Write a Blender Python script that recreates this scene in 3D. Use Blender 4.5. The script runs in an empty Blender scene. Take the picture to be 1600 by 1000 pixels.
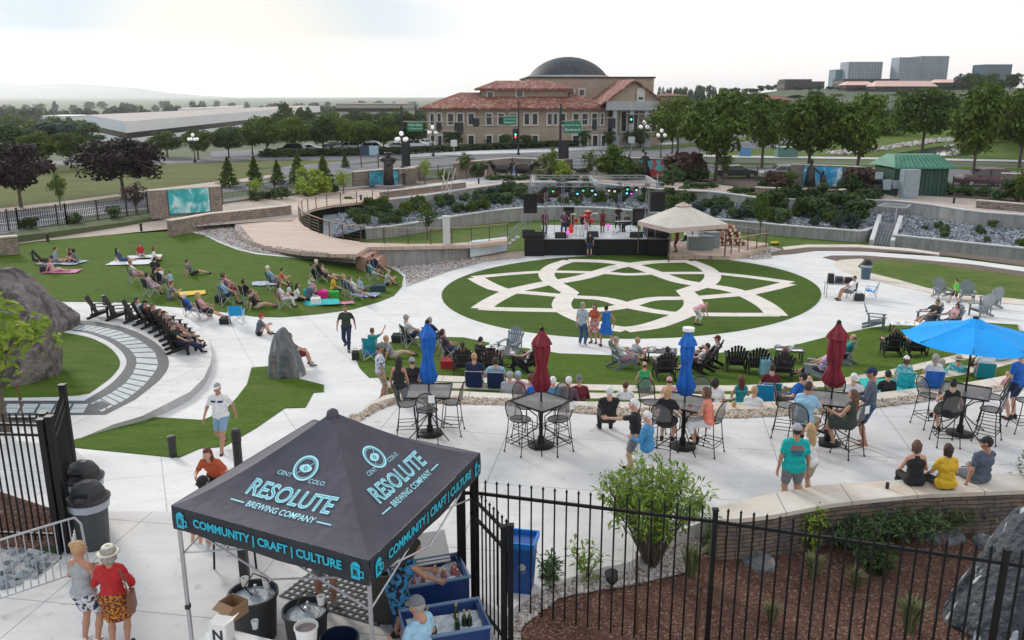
import bpy,math,random
import numpy as np
from mathutils import Vector as Vec,Matrix
from mathutils.bvhtree import BVHTree
R=math.radians
random.seed(7);rng=np.random.default_rng(7)
SC=bpy.context.scene
COL=SC.collection
# ---------------- camera
FOC=1330.0;CH=7.6;TH=math.atan(350/FOC);cT,sT=math.cos(TH),math.sin(TH)
cd=bpy.data.cameras.new('camera');cam=bpy.data.objects.new('camera',cd);COL.objects.link(cam)
cam.location=(0,0,CH);cam.rotation_euler=(math.pi/2-TH,0,0)
cd.sensor_width=36;cd.lens=36*FOC/1600;cd.clip_start=0.3;cd.clip_end=60000
SC.camera=cam
SC.render.resolution_x=1024;SC.render.resolution_y=640
SC.view_settings.view_transform='Standard';SC.view_settings.look='None'
SC.view_settings.exposure=0.45;SC.view_settings.gamma=1;SC.cycles.volume_bounces=2
# ---------------- world: low evening sky behind thin cloud
SUN_EL,SUN_AZ=R(24),R(-38)
world=bpy.data.worlds.new('World');SC.world=world;world.use_nodes=True
nt=world.node_tree;N=nt.nodes;L=nt.links
N.clear()
out=N.new('ShaderNodeOutputWorld');bg=N.new('ShaderNodeBackground');L.new(bg.outputs[0],out.inputs[0])
sky=N.new('ShaderNodeTexSky');sky.sky_type='NISHITA';sky.sun_disc=False
sky.sun_elevation=SUN_EL;sky.sun_rotation=SUN_AZ;sky.air_density=1.3;sky.dust_density=2.5
tc=N.new('ShaderNodeTexCoord');sep=N.new('ShaderNodeSeparateXYZ');L.new(tc.outputs['Generated'],sep.inputs[0])
ramp=N.new('ShaderNodeValToRGB');L.new(sep.outputs[2],ramp.inputs[0])
cr=ramp.color_ramp;cr.elements[0].position=0.0;cr.elements[0].color=(8.1,7.8,7.9,1)
cr.elements[1].position=1.0;cr.elements[1].color=(6.6,6.9,7.3,1)
for p,c in((0.03,(8.2,7.8,7.7)),(0.07,(8.3,7.9,7.6)),(0.14,(7.9,7.7,7.6)),(0.35,(7.2,7.2,7.4))):
 e=cr.elements.new(p);e.color=(*c,1)
mp=N.new('ShaderNodeMapping');mp.inputs['Scale'].default_value=(1.2,1.2,5.5);L.new(tc.outputs['Generated'],mp.inputs[0])
nz=N.new('ShaderNodeTexNoise');nz.inputs['Scale'].default_value=1.7;nz.inputs['Detail'].default_value=7;nz.inputs['Roughness'].default_value=0.55
nz.inputs['Distortion'].default_value=0.35
L.new(mp.outputs[0],nz.inputs['Vector'])
r2=N.new('ShaderNodeValToRGB');L.new(nz.outputs[0],r2.inputs[0])
r2.color_ramp.elements[0].position=0.36;r2.color_ramp.elements[1].position=0.52
mx=N.new('ShaderNodeMapRange');mx.inputs[1].default_value=0.02;mx.inputs[2].default_value=-0.20;L.new(sep.outputs[0],mx.inputs[0])
mz=N.new('ShaderNodeMapRange');mz.inputs[1].default_value=0.040;mz.inputs[2].default_value=0.068;L.new(sep.outputs[2],mz.inputs[0])
m1=N.new('ShaderNodeMath');m1.operation='MULTIPLY';L.new(mx.outputs[0],m1.inputs[0]);L.new(mz.outputs[0],m1.inputs[1])
m2=N.new('ShaderNodeMath');m2.operation='MULTIPLY';L.new(m1.outputs[0],m2.inputs[0]);L.new(r2.outputs[0],m2.inputs[1])
m3=N.new('ShaderNodeMath');m3.operation='MULTIPLY';L.new(m2.outputs[0],m3.inputs[0]);m3.inputs[1].default_value=1.0
mixc=N.new('ShaderNodeMixRGB');mixc.inputs[2].default_value=(4.0,5.1,6.1,1);L.new(m3.outputs[0],mixc.inputs[0]);L.new(ramp.outputs[0],mixc.inputs[1])
vs=N.new('ShaderNodeVectorMath');vs.operation='DOT_PRODUCT';L.new(tc.outputs['Generated'],vs.inputs[0])
ga,ge=R(-17),R(1.5)
vs.inputs[1].default_value=(math.sin(ga)*math.cos(ge),math.cos(ga)*math.cos(ge),math.sin(ge))
gl=N.new('ShaderNodeMapRange');gl.inputs[1].default_value=0.984;gl.inputs[2].default_value=1.0;gl.interpolation_type='SMOOTHSTEP'
L.new(vs.outputs['Value'],gl.inputs[0])
glm=N.new('ShaderNodeMath');glm.operation='MULTIPLY';glm.inputs[1].default_value=0.6;L.new(gl.outputs[0],glm.inputs[0])
glow=N.new('ShaderNodeMixRGB');glow.inputs[2].default_value=(8.2,7.3,6.0,1);L.new(glm.outputs[0],glow.inputs[0]);L.new(mixc.outputs[0],glow.inputs[1])
mixs=N.new('ShaderNodeMixRGB');mixs.inputs[0].default_value=0.96;L.new(sky.outputs[0],mixs.inputs[1]);L.new(glow.outputs[0],mixs.inputs[2])
L.new(mixs.outputs[0],bg.inputs[0]);bg.inputs[1].default_value=0.105
# ---------------- sun, veiled
sd=bpy.data.lights.new('sun','SUN');sd.energy=1.6;sd.angle=R(11);sd.color=(1,0.93,0.84)
sun=bpy.data.objects.new('sun',sd);COL.objects.link(sun)
dv=Vec((math.sin(SUN_AZ)*math.cos(SUN_EL),math.cos(SUN_AZ)*math.cos(SUN_EL),math.sin(SUN_EL)))
sun.rotation_euler=dv.to_track_quat('Z','Y').to_euler()
# ---------------- pixel -> place (photo is 1600 x 1000)
def W(u,v,z):
 x=(u-800)/FOC;y=(500-v)/FOC
 d=(x,cT+y*sT,-sT+y*cT);t=(z-CH)/d[2]
 return Vec((d[0]*t,d[1]*t,z))
def zat(p,v):
 yi=(500-v)/FOC;return CH+p[1]*(yi*cT-sT)/(cT+yi*sT)
def uv_of(p):
 s=p[2]-CH;dep=p[1]*cT-s*sT
 if dep<0.1:return None
 return(800+FOC*p[0]/dep,500-FOC*(p[1]*sT+s*cT)/dep)
def ray(u,v):
 x=(u-800)/FOC;y=(500-v)/FOC
 return Vec((x,cT+y*sT,-sT+y*cT)).normalized()
def lerp(a,b,t):return a+(b-a)*t
def pl(line,u):
 if u<=line[0][0]:return line[0][1]
 for(a,b),(c,d)in zip(line,line[1:]):
  if u<=c:return lerp(b,d,(u-a)/(c-a)) if c>a else d
 return line[-1][1]
def resamp(pts,n):
 P=[Vec(p).to_3d() if len(p)==2 else Vec(p)for p in pts]
 ds=[0]
 for a,b in zip(P,P[1:]):ds.append(ds[-1]+(b-a).length)
 res=[]
 for i in range(n):
  s=ds[-1]*i/(n-1);j=0
  while j<len(ds)-2 and ds[j+1]<s:j+=1
  t=(s-ds[j])/max(1e-9,ds[j+1]-ds[j]);res.append(P[j].lerp(P[j+1],t))
 return res
def smooth(pts,it=2,closed=False):
 P=[Vec(p)for p in pts]
 for _ in range(it):
  Q=[] if closed else[P[0]]
  n=len(P)
  for i in range(n if closed else n-1):
   a,b=P[i],P[(i+1)%n];Q+=[a.lerp(b,.25),a.lerp(b,.75)]
  if not closed:Q.append(P[-1])
  P=Q
 return P
 # ---------------- materials
MATS={}
def mat(name,col,rough=0.8,col2=None,scale=4.0,detail=5,bump=0.0,bscale=None,metal=0.0,lo=0.35,hi=0.65,spec=None,stretch=None,obj=False,emit=None,estr=1.0,alpha=None,trans=None,vor=False,bdist=0.02):
 if name in MATS:return MATS[name]
 m=bpy.data.materials.new(name);m.use_nodes=True;MATS[name]=m
 t=m.node_tree;n=t.nodes;b=n['Principled BSDF']
 b.inputs['Base Color'].default_value=(*col,1);b.inputs['Roughness'].default_value=rough;b.inputs['Metallic'].default_value=metal
 if spec is not None:b.inputs['Specular IOR Level'].default_value=spec
 if emit:b.inputs['Emission Color'].default_value=(*emit,1);b.inputs['Emission Strength'].default_value=estr
 if alpha is not None:b.inputs['Alpha'].default_value=alpha
 if trans is not None:b.inputs['Transmission Weight'].default_value=trans
 m.diffuse_color=(*col,1)
 if col2 is not None or bump:
  if obj:co=n.new('ShaderNodeTexCoord').outputs['Object']
  else:co=n.new('ShaderNodeNewGeometry').outputs['Position']
  if stretch:
   q=n.new('ShaderNodeMapping');q.inputs['Scale'].default_value=stretch;t.links.new(co,q.inputs[0]);co=q.outputs[0]
 if col2 is not None:
  if vor:
   x=n.new('ShaderNodeTexVoronoi');x.inputs['Scale'].default_value=scale;t.links.new(co,x.inputs['Vector'])
   w=n.new('ShaderNodeSeparateColor');t.links.new(x.outputs['Color'],w.inputs[0]);fac=w.outputs[0]
  else:
   x=n.new('ShaderNodeTexNoise');x.inputs['Scale'].default_value=scale;x.inputs['Detail'].default_value=detail;x.inputs['Roughness'].default_value=0.6
   t.links.new(co,x.inputs['Vector']);fac=x.outputs[0]
  r=n.new('ShaderNodeValToRGB');r.color_ramp.elements[0].position=lo;r.color_ramp.elements[1].position=hi
  r.color_ramp.elements[0].color=(*col,1);r.color_ramp.elements[1].color=(*col2,1)
  t.links.new(fac,r.inputs[0]);t.links.new(r.outputs[0],b.inputs['Base Color'])
 if bump:
  x=n.new('ShaderNodeTexNoise');x.inputs['Scale'].default_value=bscale or scale*3;x.inputs['Detail'].default_value=4
  t.links.new(co,x.inputs['Vector'])
  bp=n.new('ShaderNodeBump');bp.inputs['Strength'].default_value=bump;bp.inputs['Distance'].default_value=bdist
  t.links.new(x.outputs[0],bp.inputs['Height']);t.links.new(bp.outputs[0],b.inputs['Normal'])
 return m
def layer(m,col,scale,lo,hi,amount=1.0,stretch=None,detail=5):
 """mix another noise-masked colour over a material's base colour"""
 t=m.node_tree;n=t.nodes;b=n['Principled BSDF']
 lk=b.inputs['Base Color'].links
 src=lk[0].from_socket if lk else None
 co=n.new('ShaderNodeNewGeometry').outputs['Position']
 if stretch:
  q=n.new('ShaderNodeMapping');q.inputs['Scale'].default_value=stretch;t.links.new(co,q.inputs[0]);co=q.outputs[0]
 x=n.new('ShaderNodeTexNoise');x.inputs['Scale'].default_value=scale;x.inputs['Detail'].default_value=detail;t.links.new(co,x.inputs['Vector'])
 r=n.new('ShaderNodeMapRange');r.inputs[1].default_value=lo;r.inputs[2].default_value=hi;r.inputs[4].default_value=amount
 t.links.new(x.outputs[0],r.inputs[0])
 k=n.new('ShaderNodeMixRGB');k.inputs[2].default_value=(*col,1);t.links.new(r.outputs[0],k.inputs[0])
 if src:t.links.new(src,k.inputs[1])
 else:k.inputs[1].default_value=b.inputs['Base Color'].default_value
 t.links.new(k.outputs[0],b.inputs['Base Color'])
 return m
def joints(m,sx,sy,rot=0.0,w=0.012,dark=0.45,off=0.0):
 """thin saw-cut joints on a world grid"""
 t=m.node_tree;n=t.nodes;b=n['Principled BSDF']
 lk=b.inputs['Base Color'].links;src=lk[0].from_socket if lk else None
 co=n.new('ShaderNodeNewGeometry').outputs['Position']
 q=n.new('ShaderNodeMapping');q.inputs['Rotation'].default_value=(0,0,rot);q.inputs['Location'].default_value=(off,off*1.7,0);t.links.new(co,q.inputs[0])
 br=n.new('ShaderNodeTexBrick');br.offset=0;br.inputs['Scale'].default_value=1;br.inputs['Mortar Size'].default_value=w
 br.inputs['Brick Width'].default_value=sx;br.inputs['Row Height'].default_value=sy;br.inputs['Mortar Smooth'].default_value=0.2
 t.links.new(q.outputs[0],br.inputs['Vector'])
 k=n.new('ShaderNodeMixRGB');k.blend_type='MULTIPLY';k.inputs[2].default_value=(dark,dark,dark,1)
 t.links.new(br.outputs['Fac'],k.inputs[0])
 if src:t.links.new(src,k.inputs[1])
 else:k.inputs[1].default_value=b.inputs['Base Color'].default_value
 t.links.new(k.outputs[0],b.inputs['Base Color'])
 return m
def stonemat(name,cols,bw=0.45,bh=0.14,mortar=(0.10,0.09,0.085),ms=0.018):
 if name in MATS:return MATS[name]
 m=mat(name,cols[0],0.9,bump=0.6,bscale=9,bdist=0.03)
 t=m.node_tree;n=t.nodes;b=n['Principled BSDF']
 g=n.new('ShaderNodeNewGeometry');s=n.new('ShaderNodeSeparateXYZ');t.links.new(g.outputs['Position'],s.inputs[0])
 a=n.new('ShaderNodeMath');a.operation='ADD';t.links.new(s.outputs[0],a.inputs[0])
 a2=n.new('ShaderNodeMath');a2.operation='MULTIPLY';a2.inputs[1].default_value=0.6;t.links.new(s.outputs[1],a2.inputs[0]);t.links.new(a2.outputs[0],a.inputs[1])
 nz=n.new('ShaderNodeTexNoise');nz.inputs['Scale'].default_value=1.3;t.links.new(g.outputs['Position'],nz.inputs['Vector'])
 zz=n.new('ShaderNodeMath');zz.operation='MULTIPLY_ADD';zz.inputs[1].default_value=0.16;t.links.new(nz.outputs[0],zz.inputs[0]);t.links.new(s.outputs[2],zz.inputs[2])
 c=n.new('ShaderNodeCombineXYZ');t.links.new(a.outputs[0],c.inputs[0]);t.links.new(zz.outputs[0],c.inputs[1])
 br=n.new('ShaderNodeTexBrick');br.inputs['Scale'].default_value=1;br.inputs['Brick Width'].default_value=bw;br.inputs['Row Height'].default_value=bh
 br.inputs['Mortar Size'].default_value=ms;br.inputs['Color1'].default_value=(*cols[0],1);br.inputs['Color2'].default_value=(*cols[1],1);br.inputs['Mortar'].default_value=(*mortar,1)
 br.squash=1.6;br.squash_frequency=3;br.offset=0.37
 t.links.new(c.outputs[0],br.inputs['Vector'])
 nq=n.new('ShaderNodeTexNoise');nq.inputs['Scale'].default_value=2.7;nq.inputs['Detail'].default_value=4;t.links.new(g.outputs['Position'],nq.inputs['Vector'])
 r=n.new('ShaderNodeMapRange');r.inputs[1].default_value=0.42;r.inputs[2].default_value=0.6;t.links.new(nq.outputs[0],r.inputs[0])
 k=n.new('ShaderNodeMixRGB');k.inputs[2].default_value=(*cols[2],1);t.links.new(r.outputs[0],k.inputs[0]);t.links.new(br.outputs['Color'],k.inputs[1])
 k2=n.new('ShaderNodeMixRGB');k2.inputs[2].default_value=(*mortar,1);t.links.new(br.outputs['Fac'],k2.inputs[0]);t.links.new(k.outputs[0],k2.inputs[1])
 t.links.new(k2.outputs[0],b.inputs['Base Color'])
 return m
 # ---------------- mesh building
class MB:
 def __init__(s):s.v=[];s.f=[];s.m=[];s.k=0
 def add(s,vs,fs,k=None):
  o=len(s.v);s.v+=[tuple(p)for p in vs];s.f+=[tuple(i+o for i in f)for f in fs];s.m+=[s.k if k is None else k]*len(fs);return s
 def box(s,c,d,rot=0,mtx=None,k=None,taper=1.0):
  x,y,z=d[0]/2,d[1]/2,d[2]/2;ps=[]
  for sz in(-1,1):
   q=taper if sz>0 else 1
   for sx,sy in((-1,-1),(1,-1),(1,1),(-1,1)):ps.append(Vec((sx*x*q,sy*y*q,sz*z)))
  M=mtx if mtx is not None else(Matrix.Translation(c)@Matrix.Rotation(rot,4,'Z'))
  if mtx is not None:M=Matrix.Translation(c)@mtx
  return s.add([M@p for p in ps],[(0,3,2,1),(4,5,6,7),(0,1,5,4),(1,2,6,5),(2,3,7,6),(3,0,4,7)],k)
 def tube(s,pts,r,n=6,k=None,cap=True,closed=False):
  P=[Vec(p)for p in pts];m=len(P)
  rs=r if isinstance(r,(list,tuple)) else[r]*m
  vs=[];up=None
  for i,p in enumerate(P):
   if closed:t=P[(i+1)%m]-P[i-1]
   else:t=P[min(i+1,m-1)]-P[max(i-1,0)]
   t=t.normalized() if t.length>1e-9 else Vec((0,0,1))
   if up is None:up=t.orthogonal().normalized()
   a=(up-t*up.dot(t));a=a.normalized() if a.length>1e-6 else t.orthogonal().normalized();up=a;b=t.cross(a)
   for j in range(n):
    w=2*math.pi*(j+.5)/n;vs.append(p+(a*math.cos(w)+b*math.sin(w))*rs[i])
  fs=[]
  for i in range(m if closed else m-1):
   i2=(i+1)%m
   for j in range(n):fs.append((i*n+j,i*n+(j+1)%n,i2*n+(j+1)%n,i2*n+j))
  if cap and not closed:fs+=[tuple(range(n-1,-1,-1)),tuple((m-1)*n+j for j in range(n))]
  return s.add(vs,fs,k)
 def beam(s,a,b,w,h,k=None):
  a=Vec(a);b=Vec(b);t=(b-a).normalized();side=t.cross(Vec((0,0,1)))
  side=side.normalized() if side.length>1e-4 else Vec((1,0,0));up=side.cross(t).normalized()
  vs=[q+side*(w/2)*i+up*(h/2)*j for q in(a,b)for i,j in((-1,-1),(1,-1),(1,1),(-1,1))]
  return s.add(vs,[(0,1,2,3),(7,6,5,4),(0,4,5,1),(1,5,6,2),(2,6,7,3),(3,7,4,0)],k)
 def lathe(s,prof,n=16,c=(0,0,0),k=None,mtx=None,wob=None):
  vs=[];m=len(prof)
  for i,(r,z)in enumerate(prof):
   for j in range(n):
    a=2*math.pi*j/n;q=r*(wob(a,z) if wob else 1);p=Vec((q*math.cos(a),q*math.sin(a),z))
    vs.append((mtx@p if mtx else p)+Vec(c))
  fs=[(i*n+j,i*n+(j+1)%n,(i+1)*n+(j+1)%n,(i+1)*n+j)for i in range(m-1)for j in range(n)]
  if prof[0][0]>1e-4:fs.append(tuple(range(n-1,-1,-1)))
  if prof[-1][0]>1e-4:fs.append(tuple((m-1)*n+j for j in range(n)))
  return s.add(vs,fs,k)
 def prism(s,poly,z0,z1,k=None,M=None):
  n=len(poly);vs=[Vec((p[0],p[1],z0))for p in poly]+[Vec((p[0],p[1],z1))for p in poly]
  if M:vs=[M@p for p in vs]
  fs=[tuple(range(n-1,-1,-1)),tuple(range(n,2*n))]+[(i,(i+1)%n,(i+1)%n+n,i+n)for i in range(n)]
  return s.add(vs,fs,k)
 def ell(s,c,r,n=10,m=6,k=None,M=None):
  prof=[(math.sin(math.pi*i/m),-math.cos(math.pi*i/m))for i in range(m+1)]
  A=Matrix.Diagonal((r[0],r[1],r[2],1));A=(M@A) if M else A
  return s.lathe(prof,n,c,k,A)
 def build(s,name,mats,parent=None,smooth=False,loc=None):
  me=bpy.data.meshes.new(name);me.from_pydata([tuple(p)for p in s.v],[],s.f)
  ms=mats if isinstance(mats,(list,tuple)) else[mats]
  for q in ms:me.materials.append(q)
  if len(ms)>1:me.polygons.foreach_set('material_index',s.m)
  if smooth:me.polygons.foreach_set('use_smooth',[True]*len(me.polygons))
  me.update()
  o=bpy.data.objects.new(name,me);COL.objects.link(o)
  if parent:o.parent=parent
  if loc is not None:o.location=loc
  return o
def tag(o,label,cat,group=None):
 o['label']=label;o['category']=cat;o['kind']='thing'
 if group:o['group']=group
 return o
def thing(name,label,cat,loc=(0,0,0),rz=0,group=None,s=1.0):
 o=bpy.data.objects.new(name,None);COL.objects.link(o);o.location=loc;o.rotation_euler=(0,0,rz);o.scale=(s,s,s)
 o.empty_display_size=0.1
 return tag(o,label,cat,group)
def struct(o):o['kind']='structure';return o
def stuff(o,label=None,cat=None):
 o['kind']='stuff'
 if label:o['label']=label;o['category']=cat
 return o
KIDS={}
def kids(o):
 if o.name not in KIDS:KIDS[o.name]=list(o.children)
 return KIDS[o.name]
def dup(root,loc,rz=0,label=None,group=None,s=None,sub=True):
 r=root.copy();COL.objects.link(r);r.location=loc;r.rotation_euler=(0,0,rz)
 if s is not None:r.scale=(s,s,s) if not isinstance(s,tuple) else s
 if label:r['label']=label
 if group:r['group']=group
 if sub:
  for c in kids(root):
   k=c.copy();COL.objects.link(k);k.parent=r
   for g in kids(c):
    d=g.copy();COL.objects.link(d);d.parent=k
 return r
class Proto:
 def __init__(s,root):s.root=root;s.used=False;kids(root);[kids(c)for c in kids(root)]
 def put(s,loc,rz=0,label=None,group=None,sc=None):
  if not s.used:
   s.used=True;r=s.root;r.location=loc;r.rotation_euler=(0,0,rz)
   if sc is not None:r.scale=(sc,sc,sc) if not isinstance(sc,tuple) else sc
   if label:r['label']=label
   if group:r['group']=group
   return r
  return dup(s.root,loc,rz,label,group,sc if sc is not None else(1,1,1))
  # ---------------- text as mesh
def txtmesh(txt,size=1.0,depth=0.004,bold=0.0,shear=0.0,space=1.0,align='CENTER'):
 c=bpy.data.curves.new('t','FONT');c.body=txt;c.size=size;c.align_x=align;c.align_y='CENTER';c.extrude=depth
 c.offset=bold;c.shear=shear;c.space_character=space;c.resolution_u=3
 o=bpy.data.objects.new('t',c);COL.objects.link(o);dg=bpy.context.evaluated_depsgraph_get()
 me=bpy.data.meshes.new_from_object(o.evaluated_get(dg));bpy.data.objects.remove(o);bpy.data.curves.remove(c)
 vs=[v.co.copy()for v in me.vertices];fs=[tuple(p.vertices)for p in me.polygons];bpy.data.meshes.remove(me)
 return vs,fs
from mathutils.geometry import delaunay_2d_cdt
# ---------------- edges of the terraces, in photo rows
B1F=[(560,648),(590,628),(640,620),(700,621),(800,624),(900,635),(1000,639),(1160,641),(1290,636),(1400,622),(1500,612),(1550,605),(1600,596),(1700,578),(1800,560)]
B1B=[(560,640),(590,620),(640,610),(700,610),(800,615),(900,627),(1000,628),(1160,629),(1290,624),(1400,610),(1500,599),(1550,591),(1600,580),(1700,560),(1800,540)]
B2F=[(600,606),(640,604),(700,606),(800,610),(900,622),(1000,623),(1160,624),(1290,618),(1400,602),(1500,586),(1550,576),(1600,563),(1700,540),(1800,518)]
B2B=[(600,598),(640,596),(700,598),(800,601),(900,613),(1000,615),(1160,616),(1290,610),(1400,592),(1500,575),(1550,566),(1600,554),(1700,530),(1800,508)]
B3F=[(600,596),(640,594),(700,596),(800,599),(900,609),(1000,611),(1160,611),(1290,604),(1400,585),(1500,563),(1550,552),(1600,540),(1700,515),(1800,492)]
B3B=[(600,586),(640,585),(700,587),(800,591),(900,600),(1000,602),(1160,602),(1290,595),(1400,576),(1500,553),(1550,543),(1600,531),(1700,505),(1800,482)]
def sstep(a,b,x):
 t=min(1,max(0,(x-a)/(b-a)));return t*t*(3-2*t)
def Zl(v):return pl([(300,-1.4),(330,-1.5),(350,-1.7),(400,-2.0),(490,-2.1),(549,-1.95),(600,-1.6),(650,-1.2),(710,-0.75),(800,-0.004),(1200,-0.004)],v)
def Zc(u,v):
 z=-1.95+(v-547)*0.0092
 if v<395:z=-3.35
 if v>547:z=min(z,-1.3)
 return z
def Z(u,v):
 k=sstep(400,640,u)
 return lerp(Zl(v),Zc(u,v),k)
GV,GF=[],[]
def reg(vs,fs):
 o=len(GV);GV.extend([tuple(p)for p in vs]);GF.extend([tuple(i+o for i in f)for f in fs])
def patch(name,poly,zf,m,off=0.0,step=14,skirt=0.0,hit=True,refine=12,structure=True):
 P=[]
 n=len(poly)
 for i in range(n):
  a,b=Vec(poly[i][:2]),Vec(poly[(i+1)%n][:2]);k=max(1,int((b-a).length/refine))
  for j in range(k):P.append(a.lerp(b,j/k))
 nb=len(P);us=[p.x for p in P];vs_=[p.y for p in P]
 pts=list(P)
 def inside(x,y):
  c=False;j=nb-1
  for i in range(nb):
   if(P[i].y>y)!=(P[j].y>y)and x<(P[j].x-P[i].x)*(y-P[i].y)/(P[j].y-P[i].y)+P[i].x:c=not c
   j=i
  return c
 sy=step*0.6
 y=min(vs_)+sy/2
 while y<max(vs_):
  x=min(us)+step/2
  while x<max(us):
   if inside(x,y):pts.append(Vec((x,y)))
   x+=step
  y+=sy
 r=delaunay_2d_cdt(pts,[(i,(i+1)%nb)for i in range(nb)],[],1,1e-3)
 f=zf if callable(zf) else(lambda u,v:zf)
 V=[W(p.x,p.y,f(p.x,p.y)+off)for p in r[0]]
 F=[tuple(reversed(t))for t in r[2]]
 F2=[]
 for t in F:
  a,b,c=V[t[0]],V[t[1]],V[t[2]]
  F2.append(t if(b-a).cross(c-a).z>0 else tuple(reversed(t)))
 if hit:reg(V,F2)
 mb=MB();mb.add(V,F2)
 if skirt:
  B=[W(p.x,p.y,f(p.x,p.y)+off)for p in P]
  Bl=[b-Vec((0,0,skirt))for b in B];k=len(B)
  mb.add(B+Bl,[(i,(i+1)%k,(i+1)%k+k,i+k)for i in range(k)])
 o=mb.build(name,m)
 if structure:struct(o)
 return o
def line_px(L_,u0,u1,step=20):
 us=[u0]+[u for u in range(int(u0//step*step+step),int(u1),step)]+[u1]
 return[(u,pl(L_,u))for u in us]
def band_px(La,Lb,u0,u1):return line_px(La,u0,u1)+line_px(Lb,u0,u1)[::-1]
def inpoly(x,y,P):
 c=False;j=len(P)-1
 for i in range(len(P)):
  if(P[i][1]>y)!=(P[j][1]>y)and x<(P[j][0]-P[i][0])*(y-P[i][1])/(P[j][1]-P[i][1])+P[i][0]:c=not c
  j=i
 return c
 # ---------------- ground materials
M_conc=layer(mat('light broomed concrete',(0.62,0.595,0.57),0.85,(0.71,0.685,0.665),1.1,bump=0.12,bscale=60),(0.50,0.48,0.47),0.35,0.52,0.75,0.5)
layer(M_conc,(0.46,0.45,0.45),1.2,0.50,0.72,0.35,stretch=(0.35,3.0,1))
layer(M_conc,(0.40,0.39,0.39),9.0,0.66,0.74,0.4,detail=2)
layer(M_conc,(.36,.34,.32),3.5,.62,.70,.45,detail=9);layer(M_conc,(.30,.28,.27),28,.70,.76,.5,detail=2)
joints(M_conc,3.0,2.6,R(9),0.010,0.5)
layer(M_conc,(0.33,0.31,0.30),0.55,0.62,0.72,0.35)
M_conc2=layer(mat('pale plaza concrete',(0.65,0.635,0.62),0.8,(0.73,0.715,0.70),0.8,bump=0.1,bscale=50),(0.52,0.52,0.53),0.5,0.55,0.75,0.45,stretch=(0.3,1.4,1))
layer(M_conc2,(0.45,0.44,0.44),2.2,0.60,0.75,0.3,stretch=(0.5,2.0,1))
layer(M_conc2,(.44,.42,.41),3.0,.60,.72,.4,detail=9)
joints(M_conc2,3.4,3.8,R(-24),0.012,0.60)
def grass_mat(name,a,b,c,s1=1.6):
 m=mat(name,a,0.95,b,s1,bump=0.9,bscale=26,bdist=0.05,stretch=(0.6,1.5,1),spec=0.15)
 layer(m,c,0.35,0.45,0.65,0.8);layer(m,(a[0]*.45,a[1]*.5,a[2]*.5),9,0.5,0.68,0.65,stretch=(0.5,2.4,1))
 layer(m,(b[0]*1.35,b[1]*1.3,b[2]*1.1),22,0.55,0.72,0.55,stretch=(0.7,1.8,1));return m
M_lawn=grass_mat('mown lawn',(0.058,0.115,0.009),(0.105,0.180,0.018),(0.095,0.148,0.014))
M_lawnc=grass_mat('lawn of the circle',(0.048,0.098,0.012),(0.085,0.150,0.020),(0.070,0.124,0.014))
layer(M_lawn,(0.17,0.16,0.05),0.55,0.58,0.74,0.55,stretch=(0.5,1.3,1));layer(M_lawnc,(0.13,0.13,0.05),0.6,0.60,0.76,0.4)
for q in(M_lawn,M_lawnc):layer(q,(.10,.17,.02),3.2,.5,.62,.30,stretch=(.15,1.6,1));layer(q,(.022,.045,.006),30,.54,.66,.6,detail=2)
M_meadow=grass_mat('rough green grass',(0.070,0.130,0.020),(0.12,0.18,0.035),(0.16,0.18,0.05))
M_field=grass_mat('dry mown field',(0.10,0.12,0.035),(0.17,0.165,0.065),(0.13,0.15,0.04),0.4)
M_paver=layer(mat('pale circle pavers',(0.70,0.62,0.56),0.85,(0.76,0.70,0.65),3.0,bump=0.15,bscale=40),(0.52,0.47,0.43),1.1,0.5,0.7,0.4)
M_dark=layer(mat('dark slate paving',(0.045,0.05,0.058),0.75,(0.075,0.08,0.09),6.0,bump=0.3,bscale=30),(0.10,0.105,0.115),2.0,0.55,0.75,0.5)
M_slab=layer(mat('pale grey slab',(0.42,0.46,0.47),0.8,(0.52,0.55,0.56),2.0,bump=0.15,bscale=30),(0.60,0.62,0.63),0.9,0.5,0.7,0.5)
M_flag=layer(mat('sandstone flag',(0.60,0.52,0.43),0.9,(0.68,0.63,0.56),1.5,bump=0.4,bscale=9,bdist=0.02),(0.55,0.38,0.26),0.9,0.55,0.72,0.6)
joints(M_flag,1.3,9.0,R(4),0.012,0.45)
M_peb=layer(mat('river pebbles bed',(0.36,0.27,0.19),0.9,(0.60,0.50,0.40),14,vor=True,bump=1.0,bscale=12,bdist=0.05),(0.16,0.11,0.08),9,0.55,0.65,0.8)
M_grav=layer(mat('grey gravel',(0.30,0.27,0.25),0.95,(0.55,0.52,0.50),9,vor=True,bump=1.0,bscale=10,bdist=0.05),(0.18,0.16,0.15),5,0.55,0.65,0.8)
M_rockbed=mat('blue grey rock bed',(0.10,0.11,0.13),0.95,(0.26,0.28,0.31),5,bump=1.0,bscale=6,bdist=0.08)
M_mulch=layer(mat('red brown bark mulch',(0.070,0.028,0.018),0.95,(0.180,0.082,0.052),30,bump=1.0,bscale=38,bdist=0.05),(0.19,0.12,0.095),55,0.60,0.68,0.7,detail=2)
layer(M_mulch,(0.035,0.02,0.016),3,0.5,0.7,0.5)
M_soil=mat('brown soil',(0.10,0.07,0.055),0.95,(0.17,0.125,0.10),3,bump=0.6,bscale=12)
M_asph=layer(mat('worn asphalt',(0.115,0.115,0.13),0.85,(0.155,0.155,0.172),0.6,bump=0.1,bscale=20),(0.20,0.20,0.215),0.12,0.5,0.7,0.5,stretch=(0.3,2,1))
M_curb=mat('kerb concrete',(0.52,0.50,0.49),0.85,(0.60,0.58,0.57),1.0)
M_side=mat('far pavement concrete',(0.50,0.49,0.50),0.85,(0.58,0.57,0.57),0.5)
M_line=mat('road paint',(0.75,0.75,0.74),0.7,(0.6,0.6,0.6),2)
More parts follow.
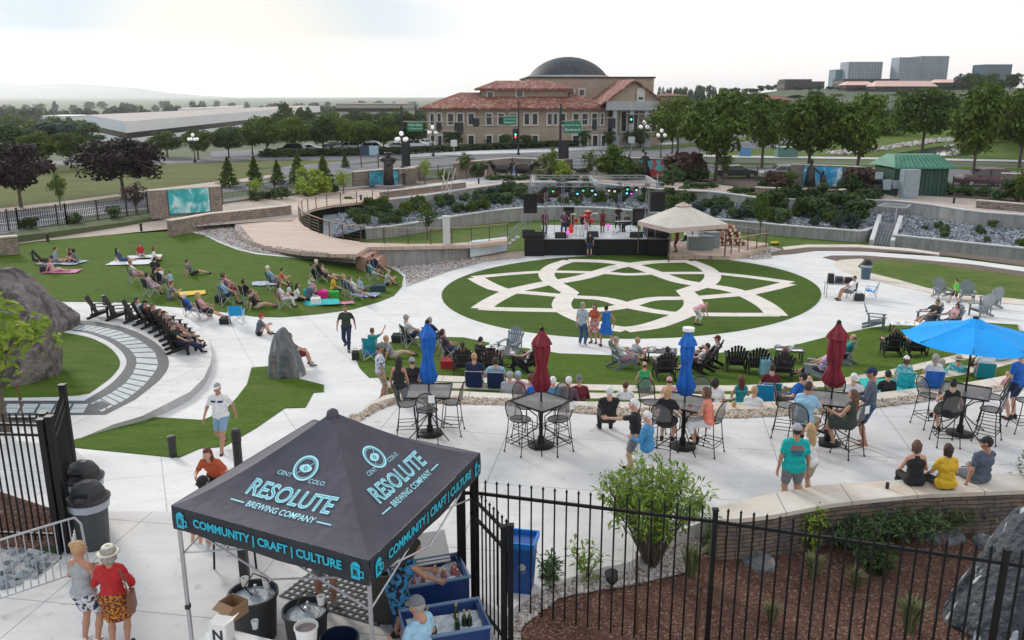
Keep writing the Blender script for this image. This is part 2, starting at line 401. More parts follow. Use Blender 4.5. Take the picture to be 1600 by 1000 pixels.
M_path=layer(mat('tan crushed stone path',(0.42,0.33,0.27),0.95,(0.52,0.43,0.37),2.0,bump=0.25,bscale=30),(0.36,0.28,0.23),0.4,0.5,0.7,0.5)
M_deckm=mat('boardwalk planks',(0.50,0.36,0.28),0.75,(0.62,0.48,0.39),1.2,stretch=(0.25,4,1),bump=0.2,bscale=20)
joints(M_deckm,4.8,0.16,R(12),0.010,0.55)
M_cut=mat('board formed concrete',(0.27,0.26,0.25),0.9,(0.38,0.37,0.36),1.1,bump=0.25,bscale=14,stretch=(3.0,1,0.35))
layer(M_cut,(0.17,0.165,0.16),2.0,0.52,0.70,0.6,stretch=(3.5,3.5,0.35))
M_cap=mat('light coping concrete',(0.56,0.56,0.56),0.85,(0.64,0.64,0.64),1.2)
M_stone=stonemat('tan stacked stone',((0.30,0.235,0.19),(0.20,0.165,0.145),(0.36,0.27,0.21)))
M_stoned=stonemat('dark stacked stone',((0.17,0.14,0.125),(0.10,0.09,0.088),(0.23,0.165,0.125)),0.36,0.085,(0.05,0.042,0.038),.010)
# ---------------- big ground sheet: hollow under the plaza, street level behind, hill to the right, plain to the left
NEAR=[(-2200,420),(-300,378),(0,372),(100,360),(232,342),(300,330),(450,318),(607,306),(700,297),(800,282),(925,283),(1025,293),(1125,299),(1200,309),(1375,310),(1450,317),(1525,328),(1600,333),(1900,350),(3800,420)]
def gz(u,d):
 z=-1.4
 if d>170:
  t=min(1,(d-170)/900);k=sstep(900,1250,u)
  left=-1.4-17*sstep(0,1,(d-170)/260)+10*sstep(1500,9500,d)
  right=-1.4+pl([(170,0),(260,1),(420,7),(700,14.5),(1200,17),(2000,8),(3500,-4),(9000,-5)],d)
  z=lerp(left,right,k)
 return z
def big_ground():
 us=[-2200,-1200,-600]+list(range(-300,1901,50))+[2300,2900,3800]
 dist=[0.0,4,10,18,28,40,60,80,110,150,200,260,330,420,520,650,820,1050,1400,1900,2600,3500,4800,6500,9800]
 V,F,GFs=[],[],[]
 for u in us:
  p0=W(u,pl(NEAR,u),-1.4);r0=math.hypot(p0.x,p0.y);dx,dy=p0.x/r0,p0.y/r0
  col=[(dx*2,dy*2-12,-5.6),(dx*(r0-.6),dy*(r0-.6),-5.6)]
  for d in dist:col.append((dx*(r0+d),dy*(r0+d),gz(u,r0+d)))
  V+=col
 m=len(dist)+2
 for i in range(len(us)-1):
  for j in range(m-1):
   q=(i*m+j,(i+1)*m+j,(i+1)*m+j+1,i*m+j+1);F.append(q)
   GFs.append(q)
 o=MB().add(V,F).build('ground',M_land);struct(o);reg(V,GFs)
M_land=layer(mat('grass and scrub land',(0.055,0.085,0.030),0.95,(0.10,0.115,0.05),0.05,bump=0.4,bscale=1.0),(0.04,0.065,0.03),0.012,0.45,0.6,0.8)
big_ground()
# ---------------- plaza and patio sheets
patch('plaza',[(-80,800),(-80,474),(60,470),(300,470),(420,480),(560,480),(600,440),(560,400),(640,396),(820,394),(1000,392),(1180,392),(1205,394),(1250,392),(1340,392),(1480,402),(1700,430),(1800,445)]+line_px(B1B,600,1800)[::-1]+[(560,652),(480,700),(400,740),(300,800)],Z,M_conc2,-0.012,step=16)
patch('patio',line_px(B1F,560,1800)+[(1800,700),(1600,766),(1500,770),(1450,772),(1380,778),(1300,787),(1200,803),(1118,806),(1085,820),(1020,848),(1000,868),(980,880),(944,886),(875,907),(834,925),(790,960),(770,1150),(-400,1150),(-400,960),(60,905),(97,872),(95,799),(300,799),(340,772),(400,737),(480,694)],0.0,M_conc,0.0,step=40,skirt=0.8,refine=30)
patch('terrace_lawn',[(554,556),(562,546),(600,537),(625,530),(687,526),(725,527),(787,540),(832,545),(875,552),(960,555),(1025,557),(1112,552),(1150,549),(1200,545),(1250,537),(1300,524),(1360,512),(1400,507),(1525,503),(1590,507)]+line_px([(a,b+2)for a,b in B3B],640,1596)[::-1]+[(577,590),(562,575)],lambda u,v:lerp(Z(u,v),-1.38,sstep(0,25,v-pl(B3B,u)+27) if u>600 else 0)+0.0,M_lawn,0.012,skirt=0.05)
def stone_band(LF,LB,z,u0,u1,label,far_edge_px=0):
 a=[W(u,pl(LF,u),z)for u,_ in line_px(LF,u0,u1,30)];b=[W(u,pl(LB,u),z)for u,_ in line_px(LF,u0,u1,30)]
 mb=MB();n=len(a);lo=[p-Vec((0,0,.7))for p in a];lo2=[p-Vec((0,0,.7))for p in b]
 mb.add(a+b+lo+lo2,[(i,i+1,n+i+1,n+i)for i in range(n-1)]+[(2*n+i,2*n+i+1,i+1,i)for i in range(n-1)]+[(n+i,n+i+1,3*n+i+1,3*n+i)for i in range(n-1)]+[(0,n,3*n,2*n),(n-1,2*n-1,4*n-1,3*n-1)])
 reg(a+b,[(i,i+1,n+i+1,n+i)for i in range(n-1)])
 o=mb.build('stone_seat_wall',M_flag);tag(o,label,'seat wall','curved sandstone terrace seats')
stone_band(B1F,B1B,0.006,570,1790,'curved flat sandstone terrace seat bordering the pebble strip')
stone_band(B2F,B2B,-0.45,602,1790,'curved sandstone terrace seat in the middle, below the narrow grass strip')
stone_band(B3F,B3B,-0.90,646,1790,'lowest curved sandstone terrace seat along the lawn edge')
patch('grass_strip',band_px([(a,b+1)for a,b in B1B],[(a,b-3)for a,b in B2F],606,1790),-0.46,M_lawn,0,skirt=.05)
patch('grass_strip',band_px([(a,b+1)for a,b in B2B],[(a,b-4)for a,b in B3F],640,1790),-0.91,M_lawn,0,skirt=.05)
PEB=[(545,668),(590,640),(620,630),(640,628),(700,631),(800,633),(870,642),(960,650),(1160,653),(1290,646),(1400,633),(1500,620),(1600,605),(1800,572)]
patch('pebble_strip',band_px([(a,b+1)for a,b in B1F],PEB,545,1790),0.004,M_peb,0.0,step=20)
def offA(v):return 0.35*min(1,max(0,(688-v)/55))
ARC=[(60,472),(200,474),(262,483),(295,498),(315,513),(327,533),(331,554),(329,568),(318,591),(297,612),(262,630),(222,650),(178,663),(112,690),(95,660),(60,652),(-80,652),(-80,472)]
patch('arc_platform',ARC,lambda u,v:Zl(v)+offA(v),M_conc,0,step=12,refine=6)
mb=MB();rim=[W(u,v,Zl(v)+offA(v))for u,v in smooth([Vec(p)for p in ARC[1:14]],2)]
bot=[p-Vec((0,0,0.5))for p in rim];n=len(rim);mb.add(rim+bot,[(i,i+1,n+i+1,n+i)for i in range(n-1)])
M_riser=mat('step riser concrete',(0.42,0.42,0.42),0.85,(0.50,0.50,0.50),1.5)
tag(mb.build('platform_edge',M_riser),'curved concrete step edge of the arc platform below the row of dark wooden chairs','retaining wall')
O_=smooth([Vec(p)for p in[(92,497),(118,500),(150,502),(200,512),(237,530),(258,548),(265,565),(262,578),(250,594),(230,610),(212,624)]],2)
I_=smooth([Vec(p)for p in[(84,513),(110,516),(140,521),(172,534),(192,550),(199,565),(194,578),(177,597),(160,609),(140,621),(133,625)]],2)
zA=lambda u,v:Zl(v)+offA(v)
patch('dark_paving_band',list(O_)+[Vec((165,648)),Vec((-80,650)),Vec((-80,626)),Vec((133,626))]+list(I_)[::-1],zA,M_dark,0.006,step=10,refine=8)
Po=resamp([(112,507),(150,509),(187,517),(220,532),(242,550),(248,568),(242,582),(225,602),(200,622),(158,644)],27)
Pi=resamp([(98,514),(140,517),(175,528),(200,543),(212,556),(214,566),(209,582),(195,600),(172,615),(141,631)],27)
mb=MB()
def quad_px(a,b,c,d,off):
 vs=[W(p[0],p[1],zA(p[0],p[1])+off)for p in(a,b,c,d)]
 f=(0,1,2,3)
 if(vs[1]-vs[0]).cross(vs[2]-vs[0]).z<0:f=(3,2,1,0)
 mb.add(vs,[f])
for i in range(26):
 g=0.10
 quad_px(Po[i].lerp(Po[i+1],g),Po[i].lerp(Po[i+1],1-g),Pi[i].lerp(Pi[i+1],1-g),Pi[i].lerp(Pi[i+1],g),0.012)
for k in range(9):
 x=138-26*k;quad_px((x,631),(x-22,631),(x-30,645),(x-8,645),0.012)
struct(mb.build('pale_paving_slabs',M_slab))
patch('curb_band',list(I_)+[Vec((133,626)),Vec((-80,626)),Vec((-80,622)),Vec((132,620)),Vec((155,604)),Vec((174,590)),Vec((187,574)),Vec((188,561)),Vec((172,542)),Vec((140,526)),Vec((86,518))],zA,M_cap,0.010,step=10,refine=8)
patch('inner_lawn',smooth([Vec(q)for q in[(60,512),(86,517),(140,526),(172,542),(188,561),(187,574),(174,590),(155,604),(132,620),(-80,622),(-80,540)]],2,True),zA,M_lawn,0.02,step=12,skirt=.03)
patch('side_lawn',[(112,698),(112,688),(180,667),(230,651),(270,653),(317,656),(350,641),(370,621),(386,600),(393,574),(430,571),(470,592),(506,601),(506,612),(490,613),(477,636),(445,637),(400,668),(350,697),(312,700),(280,714),(262,713)],Z,M_lawn,0.02,step=12,skirt=.05)
LAWN=[(-80,392),(0,383),(60,378),(130,370),(200,365),(270,361),(290,361),(320,367),(340,378),(370,390),(400,397),(470,404),(540,408),(580,410),(600,415),(620,422),(632,432),(630,445),(615,462),(590,472),(550,483),(500,490),(440,495),(400,494),(350,487),(300,481),(250,477),(200,472),(150,471),(60,470),(-80,470)]
patch('left_lawn',LAWN,Z,M_lawn,0.02,step=14,skirt=.05)
patch('gravel_bed',[(262,359),(275,340),(300,345),(340,348),(372,350),(400,380),(470,398),(560,402),(620,410),(800,398),(822,402),(760,408),(700,424),(650,442),(634,448),(634,430),(620,420),(600,413),(580,408),(540,406),(470,402),(400,395),(370,388),(340,376),(320,365),(290,359)],lambda u,v:Z(u,v),M_grav,0.015,step=12)
patch('gravel_edge',[(630,446),(634,430),(622,420),(600,413),(470,402),(400,395),(370,388),(340,376),(320,365),(290,359),(262,359),(262,361),(290,361),(320,367),(340,378),(370,390),(400,397),(470,404),(600,415),(619,422),(631,432),(628,446)],Z,M_cap,0.03,step=12,hit=False)
patch('tan_path',[(-80,394),(-80,374),(0,367),(105,356),(232,341),(262,336),(275,330),(330,322),(455,300),(520,296),(610,292),(700,284),(700,298),(607,311),(480,324),(455,345),(420,345),(330,352),(262,358),(200,364),(60,377)],lambda u,v:max(Z(u,v),-1.42) if u>300 else Z(u,v),M_path,0.03,step=12)
DECK_IN=[(607,312),(560,316),(520,320),(490,326),(470,334),(466,342),(474,352),(490,361),(525,372),(570,379),(640,381),(720,380),(793,372)]
def Zd(u,v):return pl([(300,-1.34),(345,-1.42),(395,-1.75)],v)-0.55*sstep(560,800,u)*sstep(330,370,v)
patch('boardwalk',[(367,352),(369,362),(386,374),(420,386),(470,394),(520,397),(557,397),(575,386),(640,385),(735,383),(793,376)]+DECK_IN[::-1]+[(600,303),(540,306),(470,316),(430,325),(395,334),(372,343)],Zd,M_deckm,0.0,step=10,skirt=.22,refine=8)
patch('lower_boardwalk',[(586,410),(600,402),(640,400),(735,397),(793,394),(822,392),(822,398),(790,401),(740,406),(680,409),(610,410)],lambda u,v:Z(u,v)+.12,M_deckm,0.0,step=10,skirt=.15)
def circ_px():
 res=[]
 for i in range(80):
  a=2*math.pi*i/80;cu,cv=986.5,0
  c,s=math.cos(a),math.sin(a)
  u=986.5+296.5*(abs(c)**0.98)*(1 if c>0 else-1)
  v=460+(-62 if s>0 else 68.5)*abs(s)
  res.append((u+4*s,v))
 return res
CIR=circ_px()
patch('circle_lawn',CIR,Z,M_lawnc,0.02,step=16,refine=8,skirt=.05)
strips=[([(741,434),(790,429),(840,425.5),(866,425),(916,426),(950,427),(982,430),(1026,427.5),(1100,427),(1125,428),(1180,434),(1236,442)],.80),([(743,434),(760,444),(784,454),(802,457),(824,458),(868,462),(896,465),(946,467),(978,477),(1000,483),(1020,487),(1048,491),(1070,492),(1094,492.5),(1150,493),(1218,493)],.84),([(1234,443),(1200,452),(1164,460),(1140,462),(1094,466),(1064,467),(1016,467),(980,478),(952,484),(900,487.5),(872,486),(772,484),(749,482)],.84),([(751,482),(768,470),(800,454),(824,449),(850,443),(880,439),(916,432),(940,424),(964,416),(1000,411.5),(1020,409),(1078,408)],.84),([(888,407),(940,407.5),(984,413),(1010,421),(1040,432),(1060,439),(1095,445),(1144,452),(1170,462),(1200,478),(1214,493)],.84),([(890,407),(864,415),(852,427),(858,438),(880,450),(891,457),(880,467),(876,478),(886,488),(908,498),(940,510),(977,516)],.80),([(1076,408),(1104,418),(1116,430),(1108,443),(1086,450),(1070,455),(1080,464),(1086,477),(1072,490),(1042,502),(1010,512),(977,516)],.80)]
def csmooth(ln):
 P=[Vec((u,v*3))for u,v in ln]
 for _ in range(2):
  Q=[P[0]]
  for i in range(len(P)-1):
   a,b=P[i],P[i+1]
   for t,k in((.25,i),(.75,i+1)):
    sharp=0<k<len(P)-1 and(P[k]-P[k-1]).angle(P[k+1]-P[k])>.75
    Q.append(P[k].copy() if sharp else a.lerp(b,t))
  Q.append(P[-1]);P=[q for i,q in enumerate(Q) if i==0 or(q-Q[i-1]).length>.01]
 return[(p.x,p.y/3)for p in P]
mb=MB()
for k,(ln,w)in enumerate(strips):
 P=[W(u,v,Z(u,v)+0.030+0.003*k)for u,v in csmooth(ln)]
 vs=[]
 for i,p in enumerate(P):
  t=(P[min(i+1,len(P)-1)]-P[max(i-1,0)]);t.z=0;t.normalize();s=Vec((-t.y,t.x,0))*w*0.62
  vs+=[p-s,p+s]
 mb.add(vs,[(2*i+1,2*i,2*i+2,2*i+3)for i in range(len(P)-1)])
struct(mb.build('petal_paving',M_paver))
patch('soil_ring',[(1180,402),(1205,393),(1225,385),(1260,383),(1360,383),(1480,393),(1700,418),(1700,428),(1480,399),(1400,394),(1280,391),(1245,396)],Z,M_soil,0.01,step=12)
patch('soil_bed',[(1285,402),(1300,399),(1350,399),(1420,404),(1520,413),(1700,438),(1700,448),(1500,421),(1400,408),(1345,406),(1310,408)],Z,M_soil,0.012,step=12)
patch('flagstone_path',[(1305,410),(1312,406),(1345,404),(1362,408),(1345,411),(1340,416),(1350,424),(1400,436),(1450,450),(1500,458),(1700,478),(1700,484),(1500,468),(1456,458),(1400,446),(1350,434),(1320,424),(1304,416)],Z,M_flag,0.03,step=12,skirt=.05)
patch('bowl_lawn',[(1345,411),(1358,407),(1400,406),(1470,414),(1560,426),(1700,446),(1700,478),(1500,458),(1450,450),(1400,436),(1352,424),(1341,416)],Z,M_meadow,0.02,step=12,skirt=.05)
patch('bowl_floor',[(480,362),(545,368),(600,350),(800,338),(930,336),(1000,342),(1200,358),(1420,376),(1900,440),(1800,450),(1480,404),(1340,385),(1200,398),(1000,398),(800,402),(640,401),(600,381),(540,374)],lambda u,v:-3.6-0.5*sstep(360,340,v),M_meadow,-0.05,step=16)
patch('flagstone_kerb',[(1222,386),(1260,382),(1340,382),(1420,388),(1468,395),(1468,398),(1420,392),(1340,386),(1262,386),(1226,390)],Z,M_flag,.05,step=12,skirt=.2)
patch('gravel_corner',[(1120,400),(1155,393),(1178,385),(1205,385),(1222,390),(1204,395),(1204,400),(1209,403),(1180,405),(1150,403)],Z,M_grav,.02,step=10)
LWT=[(520,372),(540,366),(572,356),(612,353),(650,347),(700,339),(750,331),(800,325),(850,322),(930,323),(1000,329),(1100,340),(1182,347),(1220,351),(1300,357),(1350,361),(1368,354)]
LWT2=[(1394,366),(1500,377),(1600,387),(1700,397),(1850,415)]
UWT=[(607,311),(662,305),(700,299),(750,291),(800,285),(860,283),(925,285),(1025,295),(1075,296),(1125,300),(1200,310),(1290,311),(1375,311),(1450,318),(1525,330),(1600,335),(1700,343),(1850,358)]
ZU,ZLW=-1.28,-2.70
def rp(px,z):return[W(u,v,z)for u,v in px]
lw=[(470,384),(500,378)]+LWT+LWT2
uw=[(400,330),(500,320)]+UWT
def garden():
 us=list(range(505,1851,15));V=[];nr=10
 for u in us:
  a=W(u,pl(lw,u),ZLW-0.12);b=W(u,pl(uw,u),ZU);b=Vec((b.x,b.y,-2.15 if u<1350 else-2.45));b.y-=0.2
  for j in range(nr):
   q=a.lerp(b,j/(nr-1));q.z+=(0.12*math.sin(u*.05+j)*(0<j<nr-1));V.append(q)
 F=[(i*nr+j,(i+1)*nr+j,(i+1)*nr+j+1,i*nr+j+1)for i in range(len(us)-1)for j in range(nr-1)]
 mb=MB();mb.add(V,F);struct(mb.build('rock_garden_bed',M_rockbed));reg(V,F)
garden()
patch('upper_path',[(600,312),(700,300),(800,286),(860,284),(925,286),(1025,296),(1125,301),(1200,311),(1375,312),(1450,319),(1525,331),(1600,336),(1900,366),(1900,330),(1600,318),(1525,311),(1450,306),(1380,303),(1320,303),(1200,299),(1100,285),(1040,283),(960,277),(880,272),(830,270),(790,268),(750,272),(700,284),(640,292)],-1.40,M_path,0.03,step=14)
patch('upper_walk',[(640,292),(700,284),(750,273),(790,268),(830,270),(880,276),(860,280),(800,281),(740,287),(690,294)],-1.4,M_side,0.04,step=12)
patch('mulch_border',[(-80,372),(0,366),(105,354),(232,339),(262,334),(262,326),(232,329),(105,344),(0,356),(-80,364)],Z,M_mulch,0.035,step=14)
patch('mulch_border',[(640,291),(700,283),(750,271),(790,266),(880,270),(960,275),(1040,281),(1100,283),(1200,297),(1320,301),(1380,301),(1450,304),(1525,309),(1600,315),(1900,326),(1900,312),(1600,304),(1450,290),(1300,285),(1200,280),(1100,271),(960,268),(880,262),(790,262),(700,275),(560,290),(400,306),(350,314),(350,318),(400,312),(560,296)],-1.4,M_soil,0.02,step=14)
ZS=-1.52
def far(name,poly,m,off,step=24,**k):return patch(name,poly,lambda u,v:gz(u,W(u,v,-1.4).length),m,off,step=step,refine=40,**k)
far('road',[(-200,388),(0,366),(230,322),(340,302),(480,288),(620,268),(700,262),(800,262),(900,266),(1100,270),(1200,277),(1350,283),(1600,299),(1900,315),(1900,285),(1600,262),(1500,259),(1300,254),(1100,251),(900,246),(760,243),(700,246),(560,257),(440,265),(420,270),(460,276),(400,286),(240,305),(0,334),(-200,350)],M_asph,0.02,hit=True)
far('road',[(-200,262),(100,258),(250,256),(400,250),(480,250),(700,238),(800,236),(960,230),(1100,222),(1250,213),(1330,205),(1380,201),(1360,200),(1240,205),(1100,214),(960,224),(860,228),(700,232),(480,241),(400,244),(250,247),(100,251),(-200,256)],M_asph,0.03)
far('road',[(640,246),(760,243),(900,246),(1000,248),(1100,241),(1250,225),(1330,211),(1280,211),(1180,219),(1060,232),(960,238),(860,231),(700,238),(500,246),(420,266),(500,262)],M_asph,0.045)
far('median_grass',[(100,257),(250,256),(430,252),(500,250),(560,249),(500,255),(380,266),(240,276),(100,292),(0,305),(-100,312),(-200,300),(-200,268)],M_field,0.05)
far('field_edge',[(-200,322),(0,306),(100,293),(240,278),(420,270),(440,273),(400,282),(240,300),(100,319),(0,332),(-200,348)],M_path,0.04)
far('field_grass',[(-200,320),(0,300),(100,287),(240,273),(380,264),(420,266),(440,270),(400,276),(240,295),(100,314),(0,325),(-200,338)],M_field,0.06)
far('pavement',[(640,246),(700,242),(800,239),(860,238),(960,230),(1060,225),(1060,222),(960,226),(860,233),(760,235),(640,238)],M_side,0.07)
far('pavement',[(1030,247),(1080,244),(1150,246),(1300,248),(1450,250),(1600,253),(1900,262),(1900,257),(1600,250),(1450,247),(1300,245),(1150,243),(1080,241)],M_side,0.08)
far('parkland_grass',[(1080,241),(1150,243),(1300,245),(1450,247),(1600,250),(1900,257),(1900,190),(1600,190),(1450,200),(1400,204),(1330,212),(1260,225),(1150,236)],M_meadow,0.05)
far('parkland_grass',[(1000,236),(1060,229),(1180,217),(1280,209),(1240,208),(1180,212),(1060,224)],M_meadow,0.06)
far('verge_grass',[(1050,273),(1200,279),(1350,286),(1600,302),(1900,318),(1900,312),(1600,297),(1350,281),(1200,276),(1050,269)],M_meadow,0.05)
far('verge_grass',[(960,255),(1100,256),(1280,259),(1500,264),(1600,267),(1900,288),(1900,283),(1600,263),(1500,260),(1280,255),(1100,253)],M_lawn,0.06)
M_pond=mat('pond water',(0.10,0.11,0.10),0.04,spec=0.9)
far('pond_water',[(1396,240),(1420,236),(1470,228),(1500,224),(1560,222),(1580,222),(1545,224),(1530,240),(1500,243),(1440,243),(1400,243)],M_pond,0.10)
far('pond_bank',[(1290,240),(1330,236),(1400,228),(1450,220),(1500,216),(1500,219),(1460,223),(1400,232),(1340,240),(1310,242)],M_grav,0.09)
mb=MB()
def stripe(px,w,off):
 P=[W(u,v,-1.4+off)for u,v in px]
 vs=[]
 for i,p in enumerate(P):
  t=(P[min(i+1,len(P)-1)]-P[max(i-1,0)]);t.z=0;t.normalize();s=Vec((-t.y,t.x,0))*w/2;vs+=[p-s,p+s]
 mb.add(vs,[(2*i+1,2*i,2*i+2,2*i+3)for i in range(len(P)-1)])
stripe([(-60,354),(0,345),(100,330),(232,313)],.18,.03);stripe([(140,331),(180,323),(232,317)],.15,.03)
stripe([(345,313),(420,302),(520,293),(620,283)],.18,.03);stripe([(640,268),(700,262),(760,260)],.3,.03)
for k in range(9):stripe([(1080+62*k,268.5+1.6*k),(1104+62*k,269.2+1.6*k)],.16,.03)
stripe([(930,257),(1000,254)],.5,.065);stripe([(860,252),(930,249)],.5,.065)
struct(mb.build('road_markings',M_line))
mb=MB()
for px in([(-80,362),(0,351),(105,341),(232,326)],[(345,316),(480,300),(560,293),(610,288)],[(640,248),(700,244),(800,240),(960,232)]):
 P=rp(px,-1.33)
 for a,b in zip(P,P[1:]):mb.beam(a,b,.25,.16)
struct(mb.build('kerb',M_curb))
CE=[(770,1150),(790,960),(834,925),(875,907),(944,886),(980,880),(1000,868),(1020,848),(1085,820),(1118,806)]
def Zb(u,v):return-0.08-0.34*sstep(800,1250,u)
patch('mulch_bed',CE+[(1200,803),(1300,787),(1380,778),(1450,772),(1500,770),(1600,766),(1800,700),(2300,900),(2300,1300),(700,1300)],Zb,M_mulch,0,step=30,refine=20)
patch('gravel_border',[(772,1150),(792,962),(836,927),(877,909),(946,888),(982,882),(1002,870),(1022,850),(1085,822),(1100,860),(1082,892),(980,916),(935,922),(875,934),(815,976),(806,1150)],Zb,M_grav,0.02,step=14)
patch('left_mulch_bed',[(-400,748),(0,768),(95,799),(97,850),(40,858),(-400,860)],-0.02,M_mulch,0.0,step=24,refine=20)
M_swale=layer(mat('grey silt with stones',(0.36,0.36,0.36),0.9,(0.48,0.47,0.46),2.0,bump=0.8,bscale=8,bdist=0.04),(0.20,0.20,0.21),4.0,0.55,0.66,0.7)
patch('silt_patch',[(-400,850),(40,855),(97,868),(60,908),(0,930),(-400,970)],-0.01,M_swale,0.0,step=24,refine=20)
patch('left_walk',[(-400,690),(0,686),(60,692),(112,699),(150,730),(95,801),(0,770),(-400,750)],lambda u,v:max(Zl(v),-0.5) if v<800 else-0.004,M_conc,0.004,step=16)
BV=BVHTree.FromPolygons(GV,GF,epsilon=0.0)
def G(u,v,lift=0.0):
 h=BV.ray_cast(Vec((0,0,CH)),ray(u,v))
 p=h[0] if h[0]is not None else W(u,v,-1.4)
 return Vec((p.x,p.y,p.z+lift))
def down(x,y,z=60):
 h=BV.ray_cast(Vec((x,y,z)),Vec((0,0,-1)));return h[0].z if h[0]is not None else-1.4
 # ---------------- scatter of stones (uncountable)
def rocks(name,poly,n,s0,s1,m,label,seedv,sink=0.3,flat=0.6):
 r=random.Random(seedv);xs=[p[0]for p in poly];ys=[p[1]for p in poly]
 base=[(1,0,0),(-1,0,0),(0,1,0),(0,-1,0),(0,0,1),(.7,.7,.6),(-.7,.6,.6),(-.6,-.7,.6),(.6,-.7,.6)]
 V,F=[],[]
 oct_f=[(0,2,4),(2,1,4),(1,3,4),(3,0,4),(2,0,5),(1,2,5),(3,1,5),(0,3,5)]
 W_=[W(p[0],p[1],-1.4)for p in poly]
 k=0
 while k<n:
  u=r.uniform(min(xs),max(xs));v=r.uniform(min(ys),max(ys))
  if not inpoly(u,v,poly):continue
  p=G(u,v);k+=1;s=r.uniform(s0,s1)
  rot=Matrix.Rotation(r.uniform(0,6.28),3,'Z')@Matrix.Rotation(r.uniform(-.5,.5),3,'X')
  o=len(V)
  for q in((1,0,0),(-.9,.1,0),(0,.8,.1),(.1,-.75,0),(.1,0,flat),(0,0,-flat)):
   w=rot@Vec((q[0]*s*r.uniform(.8,1.25),q[1]*s*r.uniform(.8,1.25),q[2]*s*r.uniform(.7,1.3)))
   V.append((p.x+w.x,p.y+w.y,p.z+w.z+s*flat*(0.5-sink)))
  F+=[tuple(i+o for i in f)for f in oct_f]
 mb=MB();mb.add(V,F);return stuff(mb.build(name,m),label,'stones')
def rock_mat(name,cols):
 m=bpy.data.materials.new(name);m.use_nodes=True;n=m.node_tree.nodes;b=n['Principled BSDF'];b.inputs['Roughness'].default_value=.9
 g=n.new('ShaderNodeNewGeometry');r=n.new('ShaderNodeValToRGB');r.color_ramp.elements[0].color=(*cols[0],1);r.color_ramp.elements[1].color=(*cols[-1],1)
 for i,c in enumerate(cols[1:-1]):e=r.color_ramp.elements.new((i+1)/(len(cols)-1));e.color=(*c,1)
 m.node_tree.links.new(g.outputs['Random Per Island'],r.inputs[0]);m.node_tree.links.new(r.outputs[0],b.inputs['Base Color']);return m
M_rk=rock_mat('blue grey cobbles',[(0.06,0.07,0.085),(0.16,0.18,0.21),(0.30,0.33,0.36),(0.40,0.42,0.44)])
M_rk2=rock_mat('tan pebbles',[(0.20,0.12,0.07),(0.42,0.30,0.20),(0.60,0.50,0.40),(0.66,0.62,0.56),(0.30,0.22,0.16)])
M_rk3=rock_mat('pinkish grey gravel stones',[(0.16,0.13,0.12),(0.36,0.30,0.27),(0.52,0.47,0.44),(0.62,0.58,0.56)])
gpoly=[(u,pl(lw,u)-1)for u in range(520,1851,20)]+[(u,pl(uw,u)+8)for u in range(1850,519,-20)]
rocks('rock_garden_stones',gpoly,14000,.08,.21,M_rk,'blue grey cobbles covering the terraced rock garden behind the stage',1)
rocks('pebble_stones',band_px(B1F,PEB,548,1620),9000,.035,.075,M_rk2,'tan river pebbles along the stone terrace edge of the patio',2)
rocks('gravel_stones',[(275,340),(372,350),(400,382),(560,402),(620,411),(800,400),(760,407),(700,423),(640,444),(632,430),(600,414),(470,403),(400,396),(340,376),(290,360)],4500,.05,.12,M_rk3,'pale gravel between the boardwalk and the left lawn',3)
rocks('gravel_stones',[(790,985),(836,930),(877,911),(946,890),(1000,872),(1085,826),(1098,858),(1082,890),(980,914),(935,920),(875,932),(815,978),(806,1000),(790,1000)],2600,.025,.06,M_rk3,'white and pink gravel between patio and bark mulch',4)
rocks('gravel_stones',[(1120,400),(1178,386),(1205,386),(1205,400),(1180,404)],500,.05,.12,M_rk3,'gravel beside the wooden ramp right of the stage',5)
rocks('shore_stones',[(1290,240),(1330,236),(1400,228),(1450,220),(1500,216),(1500,219),(1460,223),(1400,232),(1340,240),(1310,242)],700,.3,.8,M_rk3,'grey boulders lining the pond bank',6)
rocks('bark_chips',[(806,1000),(816,978),(876,935),(936,922),(1084,892),(1200,866),(1330,830),(1500,800),(1600,790),(1600,1000)],9000,.012,.035,rock_mat('bark chips',[(0.06,0.026,0.018),(0.17,0.075,0.048),(0.30,0.17,0.12),(0.08,0.035,0.025)]),'red brown bark chips in the planting bed behind the iron fence',7,flat=.35)
rocks('bark_chips',[(0,770),(95,800),(97,850),(40,858),(0,858)],1500,.012,.04,M_mulch,'bark chips in the bed behind the left iron fence',8,flat=.35)
rocks('silt_stones',[(0,862),(40,862),(90,872),(60,900),(0,925)],60,.03,.13,M_rk,'grey stones on the silt patch behind the crowd barrier',9)
